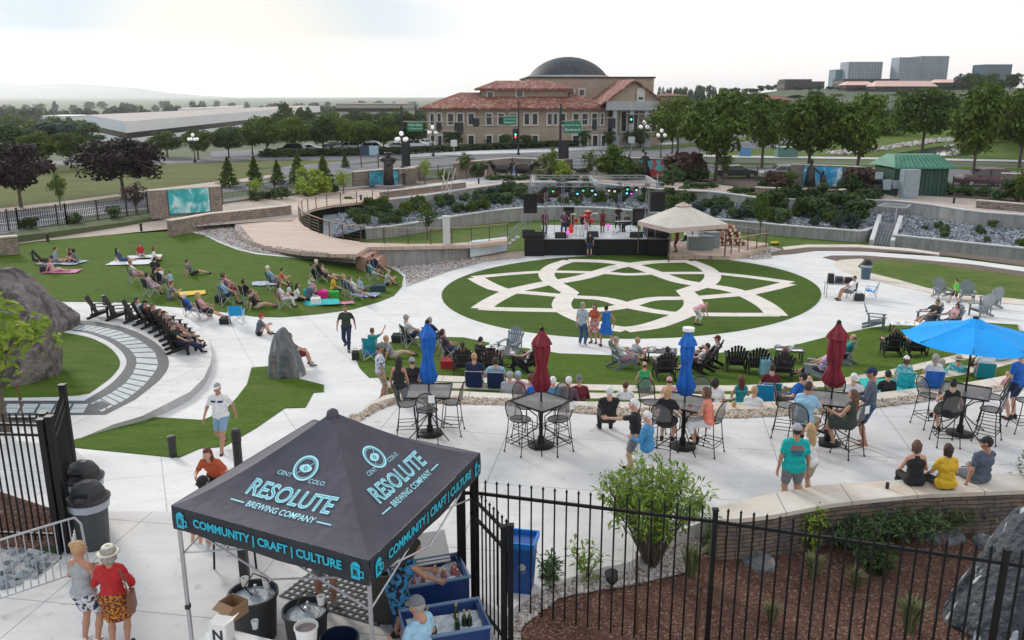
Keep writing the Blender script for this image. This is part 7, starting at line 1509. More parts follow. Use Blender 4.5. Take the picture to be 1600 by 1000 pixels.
def hat_mesh(st):
 if st in HATS:return HATS[st]
 mb=MB()
 if st in('cap','backcap'):
  s=1 if st=='cap' else-1;v,f=surf([((0,-.012,.035),(.088,.106,.102))],.010,.01,lambda D,P:np.maximum(D,.030-P[...,2]));mb.ell((0,-.012,.137),(.008,.008,.005),6,4)
  n=9;V=[]
  for i in range(n):a=math.pi*(i/(n-1));V+=[(.078*math.cos(a),s*(.035+.045*math.sin(a)),.040),(.080*math.cos(a),s*(.050+.115*math.sin(a)),.034-.012*abs(math.cos(a)))]
  o=len(mb.v);mb.add(V+[(x,y,z+.006)for x,y,z in V],[(2*i,2*i+1,2*i+3,2*i+2)for i in range(n-1)]+[(2*n+2*i+2,2*n+2*i+3,2*n+2*i+1,2*n+2*i)for i in range(n-1)]+[(2*i+1,2*n+2*i+1,2*n+2*i+3,2*i+3)for i in range(n-1)]);P=[(v,f,0),(np.array([list(q)for q in mb.v]),mb.f,0)]
 elif st=='visor':
  mb.lathe([(.086,.035),(.088,.062)],24,(0,-.012,0),wob=lambda a,z:1+.12*abs(math.sin(a)));n=9;V=[]
  for i in range(n):a=math.pi*(i/(n-1));V+=[(.080*math.cos(a),.04+.045*math.sin(a),.045),(.082*math.cos(a),.05+.115*math.sin(a),.036)]
  mb.add(V,[(2*i,2*i+1,2*i+3,2*i+2)for i in range(n-1)]);P=[(np.array([list(q)for q in mb.v]),mb.f,0)]
 else:
  b=.215 if st=='sunhat' else.165;mb.lathe([(b,.028),(b*.8,.038),(.098,.045),(.092,.08),(.082,.13),(.06,.148),(.03,.140),(0,.145)],28,(0,-.01,0),wob=lambda a,z:1+.03*math.sin(2*a));mb.lathe([(.100,.046),(.095,.070)],28,(0,-.01,0),k=1);P=[(np.array([list(q)for q in mb.v[:224]]),[f for f in mb.f if max(f)<224],0),(np.array([list(q)for q in mb.v[224:]]),[tuple(i-224 for i in f)for f in mb.f if min(f)>=224],1)]
 HATS[st]=mesh_np('hat',P,2);return HATS[st]
def shoe_mesh():
 v,f=surf([((0,-.045,-.03),(0,.02,-.035),.040,.040),((0,.02,-.035),(0,.15,-.045),.042,.034),((0,-.03,-.02),(0,-.02,.01),.040,.042)],.012,.02,lambda D,P:np.maximum(D,-.082-P[...,2]));return mesh_np('shoe',[(v,f,0)],1)
SHOE=shoe_mesh()
def ik(a,t,l1,l2,hint):
 a,t,hint=map(lambda q:np.array(q,float),(a,t,hint));d=t-a;L_=np.linalg.norm(d);mxl=(l1+l2)*.995
 if L_>mxl:t=a+d/L_*mxl;d=t-a;L_=mxl
 u=d/max(L_,1e-6);x=(l1*l1-l2*l2+L_*L_)/(2*L_);hh=math.sqrt(max(0,l1*l1-x*x));n=hint-u*(hint@u);n=n/max(1e-6,np.linalg.norm(n));return a+u*x+n*hh,t
PO={'stand':((0,0,.93),1,(-.10,.0,.09),(.11,.03,.09),(-.27,.04,.84),(.27,.06,.84)),'hip':((.02,0,.93),1,(-.12,.0,.09),(.12,.05,.09),(-.24,.08,.98),(.27,.05,.84)),'talk':((0,0,.93),2,(-.10,.0,.09),(.10,.04,.09),(-.16,.30,1.12),(.20,.26,1.05)),'walk':((0,0,.91),4,(-.09,.34,.10),(.09,-.30,.17),(-.30,-.16,.88),(.30,.24,.92)),'stride':((0,0,.90),5,(-.16,.12,.09),(.20,-.38,.16),(-.26,.16,.95),(.28,-.10,.90)),'bend':((0,-.05,.86),68,(-.10,0,.09),(.10,.08,.09),(-.14,.62,.42),(.16,.66,.34)),'play':((0,0,.92),5,(-.16,.05,.09),(.16,.0,.09),(-.38,.30,1.20),(.12,.24,1.00)),'keys':((0,0,.62),10,(-.15,.42,.09),(.15,.42,.09),(-.22,.48,.92),(.22,.48,.92)),'adir':((0,-.12,.40),-24,(-.13,.60,.09),(.13,.66,.09),(-.31,.16,.62),(.31,.14,.62)),'adirx':((0,-.12,.40),-22,(-.10,.64,.09),(-.02,.92,.28),(-.31,.16,.62),(.22,.20,.56)),'adirs':((0,-.12,.40),-24,(-.11,.82,.12),(.10,.86,.12),(-.15,.20,.52),(.18,.22,.52)),'camp':((0,-.03,.50),-12,(-.13,.50,.09),(.13,.52,.09),(-.14,.30,.62),(.14,.30,.60)),'campr':((0,-.03,.48),-22,(-.12,.78,.09),(.10,.82,.09),(-.24,.22,.62),(.20,.26,.58)),'wave':((0,-.03,.50),-5,(-.13,.46,.09),(.13,.50,.09),(-.14,.30,.62),(.30,.34,1.22)),'bar':((0,0,.87),8,(-.12,.26,.36),(.12,.30,.36),(-.18,.40,1.10),(.18,.42,1.10)),'barx':((0,0,.87),-2,(-.10,.26,.36),(-.22,.46,.62),(-.16,.36,1.10),(.20,.30,1.02)),'low':((0,0,.20),-8,(-.12,.66,-.20),(.12,.70,-.22),(-.16,.30,.34),(.16,.30,.32)),'lowr':((0,0,.20),-26,(-.12,.74,-.02),(.12,.80,-.05),(-.30,.05,.30),(.18,.26,.36)),'ledge':((0,0,.12),6,(-.13,.44,-.36),(.13,.46,-.36),(-.18,.36,.18),(.18,.34,.20)),'ledgeb':((0,0,.12),-4,(-.12,.46,-.36),(.14,.46,-.36),(-.34,-.06,.03),(.16,.34,.20)),'long':((0,0,.12),-20,(-.10,.84,.08),(.12,.82,.08),(-.24,-.34,.05),(.24,-.34,.05)),'knees':((0,0,.12),12,(-.11,.44,.08),(.11,.46,.08),(-.10,.44,.40),(.12,.46,.42)),'cross':((0,0,.13),8,(.14,.30,.08),(-.14,.34,.08),(-.20,.30,.20),(.20,.30,.20)),'lie':((0,0,.13),-76,(-.12,.80,.10),(.14,.84,.10),(-.30,-.10,.12),(.22,.10,.24)),'legup':((0,0,.12),-74,(-.10,.50,.62),(.12,.62,.70),(-.30,-.10,.12),(.30,-.10,.12)),'tend':((0,0,.92),26,(-.12,0,.09),(.12,.05,.09),(-.12,.58,1.02),(.16,.62,.96)),'point':((0,0,.93),6,(-.12,0,.09),(.12,.14,.09),(-.22,.60,1.30),(.24,.08,.88)),'hug':((0,0,.86),28,(-.12,.26,.36),(.12,.28,.36),(-.30,.46,1.02),(.20,.50,1.04)),'phone':((0,0,.93),3,(-.10,.0,.09),(.11,.03,.09),(-.24,.05,.86),(.22,.20,.80))}
def skel(pose,fem,yaw=0,pitch=0):
 P,lean,aL,aR,wL,wR=PO[pose];P=np.array(P,float);a=R(lean);up=np.array((0,math.sin(a),math.cos(a)));a2=R(lean*1.15+(6 if lean<-15 else 0));up2=np.array((0,math.sin(a2),math.cos(a2)))
 fw=np.array((0,up2[2],-up2[1]));waist=P+up*.16;chest=waist+(up+up2)/2*.17;S=chest+up2*.155;sw=.150 if fem else.172
 J=dict(P=P,waist=waist,chest=chest,S=S,up2=up2);hn=up2*.6+np.array((0,0,.4)) if lean<60 else up2;hn/=np.linalg.norm(hn)
 J['neck']=S+up2*.045;J['head']=J['neck']+hn*.155+np.array((0,.012,0))
 for s,w,n in((-1,wL,'L'),(1,wR,'R')):
  J['sh'+n]=S+np.array((s*sw,0,0))-up2*.038;e,t=ik(J['sh'+n],w,.285,.255,(s*.55,-.6,-.5) if pose not in('tend',) else(s*.4,-.2,-.8));J['el'+n]=e;J['wr'+n]=t
 for s,w,n in((-1,aL,'L'),(1,aR,'R')):
  J['hp'+n]=P+np.array((s*.088,0,-.02));hint=(s*.12,1,.55) if pose!='cross' else(s*1.0,.4,.2);e,t=ik(J['hp'+n],w,.435,.425,hint);J['kn'+n]=e;J['an'+n]=t
  d=t-e;fl=abs(d[2])>.55*np.linalg.norm(d)or w[2]<.12;toe=np.array((s*.03,.13,-.045)) if(w[2]<.2 or fl) else np.array((0,.05,.13));J['toe'+n]=t+toe
 return J
def bcap(J,fem,w,e=0.0):
 X=np.array((1.,0,0));f=J['up2'];fw=np.array((0,f[2],-f[1]));q=.92 if fem else 1.0;ww=w
 return[(J['P']-X*.080,J['P']+X*.080,(.112 if fem else.106)*ww+e,(.112 if fem else.106)*ww+e),(J['waist']-X*.05,J['waist']+X*.05,(.090 if fem else.104)*ww+e,(.090 if fem else.104)*ww+e),(J['chest']-X*.070*q,J['chest']+X*.070*q,.108*ww*q+e,.108*ww*q+e),(J['shL']*.75+J['shR']*.25,J['shR']*.75+J['shL']*.25,.062+e,.062+e),(J['P'],J['chest'],.10*ww+e,.10*ww*q+e),(J['chest'],J['S']-f*.02,.10*q*ww+e,.062+e),(J['neck']-f*.02,J['shL']*.85+J['S']*.15,.040+e,.046+e),(J['neck']-f*.02,J['shR']*.85+J['S']*.15,.040+e,.046+e)]+([(J['chest']-X*.055+fw*.075,J['chest']+X*.055+fw*.075,.058+e,.058+e)] if fem else[(J['waist']+fw*.03*(w-.6),J['waist']+fw*.03,.10*ww+e,.10*ww+e)])
def acap(J,n,e=0.0,q=1.0):return[(J['sh'+n],J['el'+n],.050*q+e,.038*q+e),(J['el'+n],J['wr'+n],.039*q+e,.025*q+e)]
def lcap(J,n,e=0.0,q=1.0):return[(J['hp'+n],J['kn'+n],.088*q+e,.056*q+e),(J['kn'+n],J['kn'+n]*.6+J['an'+n]*.4,.053*q+e,.055*q+e),(J['kn'+n]*.6+J['an'+n]*.4,J['an'+n],.055*q+e,.036*q+e)]
def part_(c,f):a,b,r0,r1=c;return(a,a+(b-a)*f,r0,r0+(r1-r0)*f)
BODY,CLO={},{}
def headM(J,yaw,pitch):
 return Matrix.Translation(J['head'])@Matrix.Rotation(R(yaw),4,'Z')@Matrix.Rotation(R(pitch),4,'X')
def tr(v,M):A=np.array(M);return v@A[:3,:3].T+A[:3,3]
def get_body(pose,fem,w,yaw,pitch,res):
 k=(pose,fem,w,yaw,pitch,res)
 if k in BODY:return BODY[k]
 J=skel(pose,fem);q=(.93 if fem else 1.0);c=bcap(J,fem,w)+acap(J,'L',0,q)+acap(J,'R',0,q)+lcap(J,'L',0,q)+lcap(J,'R',0,q)+[(J['S'],J['neck']+(J['head']-J['neck'])*.3,.055,.050)]+[(J['an'+n],J['toe'+n],.036,.026)for n in 'LR']+[(J['an'+n],J['an'+n]+np.array((0,-.035,-.03)),.034,.030)for n in 'LR']
 v,f=surf(c,res,.028);parts=[(v,f,0)];lv='hi' if res<.018 else 'lo';M=headM(J,yaw,pitch)
 parts+=[(tr(a,M),b,m)for a,b,m in HEADS[lv]]
 for s,n in((-1,'L'),(1,'R')):
  d=Vec(J['wr'+n]-J['el'+n]).normalized();z=-d;inn=Vec((-s,.25,0));y=(inn-z*inn.dot(z)).normalized();x=y.cross(z);A=Matrix((x,y,z)).transposed().to_4x4();hv=HANDS[lv][0].copy();hf=HANDS[lv][1]
  if x.dot(Vec((0,1,0)))<0:hv[:,0]*=-1;hf=hf[:,::-1]
  parts.append((tr(hv,Matrix.Translation(J['wr'+n])@A),hf,0))
 BODY[k]=(mesh_np('body',parts,4),J);return BODY[k]
def get_clo(kind,pose,fem,w,res):
 k=(kind,pose,fem,w,res)
 if k in CLO:return CLO[k]
 J=get_body_j(pose,fem);e=.014;c=[];kk=.028
 if kind in('tee','tank','long','dress','strap'):
  c=bcap(J,fem,w,e)
  if kind=='strap':c=c[:3]+c[4:6]+c[8:]
  if kind in('tee','dress')and kind!='dress' or kind=='tee':c+=[part_(acap(J,n,e)[0],.62)for n in 'LR']
  if kind=='long':c+=[q for n in 'LR' for q in acap(J,n,e)]
 if kind in('shorts','pants','skirt','dress','capri'):
  if kind!='dress':c+=[bcap(J,fem,w,e-.002)[0]]
  if kind=='shorts':c+=[part_(lcap(J,n,.022)[0],.72)for n in 'LR']
  elif kind in('pants','capri'):c+=[q for n in 'LR' for q in lcap(J,n,.014)[:3 if kind=='pants' else 2]]
  else:
   f=.80;kL,kR=J['hpL']+(J['knL']-J['hpL'])*f,J['hpR']+(J['knR']-J['hpR'])*f;c+=[(J['hpL'],kL,.105,.10),(J['hpR'],kR,.105,.10),((J['hpL']+J['hpR'])/2,(kL+kR)/2,.13,.14)];kk=.06
   if pose in('stand','talk','hip','stride','phone','tend','play'):c.append((J['P'],(kL+kR)/2-np.array((0,0,.05)),.14,.20))
 zc_=None
 if kind in('tee','tank','long','strap'):zc_='top'
 up=PO[pose][1];ua=np.array((0,math.sin(R(up)),math.cos(R(up))))
 def cut(D,P):
  if zc_=='top':D=np.maximum(D,-(((P-J['P'])@ua)+(.10 if fem else.12)))
  elif kind not in('dress',):D=np.maximum(D,((P-J['P'])@ua)-.09)
  if kind=='skirt' or kind=='dress':
   if pose in('stand','talk','hip','stride','phone','tend','play'):D=np.maximum(D,(J['knL'][2]+.04)-P[...,2])
  if kind in('tee','tank','long','dress'):D=np.maximum(D,((P-J['neck'])@J['up2'])-.004+.5*np.maximum(0,.055-np.abs(P[...,0])))
  return D
 v,f=surf(c,res,kk,cut);fr=(np.sin(v[:,:1]*38+v[:,2:]*55)+np.sin(v[:,1:2]*47-v[:,2:]*71))*.0028;v=v+fr*np.sign(v-J['P'])*.6;CLO[k]=mesh_np({'tee':'shirt','tank':'top','long':'shirt','strap':'top','dress':'dress','shorts':'shorts','pants':'trousers','capri':'trousers','skirt':'skirt'}[kind],[(v,f,0)],1);return CLO[k]
JC={}
def get_body_j(pose,fem):
 if(pose,fem)not in JC:JC[(pose,fem)]=skel(pose,fem)
 return JC[(pose,fem)]
SKIN=[mat('fair skin',(.62,.36,.26),.55,(.55,.30,.21),30),mat('tanned skin',(.46,.24,.155),.55,(.40,.20,.13),30),mat('brown skin',(.20,.10,.065),.55,(.16,.08,.05),30)]
M_eye=mat('eye white',(.8,.8,.78),.3);M_iris=mat('dark iris',(.03,.02,.02),.3);M_lip=mat('lips',(.45,.14,.13),.5)
def hm(n,a):return mat(n,a,.7,tuple(min(1,x*1.7+.01)for x in a),60,bump=.5,bscale=90,bdist=.004)
HC={'k':hm('black hair',(.010,.008,.008)),'d':hm('dark brown hair',(.030,.016,.010)),'b':hm('brown hair',(.085,.042,.022)),'l':hm('blonde hair',(.34,.21,.10)),'w':hm('white hair',(.55,.54,.52)),'g':hm('grey hair',(.24,.22,.20)),'r':hm('dark red hair',(.085,.018,.012))}
PAL={'k':(.014,.014,.016),'w':(.66,.66,.67),'n':(.012,.022,.07),'g':(.13,.14,.15),'G':(.30,.31,.33),'r':(.38,.015,.018),'m':(.13,.012,.02),'c':(.72,.20,.14),'p':(.55,.28,.33),'b':(.05,.22,.42),'B':(.01,.11,.42),'l':(.26,.44,.58),'t':(.0,.33,.32),'T':(.01,.22,.24),'y':(.60,.36,.02),'o':(.030,.040,.030),'O':(.42,.08,.03),'j':(.035,.07,.15),'s':(.20,.30,.42),'e':(.38,.32,.24),'v':(.42,.30,.50),'u':(.12,.07,.10),'L':(.03,.30,.10),'z':(.10,.48,.05),'S':(.075,.095,.13),'a':(.0,.20,.62),'h':(.70,.62,.48)}
PAT={'F1':('black floral print',(.012,.012,.014),(.55,.50,.50),24,.72,.78),'F2':('black blue pink flowers',(.008,.008,.012),(.03,.20,.42),13,.46,.50),'F3':('orange brown print',(.50,.20,.02),(.12,.02,.015),26,.45,.50),'F4':('white navy print',(.60,.60,.64),(.02,.03,.10),16,.50,.53),'F5':('blue white shirt print',(.60,.62,.66),(.03,.08,.35),14,.56,.60),'F6':('red white print',(.48,.06,.05),(.62,.52,.50),15,.48,.54),'F7':('pink floral print',(.62,.36,.40),(.55,.60,.66),18,.45,.55),'F8':('blue plaid',(.26,.34,.42),(.50,.54,.58),30,.45,.55),'F9':('turquoise tie dye',(.02,.38,.48),(.45,.65,.70),10,.45,.6)}
def cm(c):
 if c in PAT:n,a,b,s,lo,hi=PAT[c];return mat(n,a,.85,b,s,lo=lo,hi=hi,obj=True,detail=1.5)
 return mat('cloth '+{'k':'black','w':'white'}.get(c,'tone %d'%(sorted(PAL).index(c))),PAL[c],.88,tuple(min(.8,x*1.25+.004)for x in PAL[c]),14,bump=.35,bscale=25,bdist=.01)
def person(label,loc,rz,pose,fem=0,top=('tee','g'),bot=('shorts','k'),hair=('short','d'),hat=None,h=None,skin=0,w=1.0,yaw=0,pitch=0,shoe='k',res=.026,group=None):
 h=h or(1.66 if fem else 1.78);s=h/1.75;me,J=get_body(pose,fem,w,yaw,pitch,res);root=thing('person',label,'person',loc,R(rz),group,s)
 def add(me,nm,m,M=None):
  o=bpy.data.objects.new(nm,me);COL.objects.link(o);o.parent=root
  if M is not None:o.matrix_local=M
  for sl_,q in zip(o.material_slots,m):sl_.link='OBJECT';sl_.material=q
  return o
 add(me,'body',[SKIN[skin],M_eye,M_iris,M_lip]);HM=headM(J,yaw,pitch)
 if hair:add(hair_mesh(hair[0]),'hair',[HC[hair[1]]],HM)
 if hat:add(hat_mesh(hat[0]),{'cap':'cap','backcap':'cap'}.get(hat[0],'hat'),[cm(hat[1]),cm('k')],HM)
 if top:q=get_clo(top[0],pose,fem,w,res);add(q,q.name.split('.')[0],[cm(top[1])])
 if bot:q=get_clo(bot[0],pose,fem,w,res);add(q,q.name.split('.')[0],[cm(bot[1])])
 if shoe:
  for n in 'LR':
   t=Vec(J['toe'+n]-J['an'+n]);t.z+=.045;y=t.normalized();x=y.cross(Vec((0,0,1))).normalized();z=x.cross(y);add(SHOE,'shoe',[cm(shoe)],Matrix.Translation(J['an'+n])@Matrix((x,y,z)).transposed().to_4x4())
 return root
def head_at(u,v,h,base=None):
 p=W(u,v,h if base is None else base+h)
 for _ in range(5):
  z=down(p.x,p.y) if base is None else base;p=W(u,v,z+h);p.z=z
 return p
def hip_at(u,v,hz,base=None):
 p=W(u,v,hz+(base or 0))
 for _ in range(5):
  z=down(p.x,p.y) if base is None else base;p=W(u,v,z+hz);p.z=z
 return p
T_,S_='tee','shorts'
def FG(*a,**k):k.setdefault('res',.016);return person(*a,**k)
def MG(*a,**k):k.setdefault('res',.021);return person(*a,**k)
# ---- near figures
FG('woman with a blonde updo in a purple and white tank top and navy print shorts',head_at(118,842,1.70,0),-16,'talk',1,('strap','G'),(S_,'F4'),('bun','l'),skin=1,shoe='w',yaw=-30,h=1.66)
FG('woman in a straw hat, red jacket and orange print skirt seen from behind',head_at(165,846,1.72,0),6,'talk',1,('long','r'),('skirt','F3'),('curly','g'),('fedora','h'),skin=1,w=1.1,yaw=20,h=1.64)
FG('long haired woman in an orange top leaning over behind the printed tent',hip_at(338,738,.87,-.25),176,'hug',1,('tee','O'),('capri','k'),('long','r'),skin=0,pitch=-8)
FG('blond child held by the woman in the orange top behind the tent',hip_at(326,778,.80,-.1),150,'camp',1,('tee','O'),(S_,'k'),('curly','l'),h=1.25)
FG('person in a black cap and black clothes sitting under the tent edge',hip_at(318,822,.87,0),-10,'bar',0,('tee','k'),(S_,'k'),('short','d'),('backcap','k'),shoe='w')
PO_=FG('man in a white polo with navy stripe and visor walking up the ramp',G(350,704),176,'walk',0,('tee','w'),(S_,'s'),('short','g'),('visor','w'),skin=1,w=1.12,h=1.80,pitch=-5,res=.018)
FG('dark haired bartender in a blue and pink floral dress reaching into the ice chest',head_at(616,850,1.58,0),-62,'tend',1,('strap','k'),('dress','F2'),('long','k'),skin=1,pitch=-25)
FG('person in an olive grey cap and pale blue shirt at the bottom edge',head_at(655,950,1.62,0),60,'talk',0,('tee','l'),(S_,'g'),('short','g'),('cap','g'),skin=1,pitch=-12)
FG('man in dark shorts standing under the tent behind the second ice tub',G(512,945),190,'stand',0,('tee','n'),(S_,'g'),('short','b'),shoe='g',skin=1)
for x in(-.085,.085):MB().add([(x+dx,.172-1.2*(x+dx)**2+.004,z)for z in(1.27,1.32)for dx in(-.06,.06)],[(0,1,3,2)]).build('chest_stripe',cm('n'),PO_)
p=head_at(165,846,1.72,0);root=thing('shoulder_bag','brown leather shoulder bag at the right hip of the woman in red','bag',p+Vec((.30,-.10,.88)),.3);MB().box((0,0,0),(.10,.26,.26),taper=.8).build('pouch',mat('brown leather',(.16,.06,.03),.5),root);MB().tube([(0,-.1,.1),(-.10,0,.50),(0,.1,.1)],.010,5).build('strap',MATS['brown leather'],root)
TQ=FG('stocky man in a turquoise shirt with red back print and grey cap',head_at(1247,660,1.82,0),-6,'stand',0,('tee','t'),(S_,'g'),('short','d'),('cap','G'),skin=1,w=1.18,h=1.80)
FG('blonde woman in white beside the man in the turquoise shirt',head_at(1270,660,1.68,0),20,'phone',1,('tank','w'),(S_,'e'),('long','l'),skin=0,h=1.66)
FG('brown haired woman in a black off shoulder top seated on the stone wall',hip_at(1429,748,.12,.45),-4,'ledge',1,('strap','k'),('pants','k'),('bob','b'),skin=0,w=1.12,yaw=-20)
FG('woman in a mustard yellow shirt seated on the stone wall between two others',hip_at(1478,754,.12,.45),3,'ledge',1,('tee','y'),('pants','k'),('bob','d'),skin=0,w=1.12)
FG('man in a slate shirt and dark cap seated at the right of the stone wall',hip_at(1531,744,.12,.45),14,'ledgeb',0,('tee','S'),(S_,'g'),('short','d'),('cap','k'),skin=1,w=1.15,yaw=40)
FG('white haired woman in a bright blue top above the green shrub',head_at(1014,642,1.60,0),62,'talk',1,('long','b'),('pants','w'),('short','w'),w=1.15,pitch=-8,h=1.60)
FG('white haired person in black pointing, half hidden behind the bright blue top',head_at(1006,636,1.66,0)+Vec((-.05,.5,0)),70,'point',0,('tee','k'),(S_,'g'),('short','w'),h=1.66)
for k,(z,w_,c)in enumerate(((1.37,.20,(.55,.03,.02)),(1.315,.24,(.55,.06,.03)),(1.26,.22,(.02,.10,.22)),(1.215,.16,(.02,.12,.20)))):
 MB().add([(x,-.150+2.0*x*x-.006,z+dz)for dz in(-.022,.022)for x in[(-.5+i/6)*w_ for i in range(7)]],[(i,i+1,i+8,i+7)for i in range(6)]).build('shirt_print',mat('shirt print %d'%k,c,.8,(.02,.30,.32),60,obj=True,lo=.5,hi=.56),TQ)
 # ---- bar guests
MG('blonde woman in a dark floral top at the third bar table',hip_at(1040,655,.87,0),-22,'bar',1,('tee','F1'),('skirt','k'),('bob','l'),w=1.05,yaw=-10)
MG('woman in a coral top and white trousers at the third bar table',hip_at(1108,655,.87,0),62,'bar',1,('tank','c'),('capri','w'),('bob','b'),skin=1,yaw=10)
MG('man in a light blue shirt leaning on the fourth bar table',hip_at(1256,655,.87,0),-42,'bar',0,('tee','l'),(S_,'e'),('short','d'),skin=1,w=1.12)
MG('long haired woman in an olive dress at the fourth bar table',hip_at(1328,658,.87,0),48,'barx',1,('strap','o'),('dress','o'),('long','b'),skin=1)
MG('man in a navy cap and blue shorts standing barefoot at the fourth table',W(1352,697,0),62,'talk',0,('long','S'),(S_,'j'),('short','d'),('cap','n'),skin=1,h=1.86,shoe=None,pitch=-8)
MG('dark haired woman in a black sleeveless dress at the parasol table',hip_at(1484,640,.87,0),-6,'barx',1,('strap','k'),('dress','k'),('short','k'),w=1.1,yaw=-25)
MG('white haired man with a black jacket over his shoulders facing the stage from the patio',hip_at(950,652,.50,0),0,'camp',0,('long','k'),('pants','k'),('short','w'),w=1.1)
MG('person in royal blue standing at the right photo edge',head_at(1598,545,1.8),20,'stand',0,('tee','B'),(S_,'n'),('short','d'))
# ---- standing figures in the plaza
MG('man in a dark green shirt and jeans walking across the plaza',G(543,547),184,'walk',0,('tee','o'),('pants','n'),('short','b'),h=1.86,skin=1)
MG('man in a white flower sleeved shirt and dark cap at the terrace end',head_at(592,535,1.8,-.95),-76,'stand',0,('tee','F5'),(S_,'e'),('short','d'),('cap','g'),skin=1,w=1.08)
MG('woman with very long dark hair in a black top and grey leggings',head_at(622,556,1.68,-.4),-14,'phone',1,('strap','k'),('pants','g'),('long','k'),skin=1)
MG('man in a blue plaid shirt and jeans talking on the plaza',G(909,541),-40,'stand',0,('tee','F8'),('pants','j'),('short','g'),shoe='w',h=1.82)
MG('woman in an orange red top and white print skirt in the talking trio',G(928,536),150,'talk',1,('tee','O'),('skirt','F6'),('long','b'),skin=1,h=1.66)
MG('woman in a royal blue dress seen from behind in the talking trio',G(946,543),8,'stride',1,('strap','B'),('dress','B'),('bun','k'),skin=1,h=1.76)
MG('person in pale clothes bending down on the circle lawn',G(1088,508),-60,'bend',1,('tee','p'),('capri','w'),('bob','l'),h=1.5)
MG('boy in a lime green shirt running on the sunken lawn edge',G(1491,475),30,'walk',0,('tee','z'),(S_,'k'),('short','d'),h=1.32)
MG('man in a grey blue shirt and red cap sitting on the curved step edge',hip_at(404,519,.14),-60,'knees',0,('tee','S'),(S_,'k'),('short','b'),('cap','r'))
MG('person sitting hidden behind the standing rock with one leg showing',hip_at(462,562,.30),-62,'camp',0,('tee','m'),(S_,'m'),('short','d'),shoe='g')
MG('man in a white shirt sitting at the sound desk',hip_at(1328,455,.50),82,'camp',0,('tee','w'),(S_,'g'),('short','d'),skin=1)
MG('person in a black shirt and denim shorts watching from the foot of the stage',G(921,401),4,'hip',0,('tee','k'),(S_,'j'),('short','k'),h=1.76)
MG('person in dark maroon standing under the beige canopy',G(1057,394),60,'stand',0,('tee','m'),(S_,'m'),('short','k'),skin=2)
MG('small child in pink on the upper path',G(759,280),60,'stand',1,('tee','p'),('skirt','p'),('short','d'),h=1.15)
MG('child in a blue shirt on the upper path by the bronze animals',G(803,281),100,'stand',0,('tee','B'),(S_,'G'),('short','d'),h=1.5)
# ---- musicians
def mus(label,u,v,rz,pose,*a,**k):return MG(label,stage_pt(u,v),rz,pose,*a,**k)
mus('musician in a dark red shirt behind the left front truss leg',851,366,190,'stand',0,('tee','m'),('pants','k'),('short','k'),skin=2)
mus('guitarist in a plum shirt and jeans at the left of the stage',881,367,172,'play',0,('tee','u'),('pants','n'),('short','d'))
mus('singer in a black top and white trousers at the stage centre',909,369,178,'talk',1,('tank','k'),('pants','w'),('long','d'))
mus('drummer in a bright red shirt behind the drums',918,353,180,'keys',0,('tee','r'),('pants','k'),('short','d'))
mus('singer in a dark red dress right of the drums',941,363,176,'talk',1,('tank','m'),('dress','m'),('short','k'),skin=2)
mus('bass player in a black hat and dark shirt',965,357,182,'play',0,('tee','k'),('pants','k'),('short','k'),('fedora','k'),skin=1)
mus('keyboard player in a dark shirt and cap sitting sideways',982,362,110,'keys',0,('long','k'),('pants','k'),('short','k'),('cap','k'))
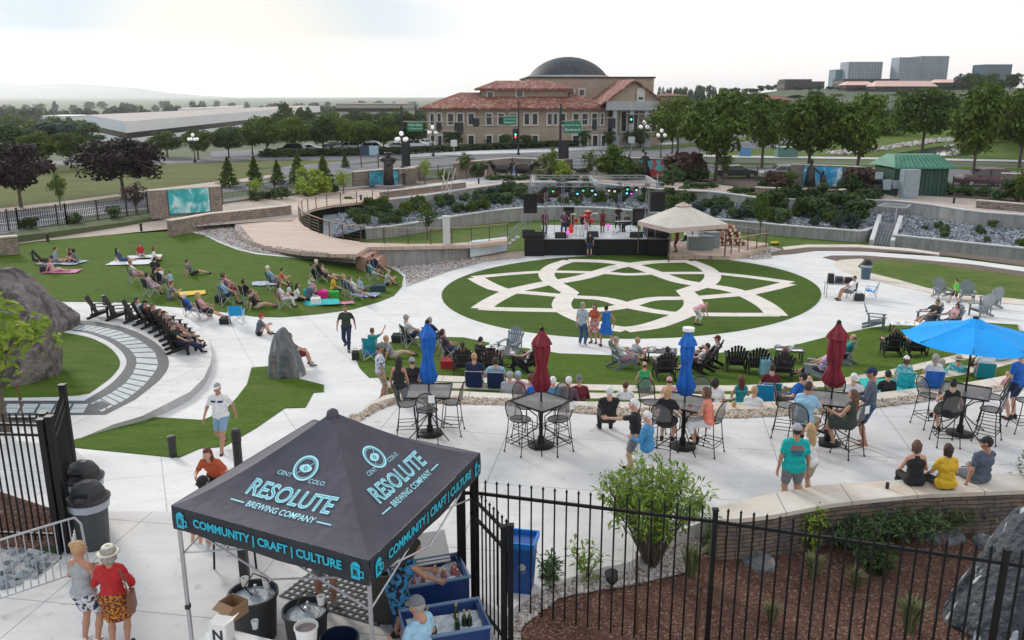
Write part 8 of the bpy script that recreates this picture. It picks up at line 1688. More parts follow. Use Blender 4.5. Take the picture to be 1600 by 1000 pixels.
# ---- people in the chairs:  key, pose, fem, top, bottom, hair, hat, label, extras
def sit(key,pose,fem,top,bot,hair,hat,label,**k):
 loc,rz=(ADIR.get(key)or CAMP.get(key)or STAD.get(key));return MG(label,loc,math.degrees(rz),pose,fem,top,bot,hair,hat,**k)
for a in(('a2','adir',0,(T_,'k'),(S_,'k'),('short','d'),None,'person in black in the charcoal chair right of the left umbrella'),('a3','adir',1,(T_,'c'),(S_,'k'),('bob','b'),('sunhat','w'),'person in a broad white sun hat in a charcoal chair'),('a4','adir',1,('tank','w'),('pants','k'),('long','b'),None,'brown haired woman in a white tank top beside the maroon umbrella'),('a5','adirx',0,(T_,'w'),(S_,'p'),('short','g'),None,'man in a white shirt lying back in the grey reclined chair'),('a6','adir',0,(T_,'u'),(S_,'k'),('short','k'),None,'dark haired person in a mauve top with arms out on the chair'),('a7','adir',0,(T_,'w'),(S_,'G'),('short','b'),('cap','m'),'man in a white shirt and maroon cap on the lawn'),('a8','adir',1,(T_,'F7'),(S_,'k'),('short','k'),None,'dark haired person in pink just right of the blue umbrella'),('a11','adirx',1,(T_,'k'),('capri','k'),('long','r'),None,'woman with long reddish brown hair in a charcoal chair'),('a12','adir',0,(T_,'T'),(S_,'k'),('ring','b'),None,'bald man in a dark teal shirt right of the maroon umbrella'),('a13','adirs',1,(T_,'v'),('capri','k'),('bob','l'),None,'person in a lavender shirt half behind the maroon umbrella'),('a14','adir',0,(T_,'g'),(S_,'e'),('short','b'),None,'person seen from behind left of the open parasol'),('a15','adir',0,(T_,'m'),(S_,'k'),('short','k'),None,'person in dark red half under the open parasol'),('a17','adir',0,(T_,'k'),(S_,'g'),('short','b'),None,'child in a black shirt in a slate chair by the white bag'),('a18','adir',1,(T_,'p'),(S_,'k'),('bob','k'),None,'black haired guest above the open parasol'),('c1','camp',0,(T_,'w'),(S_,'n'),('short','g'),('cap','G'),'man in a white shirt and grey cap in the black camp chair'),('c2','wave',1,(T_,'T'),(S_,'e'),('short','b'),None,'woman in teal raising one hand at the left tip of the terrace lawn'),('c3','camp',0,(T_,'n'),(S_,'k'),('short','g'),None,'person in navy behind the left blue umbrella'),('c4','campr',1,(T_,'u'),(S_,'n'),('bob','d'),None,'dark haired woman lounging in the low navy chair'),('w3','adirs',0,(T_,'F8'),(S_,'g'),('short','k'),None,'black haired man in a patterned shirt, first guest of the curved row'),('w4','adirs',0,(T_,'m'),(S_,'k'),('short','b'),('cap','k'),'man in a black cap, second guest of the curved row'),('w5','adirs',0,(T_,'k'),(S_,'k'),('short','b'),None,'third guest of the curved row, in black'),('w6','adirs',1,(T_,'F6'),(S_,'w'),('short','b'),None,'fourth guest of the curved row, in a red print'),('w7','adirs',0,(T_,'k'),(S_,'g'),('short','d'),None,'fifth guest of the curved row, arms on the rests'),('w8','adirs',0,(T_,'g'),(S_,'e'),('short','g'),None,'sixth guest of the curved row, in grey'),('w9','adirs',0,(T_,'m'),(S_,'m'),('short','d'),None,'seventh guest of the curved row, in maroon'),('w10','adirx',0,(T_,'F1'),('pants','n'),('short','b'),('cap','S'),'man in a blue cap and jeans at the end of the curved row'),('c20','campr',1,(T_,'B'),('capri','w'),('bob','w'),None,'white haired guest in blue in a lounge chair behind the curved row'),('c21','campr',0,(T_,'p'),(S_,'k'),('curly','l'),None,'guest with curly blond hair in a lounge chair behind the curved row'),('c7','camp',1,(T_,'w'),('skirt','F6'),('short','b'),None,'woman in a white shirt reaching forward in the tall black chair'),('c8','camp',1,('tank','F7'),('dress','F7'),('bob','d'),None,'woman in a floral dress at the front of the left group'),('c22','camp',0,(T_,'k'),(S_,'S'),('short','k'),None,'person in black in the middle of the left group'),('c9','campr',1,(T_,'p'),(S_,'r'),('bob','b'),None,'woman in pink and red with her knees up'),('c10','camp',0,(T_,'l'),(S_,'n'),('short','g'),('cap','S'),'man in a pale blue shirt and cap with navy shorts'),('c11','camp',1,(T_,'k'),(S_,'e'),('bob','d'),None,'brown haired woman in a dark top seen from behind'),('c12','campr',0,(T_,'l'),(S_,'g'),('short','w'),None,'white haired man in light blue in the green camp chair'),('c13','camp',1,(T_,'w'),('pants','w'),('bob','d'),None,'guest dressed in white in the dark red camp chair'),('c14','campr',0,(T_,'k'),(S_,'k'),('short','w'),None,'white haired man in black resting mid lawn'),('c15','campr',1,(T_,'G'),(S_,'k'),('bob','l'),None,'blonde woman in grey in the left navy low chair'),('c16','campr',0,(T_,'w'),(S_,'e'),('short','b'),None,'man in white in the navy low chair nearest the walkway'),('c17','campr',1,(T_,'F9'),(S_,'w'),('curly','b'),None,'woman in turquoise near the gravel edge'),('c18','campr',0,(T_,'n'),(S_,'m'),('short','d'),None,'man in navy behind the woman in turquoise'),('s1','low',0,(T_,'n'),(S_,'n'),('short','l'),None,'blond person in navy on the low seat right of the first umbrella'),('s2','lowr',0,(T_,'l'),(S_,'s'),('short','d'),None,'person in light blue leaning on the second navy low seat'),('s3','low',0,(T_,'m'),(S_,'k'),('short','d'),None,'person in dark red on the teal low seat'),('s4','low',1,(T_,'w'),(S_,'G'),('bob','g'),None,'grey blonde woman on the royal blue low seat'),('s5','low',0,(T_,'w'),(S_,'g'),('short','d'),None,'dark haired man in a white shirt right of the parasol pole'),('s6','low',1,(T_,'F9'),(S_,'g'),('bob','b'),('cap','w'),'woman in a white cap and turquoise left of the parasol pole')):
 sit(*a)
 # ---- people on the grass and terraces
def onlawn(label,u,v,rz,pose,*a,**k):return MG(label,G(u,v),rz,pose,*a,**k)
for a in(('person lying with both legs raised at the far left of the lawn',66,411,80,'legup',0,(T_,'k'),('pants','k'),('short','k')),('person in light blue sitting on the leftmost dark blanket',86,411,-70,'cross',0,(T_,'s'),(S_,'g'),('short','k')),('dark haired person sitting back to back at the leftmost blanket',120,411,100,'knees',1,(T_,'g'),('capri','k'),('curly','k')),('person in brown beside the dark haired one on the leftmost blanket',112,409,120,'cross',1,(T_,'m'),(S_,'k'),('bob','b')),('person in pale pink lying on the pink towel',84,426,-80,'long',1,(T_,'p'),('skirt','p'),('bob','r')),('long haired woman in navy sitting on the white blanket',190,409,-75,'long',1,(T_,'j'),('dress','j'),('long','k')),('woman in a red top sitting at the far white blanket',221,401,-150,'long',1,(T_,'r'),(S_,'s'),('bob','d')),('child in a white shirt kneeling in the left group',253,436,60,'cross',0,(T_,'w'),(S_,'k'),('short','l')),('child in a light blue shirt leaning in the left group',268,441,70,'knees',0,(T_,'l'),(S_,'k'),('short','b')),('person in dark clothes behind the two children of the left group',243,428,0,'cross',0,(T_,'k'),(S_,'k'),('short','k')),('person in grey sitting on the grass before the yellow towel',266,468,-60,'knees',0,(T_,'g'),(S_,'g'),('short','b')),('dark haired person in red behind the man in light blue',438,444,-70,'knees',1,(T_,'O'),('capri','w'),('short','k')),('woman in white bending over beside the dark red chair',463,470,-60,'cross',1,(T_,'w'),(S_,'k'),('long','d')),('child with dark hair in white beside the woman in white',451,462,-60,'cross',1,(T_,'w'),(S_,'k'),('bob','d')),('person in blue grey with a pale cap by the teal tote bag',483,470,-40,'cross',0,(T_,'S'),(S_,'n'),('short','g'),('cap','l')),('woman in a straw sun hat and pink top by the magenta tote',494,460,-70,'long',1,(T_,'p'),(S_,'m'),('bob','b'),('sunhat','e')),('dark haired person in black lying at the left of the resting trio',494,436,-76,'long',0,(T_,'k'),(S_,'k'),('short','k')),('person in a white top at the right of the resting trio',509,434,-76,'long',1,(T_,'w'),(S_,'k'),('short','k')),('woman in pale blue sitting upright beside the dark cooler',566,454,-70,'long',1,(T_,'l'),('capri','g'),('short','b')),('small child sitting in front of the woman in teal',595,560,-30,'knees',0,(T_,'e'),(S_,'e'),('short','l')),('person in grey in a low chair in front of the small child',612,560,-60,'long',0,(T_,'G'),(S_,'e'),('short','l')),('woman in a black top and jeans left of the white cup table',700,556,-65,'long',1,('tank','k'),('pants','s'),('bun','r')),('person in black bending between two charcoal chairs',747,566,-40,'knees',0,(T_,'k'),(S_,'k'),('short','k')),('man in grey leaning back in the gap between the left groups',300,430,-60,'long',0,(T_,'g'),(S_,'k'),('short','k')),('woman in white sitting on the grass above the left group',240,408,-70,'cross',1,(T_,'w'),(S_,'j'),('long','b')),('person in teal sitting left of the man with the pale cap',345,452,-60,'knees',1,(T_,'T'),(S_,'k'),('bob','d')),('man in black sitting on the grass below the pink shirted woman',400,482,-60,'long',0,(T_,'k'),(S_,'e'),('short','d')),('person in yellow kneeling behind the turquoise blanket',520,455,-60,'cross',1,(T_,'y'),(S_,'k'),('bob','l')),('man in grey sitting upright near the right tip of the left lawn',604,446,-60,'knees',0,(T_,'G'),(S_,'k'),('short','g')),('person in pink shorts beside the grey reclined chair',990,566,-60,'knees',0,(T_,'G'),(S_,'p'),('short','l'))):
 onlawn(*a,**({'h':1.2} if 'child' in a[0]and 'two children' not in a[0]and 'the small child' not in a[0] else{}))
def terr(label,u,v,base,rz,pose,*a,**k):return MG(label,head_at(u,v,{'low':.98,'lowr':.90,'ledge':.88,'ledgeb':.88,'lie':.5,'camp':1.2}[pose],base),rz,pose,*a,**k)
B1_,B2_=-.45,-.90
for a in(('person in a grey cap and black shirt on the terrace left of the first umbrella',644,563,B1_,10,'ledge',0,(T_,'k'),(S_,'k'),('short','b'),('cap','G')),('woman in a tank top half behind the first folded umbrella',664,566,B1_,0,'ledge',1,('strap','k'),(S_,'k'),('bob','d')),('person in a grey cap, first of three heads left of the maroon umbrella',795,585,B1_,-20,'ledge',0,(T_,'G'),(S_,'k'),('short','g'),('cap','G')),('person in a pale blue cap, middle of three heads by the maroon umbrella',809,581,B1_,-10,'ledge',1,(T_,'p'),(S_,'k'),('bob','g'),('cap','l')),('tanned person leaning, third head left of the maroon umbrella',826,588,B1_,-50,'ledge',0,(T_,'p'),(S_,'k'),('short','b')),('person in blue directly behind the maroon umbrella',838,592,B1_,0,'ledge',0,(T_,'B'),(S_,'g'),('short','w')),('white haired person in blue right of the maroon umbrella',866,593,B1_,20,'ledge',0,(T_,'b'),(S_,'G'),('short','w')),('grey haired person in a dark jacket left of the red plaid one',887,593,B1_,-30,'ledge',0,('long','u'),(S_,'G'),('short','w')),('man in an olive cap and dark red shirt on the terrace',906,591,B1_,6,'ledge',0,('long','m'),(S_,'k'),('short','g'),('cap','g')),('brown haired head low on the terrace right of the black jacket',978,600,B2_,0,'ledge',0,(T_,'w'),(S_,'k'),('short','b')),('woman in an emerald green tank top on the lowest terrace',1008,566,B2_,0,'ledge',1,('tank','L'),(S_,'k'),('ring','b')),('person in a pink cap left of the blue umbrella',1047,590,B2_,0,'ledge',1,(T_,'p'),(S_,'k'),('short','d'),('cap','p')),('black haired person behind the woman in coral',1118,595,B1_,-10,'ledge',0,(T_,'w'),(S_,'k'),('bob','k')),('long brown haired woman in teal on the terrace',1160,588,B2_+.3,0,'ledge',1,('tank','T'),(S_,'k'),('long','r')),('blond child leaning left of the woman in teal',1150,612,B1_,20,'ledge',0,(T_,'e'),(S_,'k'),('short','l')),('person in purple blue and a black cap behind the bar chair',1242,583,B1_,40,'lowr',0,(T_,'B'),(S_,'g'),('short','k'),('cap','k')),('bald person on the terrace left of the right maroon umbrella',1266,592,B2_,0,'ledge',0,(T_,'e'),(S_,'k'),('ring','w')),('person in a white cap beside the bearded man',1336,584,B1_,-30,'low',0,(T_,'w'),(S_,'b'),('short','w'),('cap','w')),('dark haired head low on the terrace right of the bearded man',1390,583,B1_,0,'ledge',0,(T_,'k'),(S_,'k'),('short','k')),('grey haired woman leaning under the parasol on the lower terrace',1472,562,B2_,-20,'ledge',1,(T_,'F9'),(S_,'e'),('curly','g')),('person in a straw hat and turquoise under the parasol',1504,556,B2_,-50,'lowr',0,(T_,'F9'),('pants','j'),('short','b'),('sunhat','e')),('dark haired person lying under the right side of the parasol',1538,552,B2_,-60,'lowr',0,(T_,'k'),(S_,'g'),('short','k')),('blond child in a bright pink shirt near the right photo edge',1580,566,-.2,10,'ledge',1,(T_,'p'),(S_,'p'),('short','l')),('person in pale blue lying along the lowest terrace at the right',1570,543,B2_+.3,-70,'lie',0,(T_,'l'),('capri','l'),('short','d')),('guest with bare arms sitting right of the woman in coral',1178,608,B1_,-30,'ledge',0,(T_,'w'),(S_,'g'),('short','l'))):
 terr(*a,**({'h':1.15} if 'child' in a[0] else{}))
 # ================= foreground wall
CB=[(1112,794),(1200,772),(1290,757),(1400,750),(1500,743),(1600,739),(1760,735)];CF=[(1112,812),(1150,811),(1200,806),(1300,787),(1380,778),(1450,772),(1500,770),(1600,766),(1760,762)]
us=list(range(1112,1761,24));root=thing('stone_bench_wall','curved stacked stone wall with a pale flagstone top beside the bark bed','seat wall',tuple(W(1400,778,-.7)))
for nm,zt_,zb,m,o in(('flagstone_top',.45,.37,M_flag,0),('masonry',.372,-1.1,M_stoned,.05)):
 F_=[W(u,pl(CF,u),.45)for u in us];B_=[W(u,pl(CB,u),.45)for u in us];n=len(us)
 if o:F_,B_=[f+(b-f).normalized()*o for f,b in zip(F_,B_)],[b+(f-b).normalized()*o for f,b in zip(F_,B_)]
 mb=MB();z=lambda P,h:[Vec((p.x,p.y,h))for p in P];mb.add(z(F_,zt_)+z(B_,zt_)+z(F_,zb)+z(B_,zb),[g for i in range(n-1)for g in((i,i+1,n+i+1,n+i),(2*n+i,2*n+i+1,i+1,i),(n+i,n+i+1,3*n+i+1,3*n+i))]+[(0,n,3*n,2*n)]);under(mb.build(nm,m),root)
 # ================= iron fences in front
def iron(name,label,pts,ztop,zbase,step=.175,tip=.17,rails=(0,),posts=None,pw=.065,bar=.012,cat='fence'):
 root=thing(name,label,cat,tuple(pts[0]));o=Vec(pts[0]);rl=None
 for a,b in zip(pts,pts[1:]):
  a,b=Vec(a)-o,Vec(b)-o;L_=(b-a).length;k=max(2,round(L_/step))
  for i in range(1,k):
   q=a.lerp(b,i/k);mb=MB();mb.box((q.x,q.y,(ztop+tip+zbase)/2-o.z),(bar*2,bar*2,ztop+tip-zbase));mb.lathe([(bar,0),(bar*1.9,.02),(bar*.6,.05),(0,.07)],6,(q.x,q.y,ztop+tip-o.z));mb.build('picket',M_iron,root)
  for r_ in rails:MB().beam((a.x,a.y,ztop-r_-o.z),(b.x,b.y,ztop-r_-o.z),.035,.045).build('rail',M_iron,root)
 for p,h in(posts or[]):q=Vec(p)-o;mb=MB();mb.box((q.x,q.y,(h+zbase)/2-o.z),(pw,pw,h-zbase));mb.box((q.x,q.y,h+.015-o.z),(pw*1.25,pw*1.25,.03));mb.build('post',M_iron,root)
 return root
ZR=1.85;fp=[W(u,v,ZR)for u,v in((741,770),(1117,815),(1570,880),(1900,925))]
iron('iron_fence','tall black iron picket fence across the front right of the photo',fp,ZR,-1.0,rails=(0,2.5),posts=[(fp[1],2.02),(fp[2],2.02)])
g1=W(798,838,ZR);iron('iron_gate','black iron gate leaf swung towards the viewer right of the printed tent',[fp[0]+Vec((-.05,-.1,0)),g1],ZR,-.1,.13,.14,(0,.28,1.7),[(g1,2.0),(g1+Vec((-.10,.02,0)),1.97)],.075,cat='gate')
iron('gate_post','pair of thick black gate posts at the right corner of the tent',[fp[0]+Vec((-.30,-.02,0)),fp[0]+Vec((0,0,0))],ZR,-.1,.15,.1,(0,),[(fp[0]+Vec((-.20,-.02,0)),2.30),(fp[0]+Vec((0,0,0)),2.36)],.13,cat='gate post')
zl_=2.34;l1,l2=W(-90,650,zl_),W(68,654,zl_);iron('iron_fence','black iron fence panel with double top rail at the left photo edge',[l1,l2],zl_-.12,.05,.12,.14,(0,.18,2.05),[(l2,2.42)],.10)
h1=W(108,866,0);h2=W(97,602,2.45);iron('iron_gate','black iron gate leaf opened away from the viewer beside the litter bins',[Vec((h1.x,h1.y,2.3)),Vec((h2.x,h2.y,2.3))],2.22,.05,.13,.1,(0,.18,2.0),[(h1,2.5),(h2,2.44),(h1+Vec((-.13,-.02,0)),2.46)],.10,cat='gate')
a,b=W(118,808,1.08),W(-60,862,1.08);root=thing('crowd_barrier','galvanised tubular crowd barrier in the lower left corner','barrier',(a.x,a.y,0));a0=Vec((0,0,0));bb=Vec((b.x-a.x,b.y-a.y,0));M_gb=mat('zinc tube',(.42,.44,.46),.35,metal=.5)
MB().tube([(0.09,.03,.12),(.06,.02,.95),(-.02,0,1.07)]+[bb*t+Vec((0,0,1.08))for t in(.1,.5,1)],.019,8).build('frame',M_gb,root);MB().tube([Vec((0.08,.02,.14)),bb+Vec((0,0,.14))],.016,6).build('bottom_rail',M_gb,root)
for i in range(1,15):q=bb*(i/14.5);MB().tube([q+Vec((0,0,.14)),q+Vec((0,0,1.08))],.009,5).build('bar',M_gb,root)
M_bb=mat('dark grey bin plastic',(.045,.050,.055),.5,(.055,.06,.065),12)
bin_(W(148,852,0),'dark grey litter bin with black dome lid, the nearer of the pair by the gate',M_bb,1.0);bin_(W(140,816,0),'litter bin with black dome lid behind the nearer one by the gate',M_bb,1.0)
p=W(812,918,0);root=thing('recycling_bin','open blue recycling bin with small white symbol behind the iron gate','recycling bin',p,R(-12));M_rb=mat('recycling blue plastic',(.01,.08,.30),.5);MB().box((0,0,.42),(.50,.42,.84),mtx=Matrix.Scale(-1,4,(0,0,1)),taper=.8).build('body',M_rb,root)
mb=MB()
for s in(-1,1):mb.box((s*.26,0,.86),(.03,.48,.10));mb.box((0,s*.225,.861),(.50,.03,.098))
mb.build('rim',mat('bright blue plastic',(.01,.20,.62),.45),root);vs,fs=txtmesh('♲',.16);mb=MB();mb.add([(v.x+.08,-.2,v.y+.42)for v in vs],fs);mb.lathe([(.045,0),(.06,0)],16,(.08,-.222,.50),mtx=Matrix.Rotation(R(90),4,'X'));mb.build('symbol',M_paper,root)
# ================= printed tent
TL,TF_,TR_=W(268,790,2.45),W(577,876,2.45),W(750,708,2.45);TB=TL+TR_-TF_;TC_=(TL+TR_)/2;zpk=zat(TC_,643);base_=Vec((TC_.x,TC_.y,0))
M_tc=layer(mat('charcoal violet tent cloth',(.062,.058,.080),.75,(.078,.073,.098),3.0,bump=.35,bscale=5,bdist=.05),(.045,.043,.06),1.2,.5,.7,.6);M_tv=mat('black tent valance',(.020,.023,.030),.7,(.030,.034,.042),4,bump=.3,bscale=6,bdist=.03);M_cy_=mat('turquoise print',(.02,.48,.66),.7);M_cyl=mat('pale blue print',(.40,.80,.88),.7);M_cw=mat('pale print fill',(.08,.30,.38),.7)
root=thing('printed_tent','dark pop up tent printed with turquoise brewery lettering, lower left','tent',base_)
PF=lambda t:2.45+(zpk-2.45)*(t**1.32)
def onroof(A,B,x,t,lift=.0):
 d=(B-A).normalized();q=(A+B)/2*(1-t)+TC_*t+d*x;s=abs(x)/max(.05,(B-A).length/2*(1-t));sag=.045*(1-min(1,s)**2)*math.sin(math.pi*min(1,max(0,t)));n=Vec((d.y,-d.x,0));n=n if n.dot((A+B)/2-TC_)>0 else-n
 return Vec((q.x,q.y,PF(t)-sag))-base_+(n*.35+Vec((0,0,.93)))*lift
sides=((TL,TF_),(TF_,TR_),(TR_,TB),(TB,TL))
for A,B in sides:
 V=[];n,m=17,15;hl=(B-A).length/2
 for j in range(m):
  t=j/(m-1)
  for i in range(n):V.append(onroof(A,B,(i/(n-1)*2-1)*hl*(1-t),t))
 MB().add(V,[(j*n+i,j*n+i+1,(j+1)*n+i+1,(j+1)*n+i)for j in range(m-1)for i in range(n-1)]).build('roof_panel',M_tc,root,smooth=True)
 V=[];d=(B-A).normalized();o=Vec((d.y,-d.x,0));o=o if o.dot((A+B)/2-TC_)>0 else-o
 for j in range(4):
  for i in range(n):x=i/(n-1);V.append(A.lerp(B,x)-base_+o*(.006+.014*math.sin(x*19+j)*j/3)-Vec((0,0,.33*j/3-.003+.012*math.sin(x*3.14)*(j>2))))
 MB().add(V,[(j*n+i+n,j*n+i+n+1,j*n+i+1,j*n+i)for j in range(3)for i in range(n-1)]).build('valance',M_tv,root,smooth=True)
MB().lathe([(.10,-.10),(.075,.01),(.03,.04),(0,.045)],10,Vec((0,0,zpk))).build('peak_cap',M_tc,root,smooth=True)
M_leg=mat('silver tent leg',(.50,.50,.53),.35,metal=.5)
for c in(TL,TF_,TR_,TB):
 q=c-base_;q.z=0;q*=.97;mb=MB();mb.box((q.x,q.y,1.15),(.045,.045,2.3));mb.box((q.x,q.y,.02),(.13,.13,.02));l=mb.build('leg',M_leg,root);MB().box((q.x,q.y,.95),(.06,.07,.06)).build('clip',M_trimb,l)
for A,B in sides:a,b=(A-base_)*.96,(B-base_)*.96;a.z=b.z=0;mb=MB();mb.tube([a+Vec((0,0,1.75)),(a+b)/2+Vec((0,0,2.2)),b+Vec((0,0,1.75))],.014,5);mb.tube([a+Vec((0,0,2.2)),(a+b)/2+Vec((0,0,1.75)),b+Vec((0,0,2.2))],.014,5);mb.build('truss_bar',M_leg,root)
def roof_text(A,B,txt,size,x0,t0,m,shear=.15,bold=0.0,lift=.010,sx=1.0):
 vs,fs=txtmesh(txt,size,.0,bold,shear);sl_=math.hypot(((A+B)/2-TC_).length,zpk-2.45);MB().add([onroof(A,B,x0+v.x*sx,t0+v.y/sl_,lift)for v in vs],fs).build('printed_lettering',m,root)
def ring(A,B,x0,t0,r0,r1,m,lift=.010,n=28,name='printed_logo',sq=1.0):
 sl_=math.hypot(((A+B)/2-TC_).length,zpk-2.45);mb=MB();V=[]
 for i in range(n):a=6.2832*i/n;V+=[onroof(A,B,x0+r*math.cos(a),t0+r*sq*math.sin(a)/sl_,lift)for r in(r0,r1)]
 mb.add(V,[(2*i,2*i+1,(2*i+3)%(2*n),(2*i+2)%(2*n))for i in range(n)]);mb.build(name,m,root)
for A,B in sides[:2]:
 roof_text(A,B,'RESOLUTE',.36,0,.335,M_cyl,.18,.010,.012,.80);roof_text(A,B,'RESOLUTE',.36,0,.335,M_cw,.18,-.011,.017,.80);roof_text(A,B,'BREWING COMPANY',.14,0,.200,M_cyl,.15,.002,.012,.80)
 roof_text(A,B,'CENT',.09,-.27,.50,M_cyl);roof_text(A,B,'COLO.',.09,.27,.49,M_cyl)
 ring(A,B,0,.575,.155,.185,M_cyl);ring(A,B,0,.575,.135,.143,M_cyl);ring(A,B,0,.575,.030,.062,M_cyl);ring(A,B,0,.575,.0,.016,M_cyl);ring(A,B,0,.575,.064,.098,M_cyl,sq=.55)
 sl_=math.hypot(((A+B)/2-TC_).length,zpk-2.45);mb=MB()
 for(x,y,x2,y2,w)in((-.09,-.09,.09,.09,.006),(-.80,.0,-.58,.0,.010),(.58,0,.80,0,.010)):
  t0=.575 if w<.01 else.200;mb.add([onroof(A,B,x,t0+(y-w)/sl_,.012),onroof(A,B,x2,t0+(y2-w)/sl_,.012),onroof(A,B,x2,t0+(y2+w)/sl_,.012),onroof(A,B,x,t0+(y+w)/sl_,.012)],[(0,1,2,3)])
 mb.build('printed_rule',M_cyl,root)
 d=(B-A).normalized();o=Vec((d.y,-d.x,0));o=o if o.dot((A+B)/2-TC_)>0 else-o;L_=(B-A).length
 def val(s,z,l=.026):return A-base_+d*s+o*l+Vec((0,0,z))
 vs,fs=txtmesh('COMMUNITY | CRAFT | CULTURE',.19,0,.006);w=max(v.x for v in vs);k=min(1,L_*.385/w);MB().add([val(L_/2+v.x*k*.98,-.155+v.y*k)for v in vs],fs).build('printed_lettering',M_cy_,root)
 for s in(.17,L_-.17):
  mb=MB();q=lambda P,l=.026:[val(s+x,z,l)for x,z in P]
  mb.add(q([(-.075,-.275),(.045,-.275),(.052,-.12),(-.082,-.12)]),[(0,1,2,3)]);mb.add(q([(-.085,-.112),(.06,-.112),(.045,-.07),(.0,-.045),(-.05,-.065)]),[(0,1,2,3,4)]);mb.add(q([(.054,-.15),(.10,-.15),(.10,-.245),(.050,-.245),(.050,-.225),(.082,-.225),(.082,-.17),(.054,-.17)]),[(0,1,2,7),(7,2,3,6),(6,3,4,5)][:0]+[(0,1,6,7),(1,2,5,6),(2,3,4,5)]);mb.build('printed_mug',M_cy_,root)
  vs,fs=txtmesh('R',.12,0,.004);MB().add([val(s-.015+v.x,-.195+v.y,.032)for v in vs],fs).build('printed_lettering',M_tv,root)
  # ================= things under the tent
M_tub=mat('black rubber tub',(.022,.024,.026),.6);M_ice=mat('crushed ice',(.55,.62,.68),.25,(.75,.80,.84),40,bump=1.0,bscale=45,bdist=.03)
def tub(u,v,r_,h,label,ice=True,m=None):
 p=W(u,v,h);p.z=0;root=thing('round_tub',label,'tub',p);MB().lathe([(r_*.82,0),(r_*.95,h*.9),(r_*1.04,h*.93),(r_*1.04,h),(r_*.96,h),(r_*.9,h*.6)],28).build('body',m or M_tub,root)
 if ice:
  MB().lathe([(r_*.93,h*.86),(r_*.6,h*.90),(r_*.3,h*.88),(0,h*.91)],24).build('ice',M_ice,root)
  mb=MB();mb.tube([(.02,.05,h*.8),(.02,.05,h*1.12)],.022,8);mb.lathe([(.05,0),(.05,.04),(0,.05)],10,(.02,.05,h*.93));mb.build('keg_tap',M_galv,root);MB().tube([(-.02,.02,h*.9),(-.10,-.04,h*1.15),(0,.08,h*1.35),(.18,.12,h*1.2),(.25,.10,h*.98)],.011,6).build('hose',M_tub,root)
tub(395,925,.345,.72,'black rubber tub of ice with a keg tap, left one under the tent');tub(477,951,.315,.66,'black rubber tub of ice with a keg hose, right one under the tent');tub(530,996,.26,.55,'empty dark navy tub at the bottom photo edge',False,mat('navy tub plastic',(.008,.018,.05),.4));tub(606,880,.36,.85,'dark brown barrel standing behind the front tent leg',False,mat('dark brown barrel',(.055,.048,.040),.7))
for u,v,lab in((383,915,'white cup standing in the left ice tub'),(417,918,'white round scoop in the left ice tub'),(502,944,'white round scoop in the right ice tub')):p=W(u,v,.70);o=MB().lathe([(.045,0),(.06,.13),(.052,.13),(.04,.01),(0,.01)],14,p).build('plastic_cup',M_paper);tag(o,lab,'cup')
p=W(400,1030,.74);root=thing('folding_table','white plastic folding table at the bottom edge under the tent','folding table',(p.x,p.y,0),R(-20));MB().box((0,0,.74),(1.85,.76,.045)).build('tabletop',mat('white table plastic',(.72,.72,.71),.5),root)
for sx in(-1,1):
 for sy in(-1,1):MB().tube([(sx*.8,sy*.3,0),(sx*.8,sy*.3,.72)],.016,6).build('leg',M_galv,root)
p=W(480,1006,.765);root=thing('white_bucket','white plastic bucket on the folding table','bucket',p);MB().lathe([(.12,0),(.145,.24),(.155,.24),(.155,.27),(.14,.27),(.13,.12),(0,.12)],24).build('body',M_paper,root);MB().lathe([(.137,.22),(0,.23)],24).build('contents',mat('pinkish grey liquid',(.35,.28,.28),.2),root)
o=MB().lathe([(.035,0),(.05,.12),(.044,.12),(.032,.01),(0,.01)],14,W(399,982,.765)).build('plastic_cup',mat('clear plastic',(.7,.75,.75),.2,alpha=.7));tag(o,'clear plastic cup on the folding table','cup')
p=W(348,1000,.765);root=thing('drinks_carton','white drinks carton with black N printed on its side and open flaps','carton',p,R(-12));MB().box((0,0,.15),(.24,.20,.30)).build('box',M_paper,root);mb=MB();mb.add([(-.12,-.1,.3),(.12,-.1,.3),(.16,-.2,.36),(-.10,-.2,.38)],[(0,1,2,3)]);mb.add([(.12,-.1,.3),(.12,.1,.3),(.22,.1,.38),(.22,-.08,.38)],[(0,1,2,3)]);mb.build('flap',M_paper,root);vs,fs=txtmesh('N',.2,0,.008);MB().add([(v.x,-.103,.13+v.y)for v in vs],fs).build('lettering',M_tub,root)
p=W(366,958,.74);root=thing('cardboard_box','open brown cardboard box behind the white carton','box',p,R(-30));M_cb=mat('brown cardboard',(.34,.21,.12),.9);mb=MB()
for s in(-1,1):mb.box((s*.15,0,.1),(.01,.24,.2));mb.box((0,s*.12,.1),(.29,.01,.2))
mb.box((0,0,.01),(.29,.22,.01));mb.build('box',M_cb,root);MB().add([(-.15,-.12,.2),(.15,-.12,.2),(.15,-.24,.14),(-.15,-.24,.14)],[(0,1,2,3)]).build('flap',M_cb,root)
root=thing('drainage_mat','perforated black rubber mat on the ground under the tent','mat',W(545,925,.008),R(-25));mb=MB()
for i in range(16):mb.box((-.9+i*.12,0,0),(.035,1.1,.014))
for j in range(10):mb.box((0,-.54+j*.12,.003),(1.86,.035,.010))
mb.build('lattice',M_tub,root)
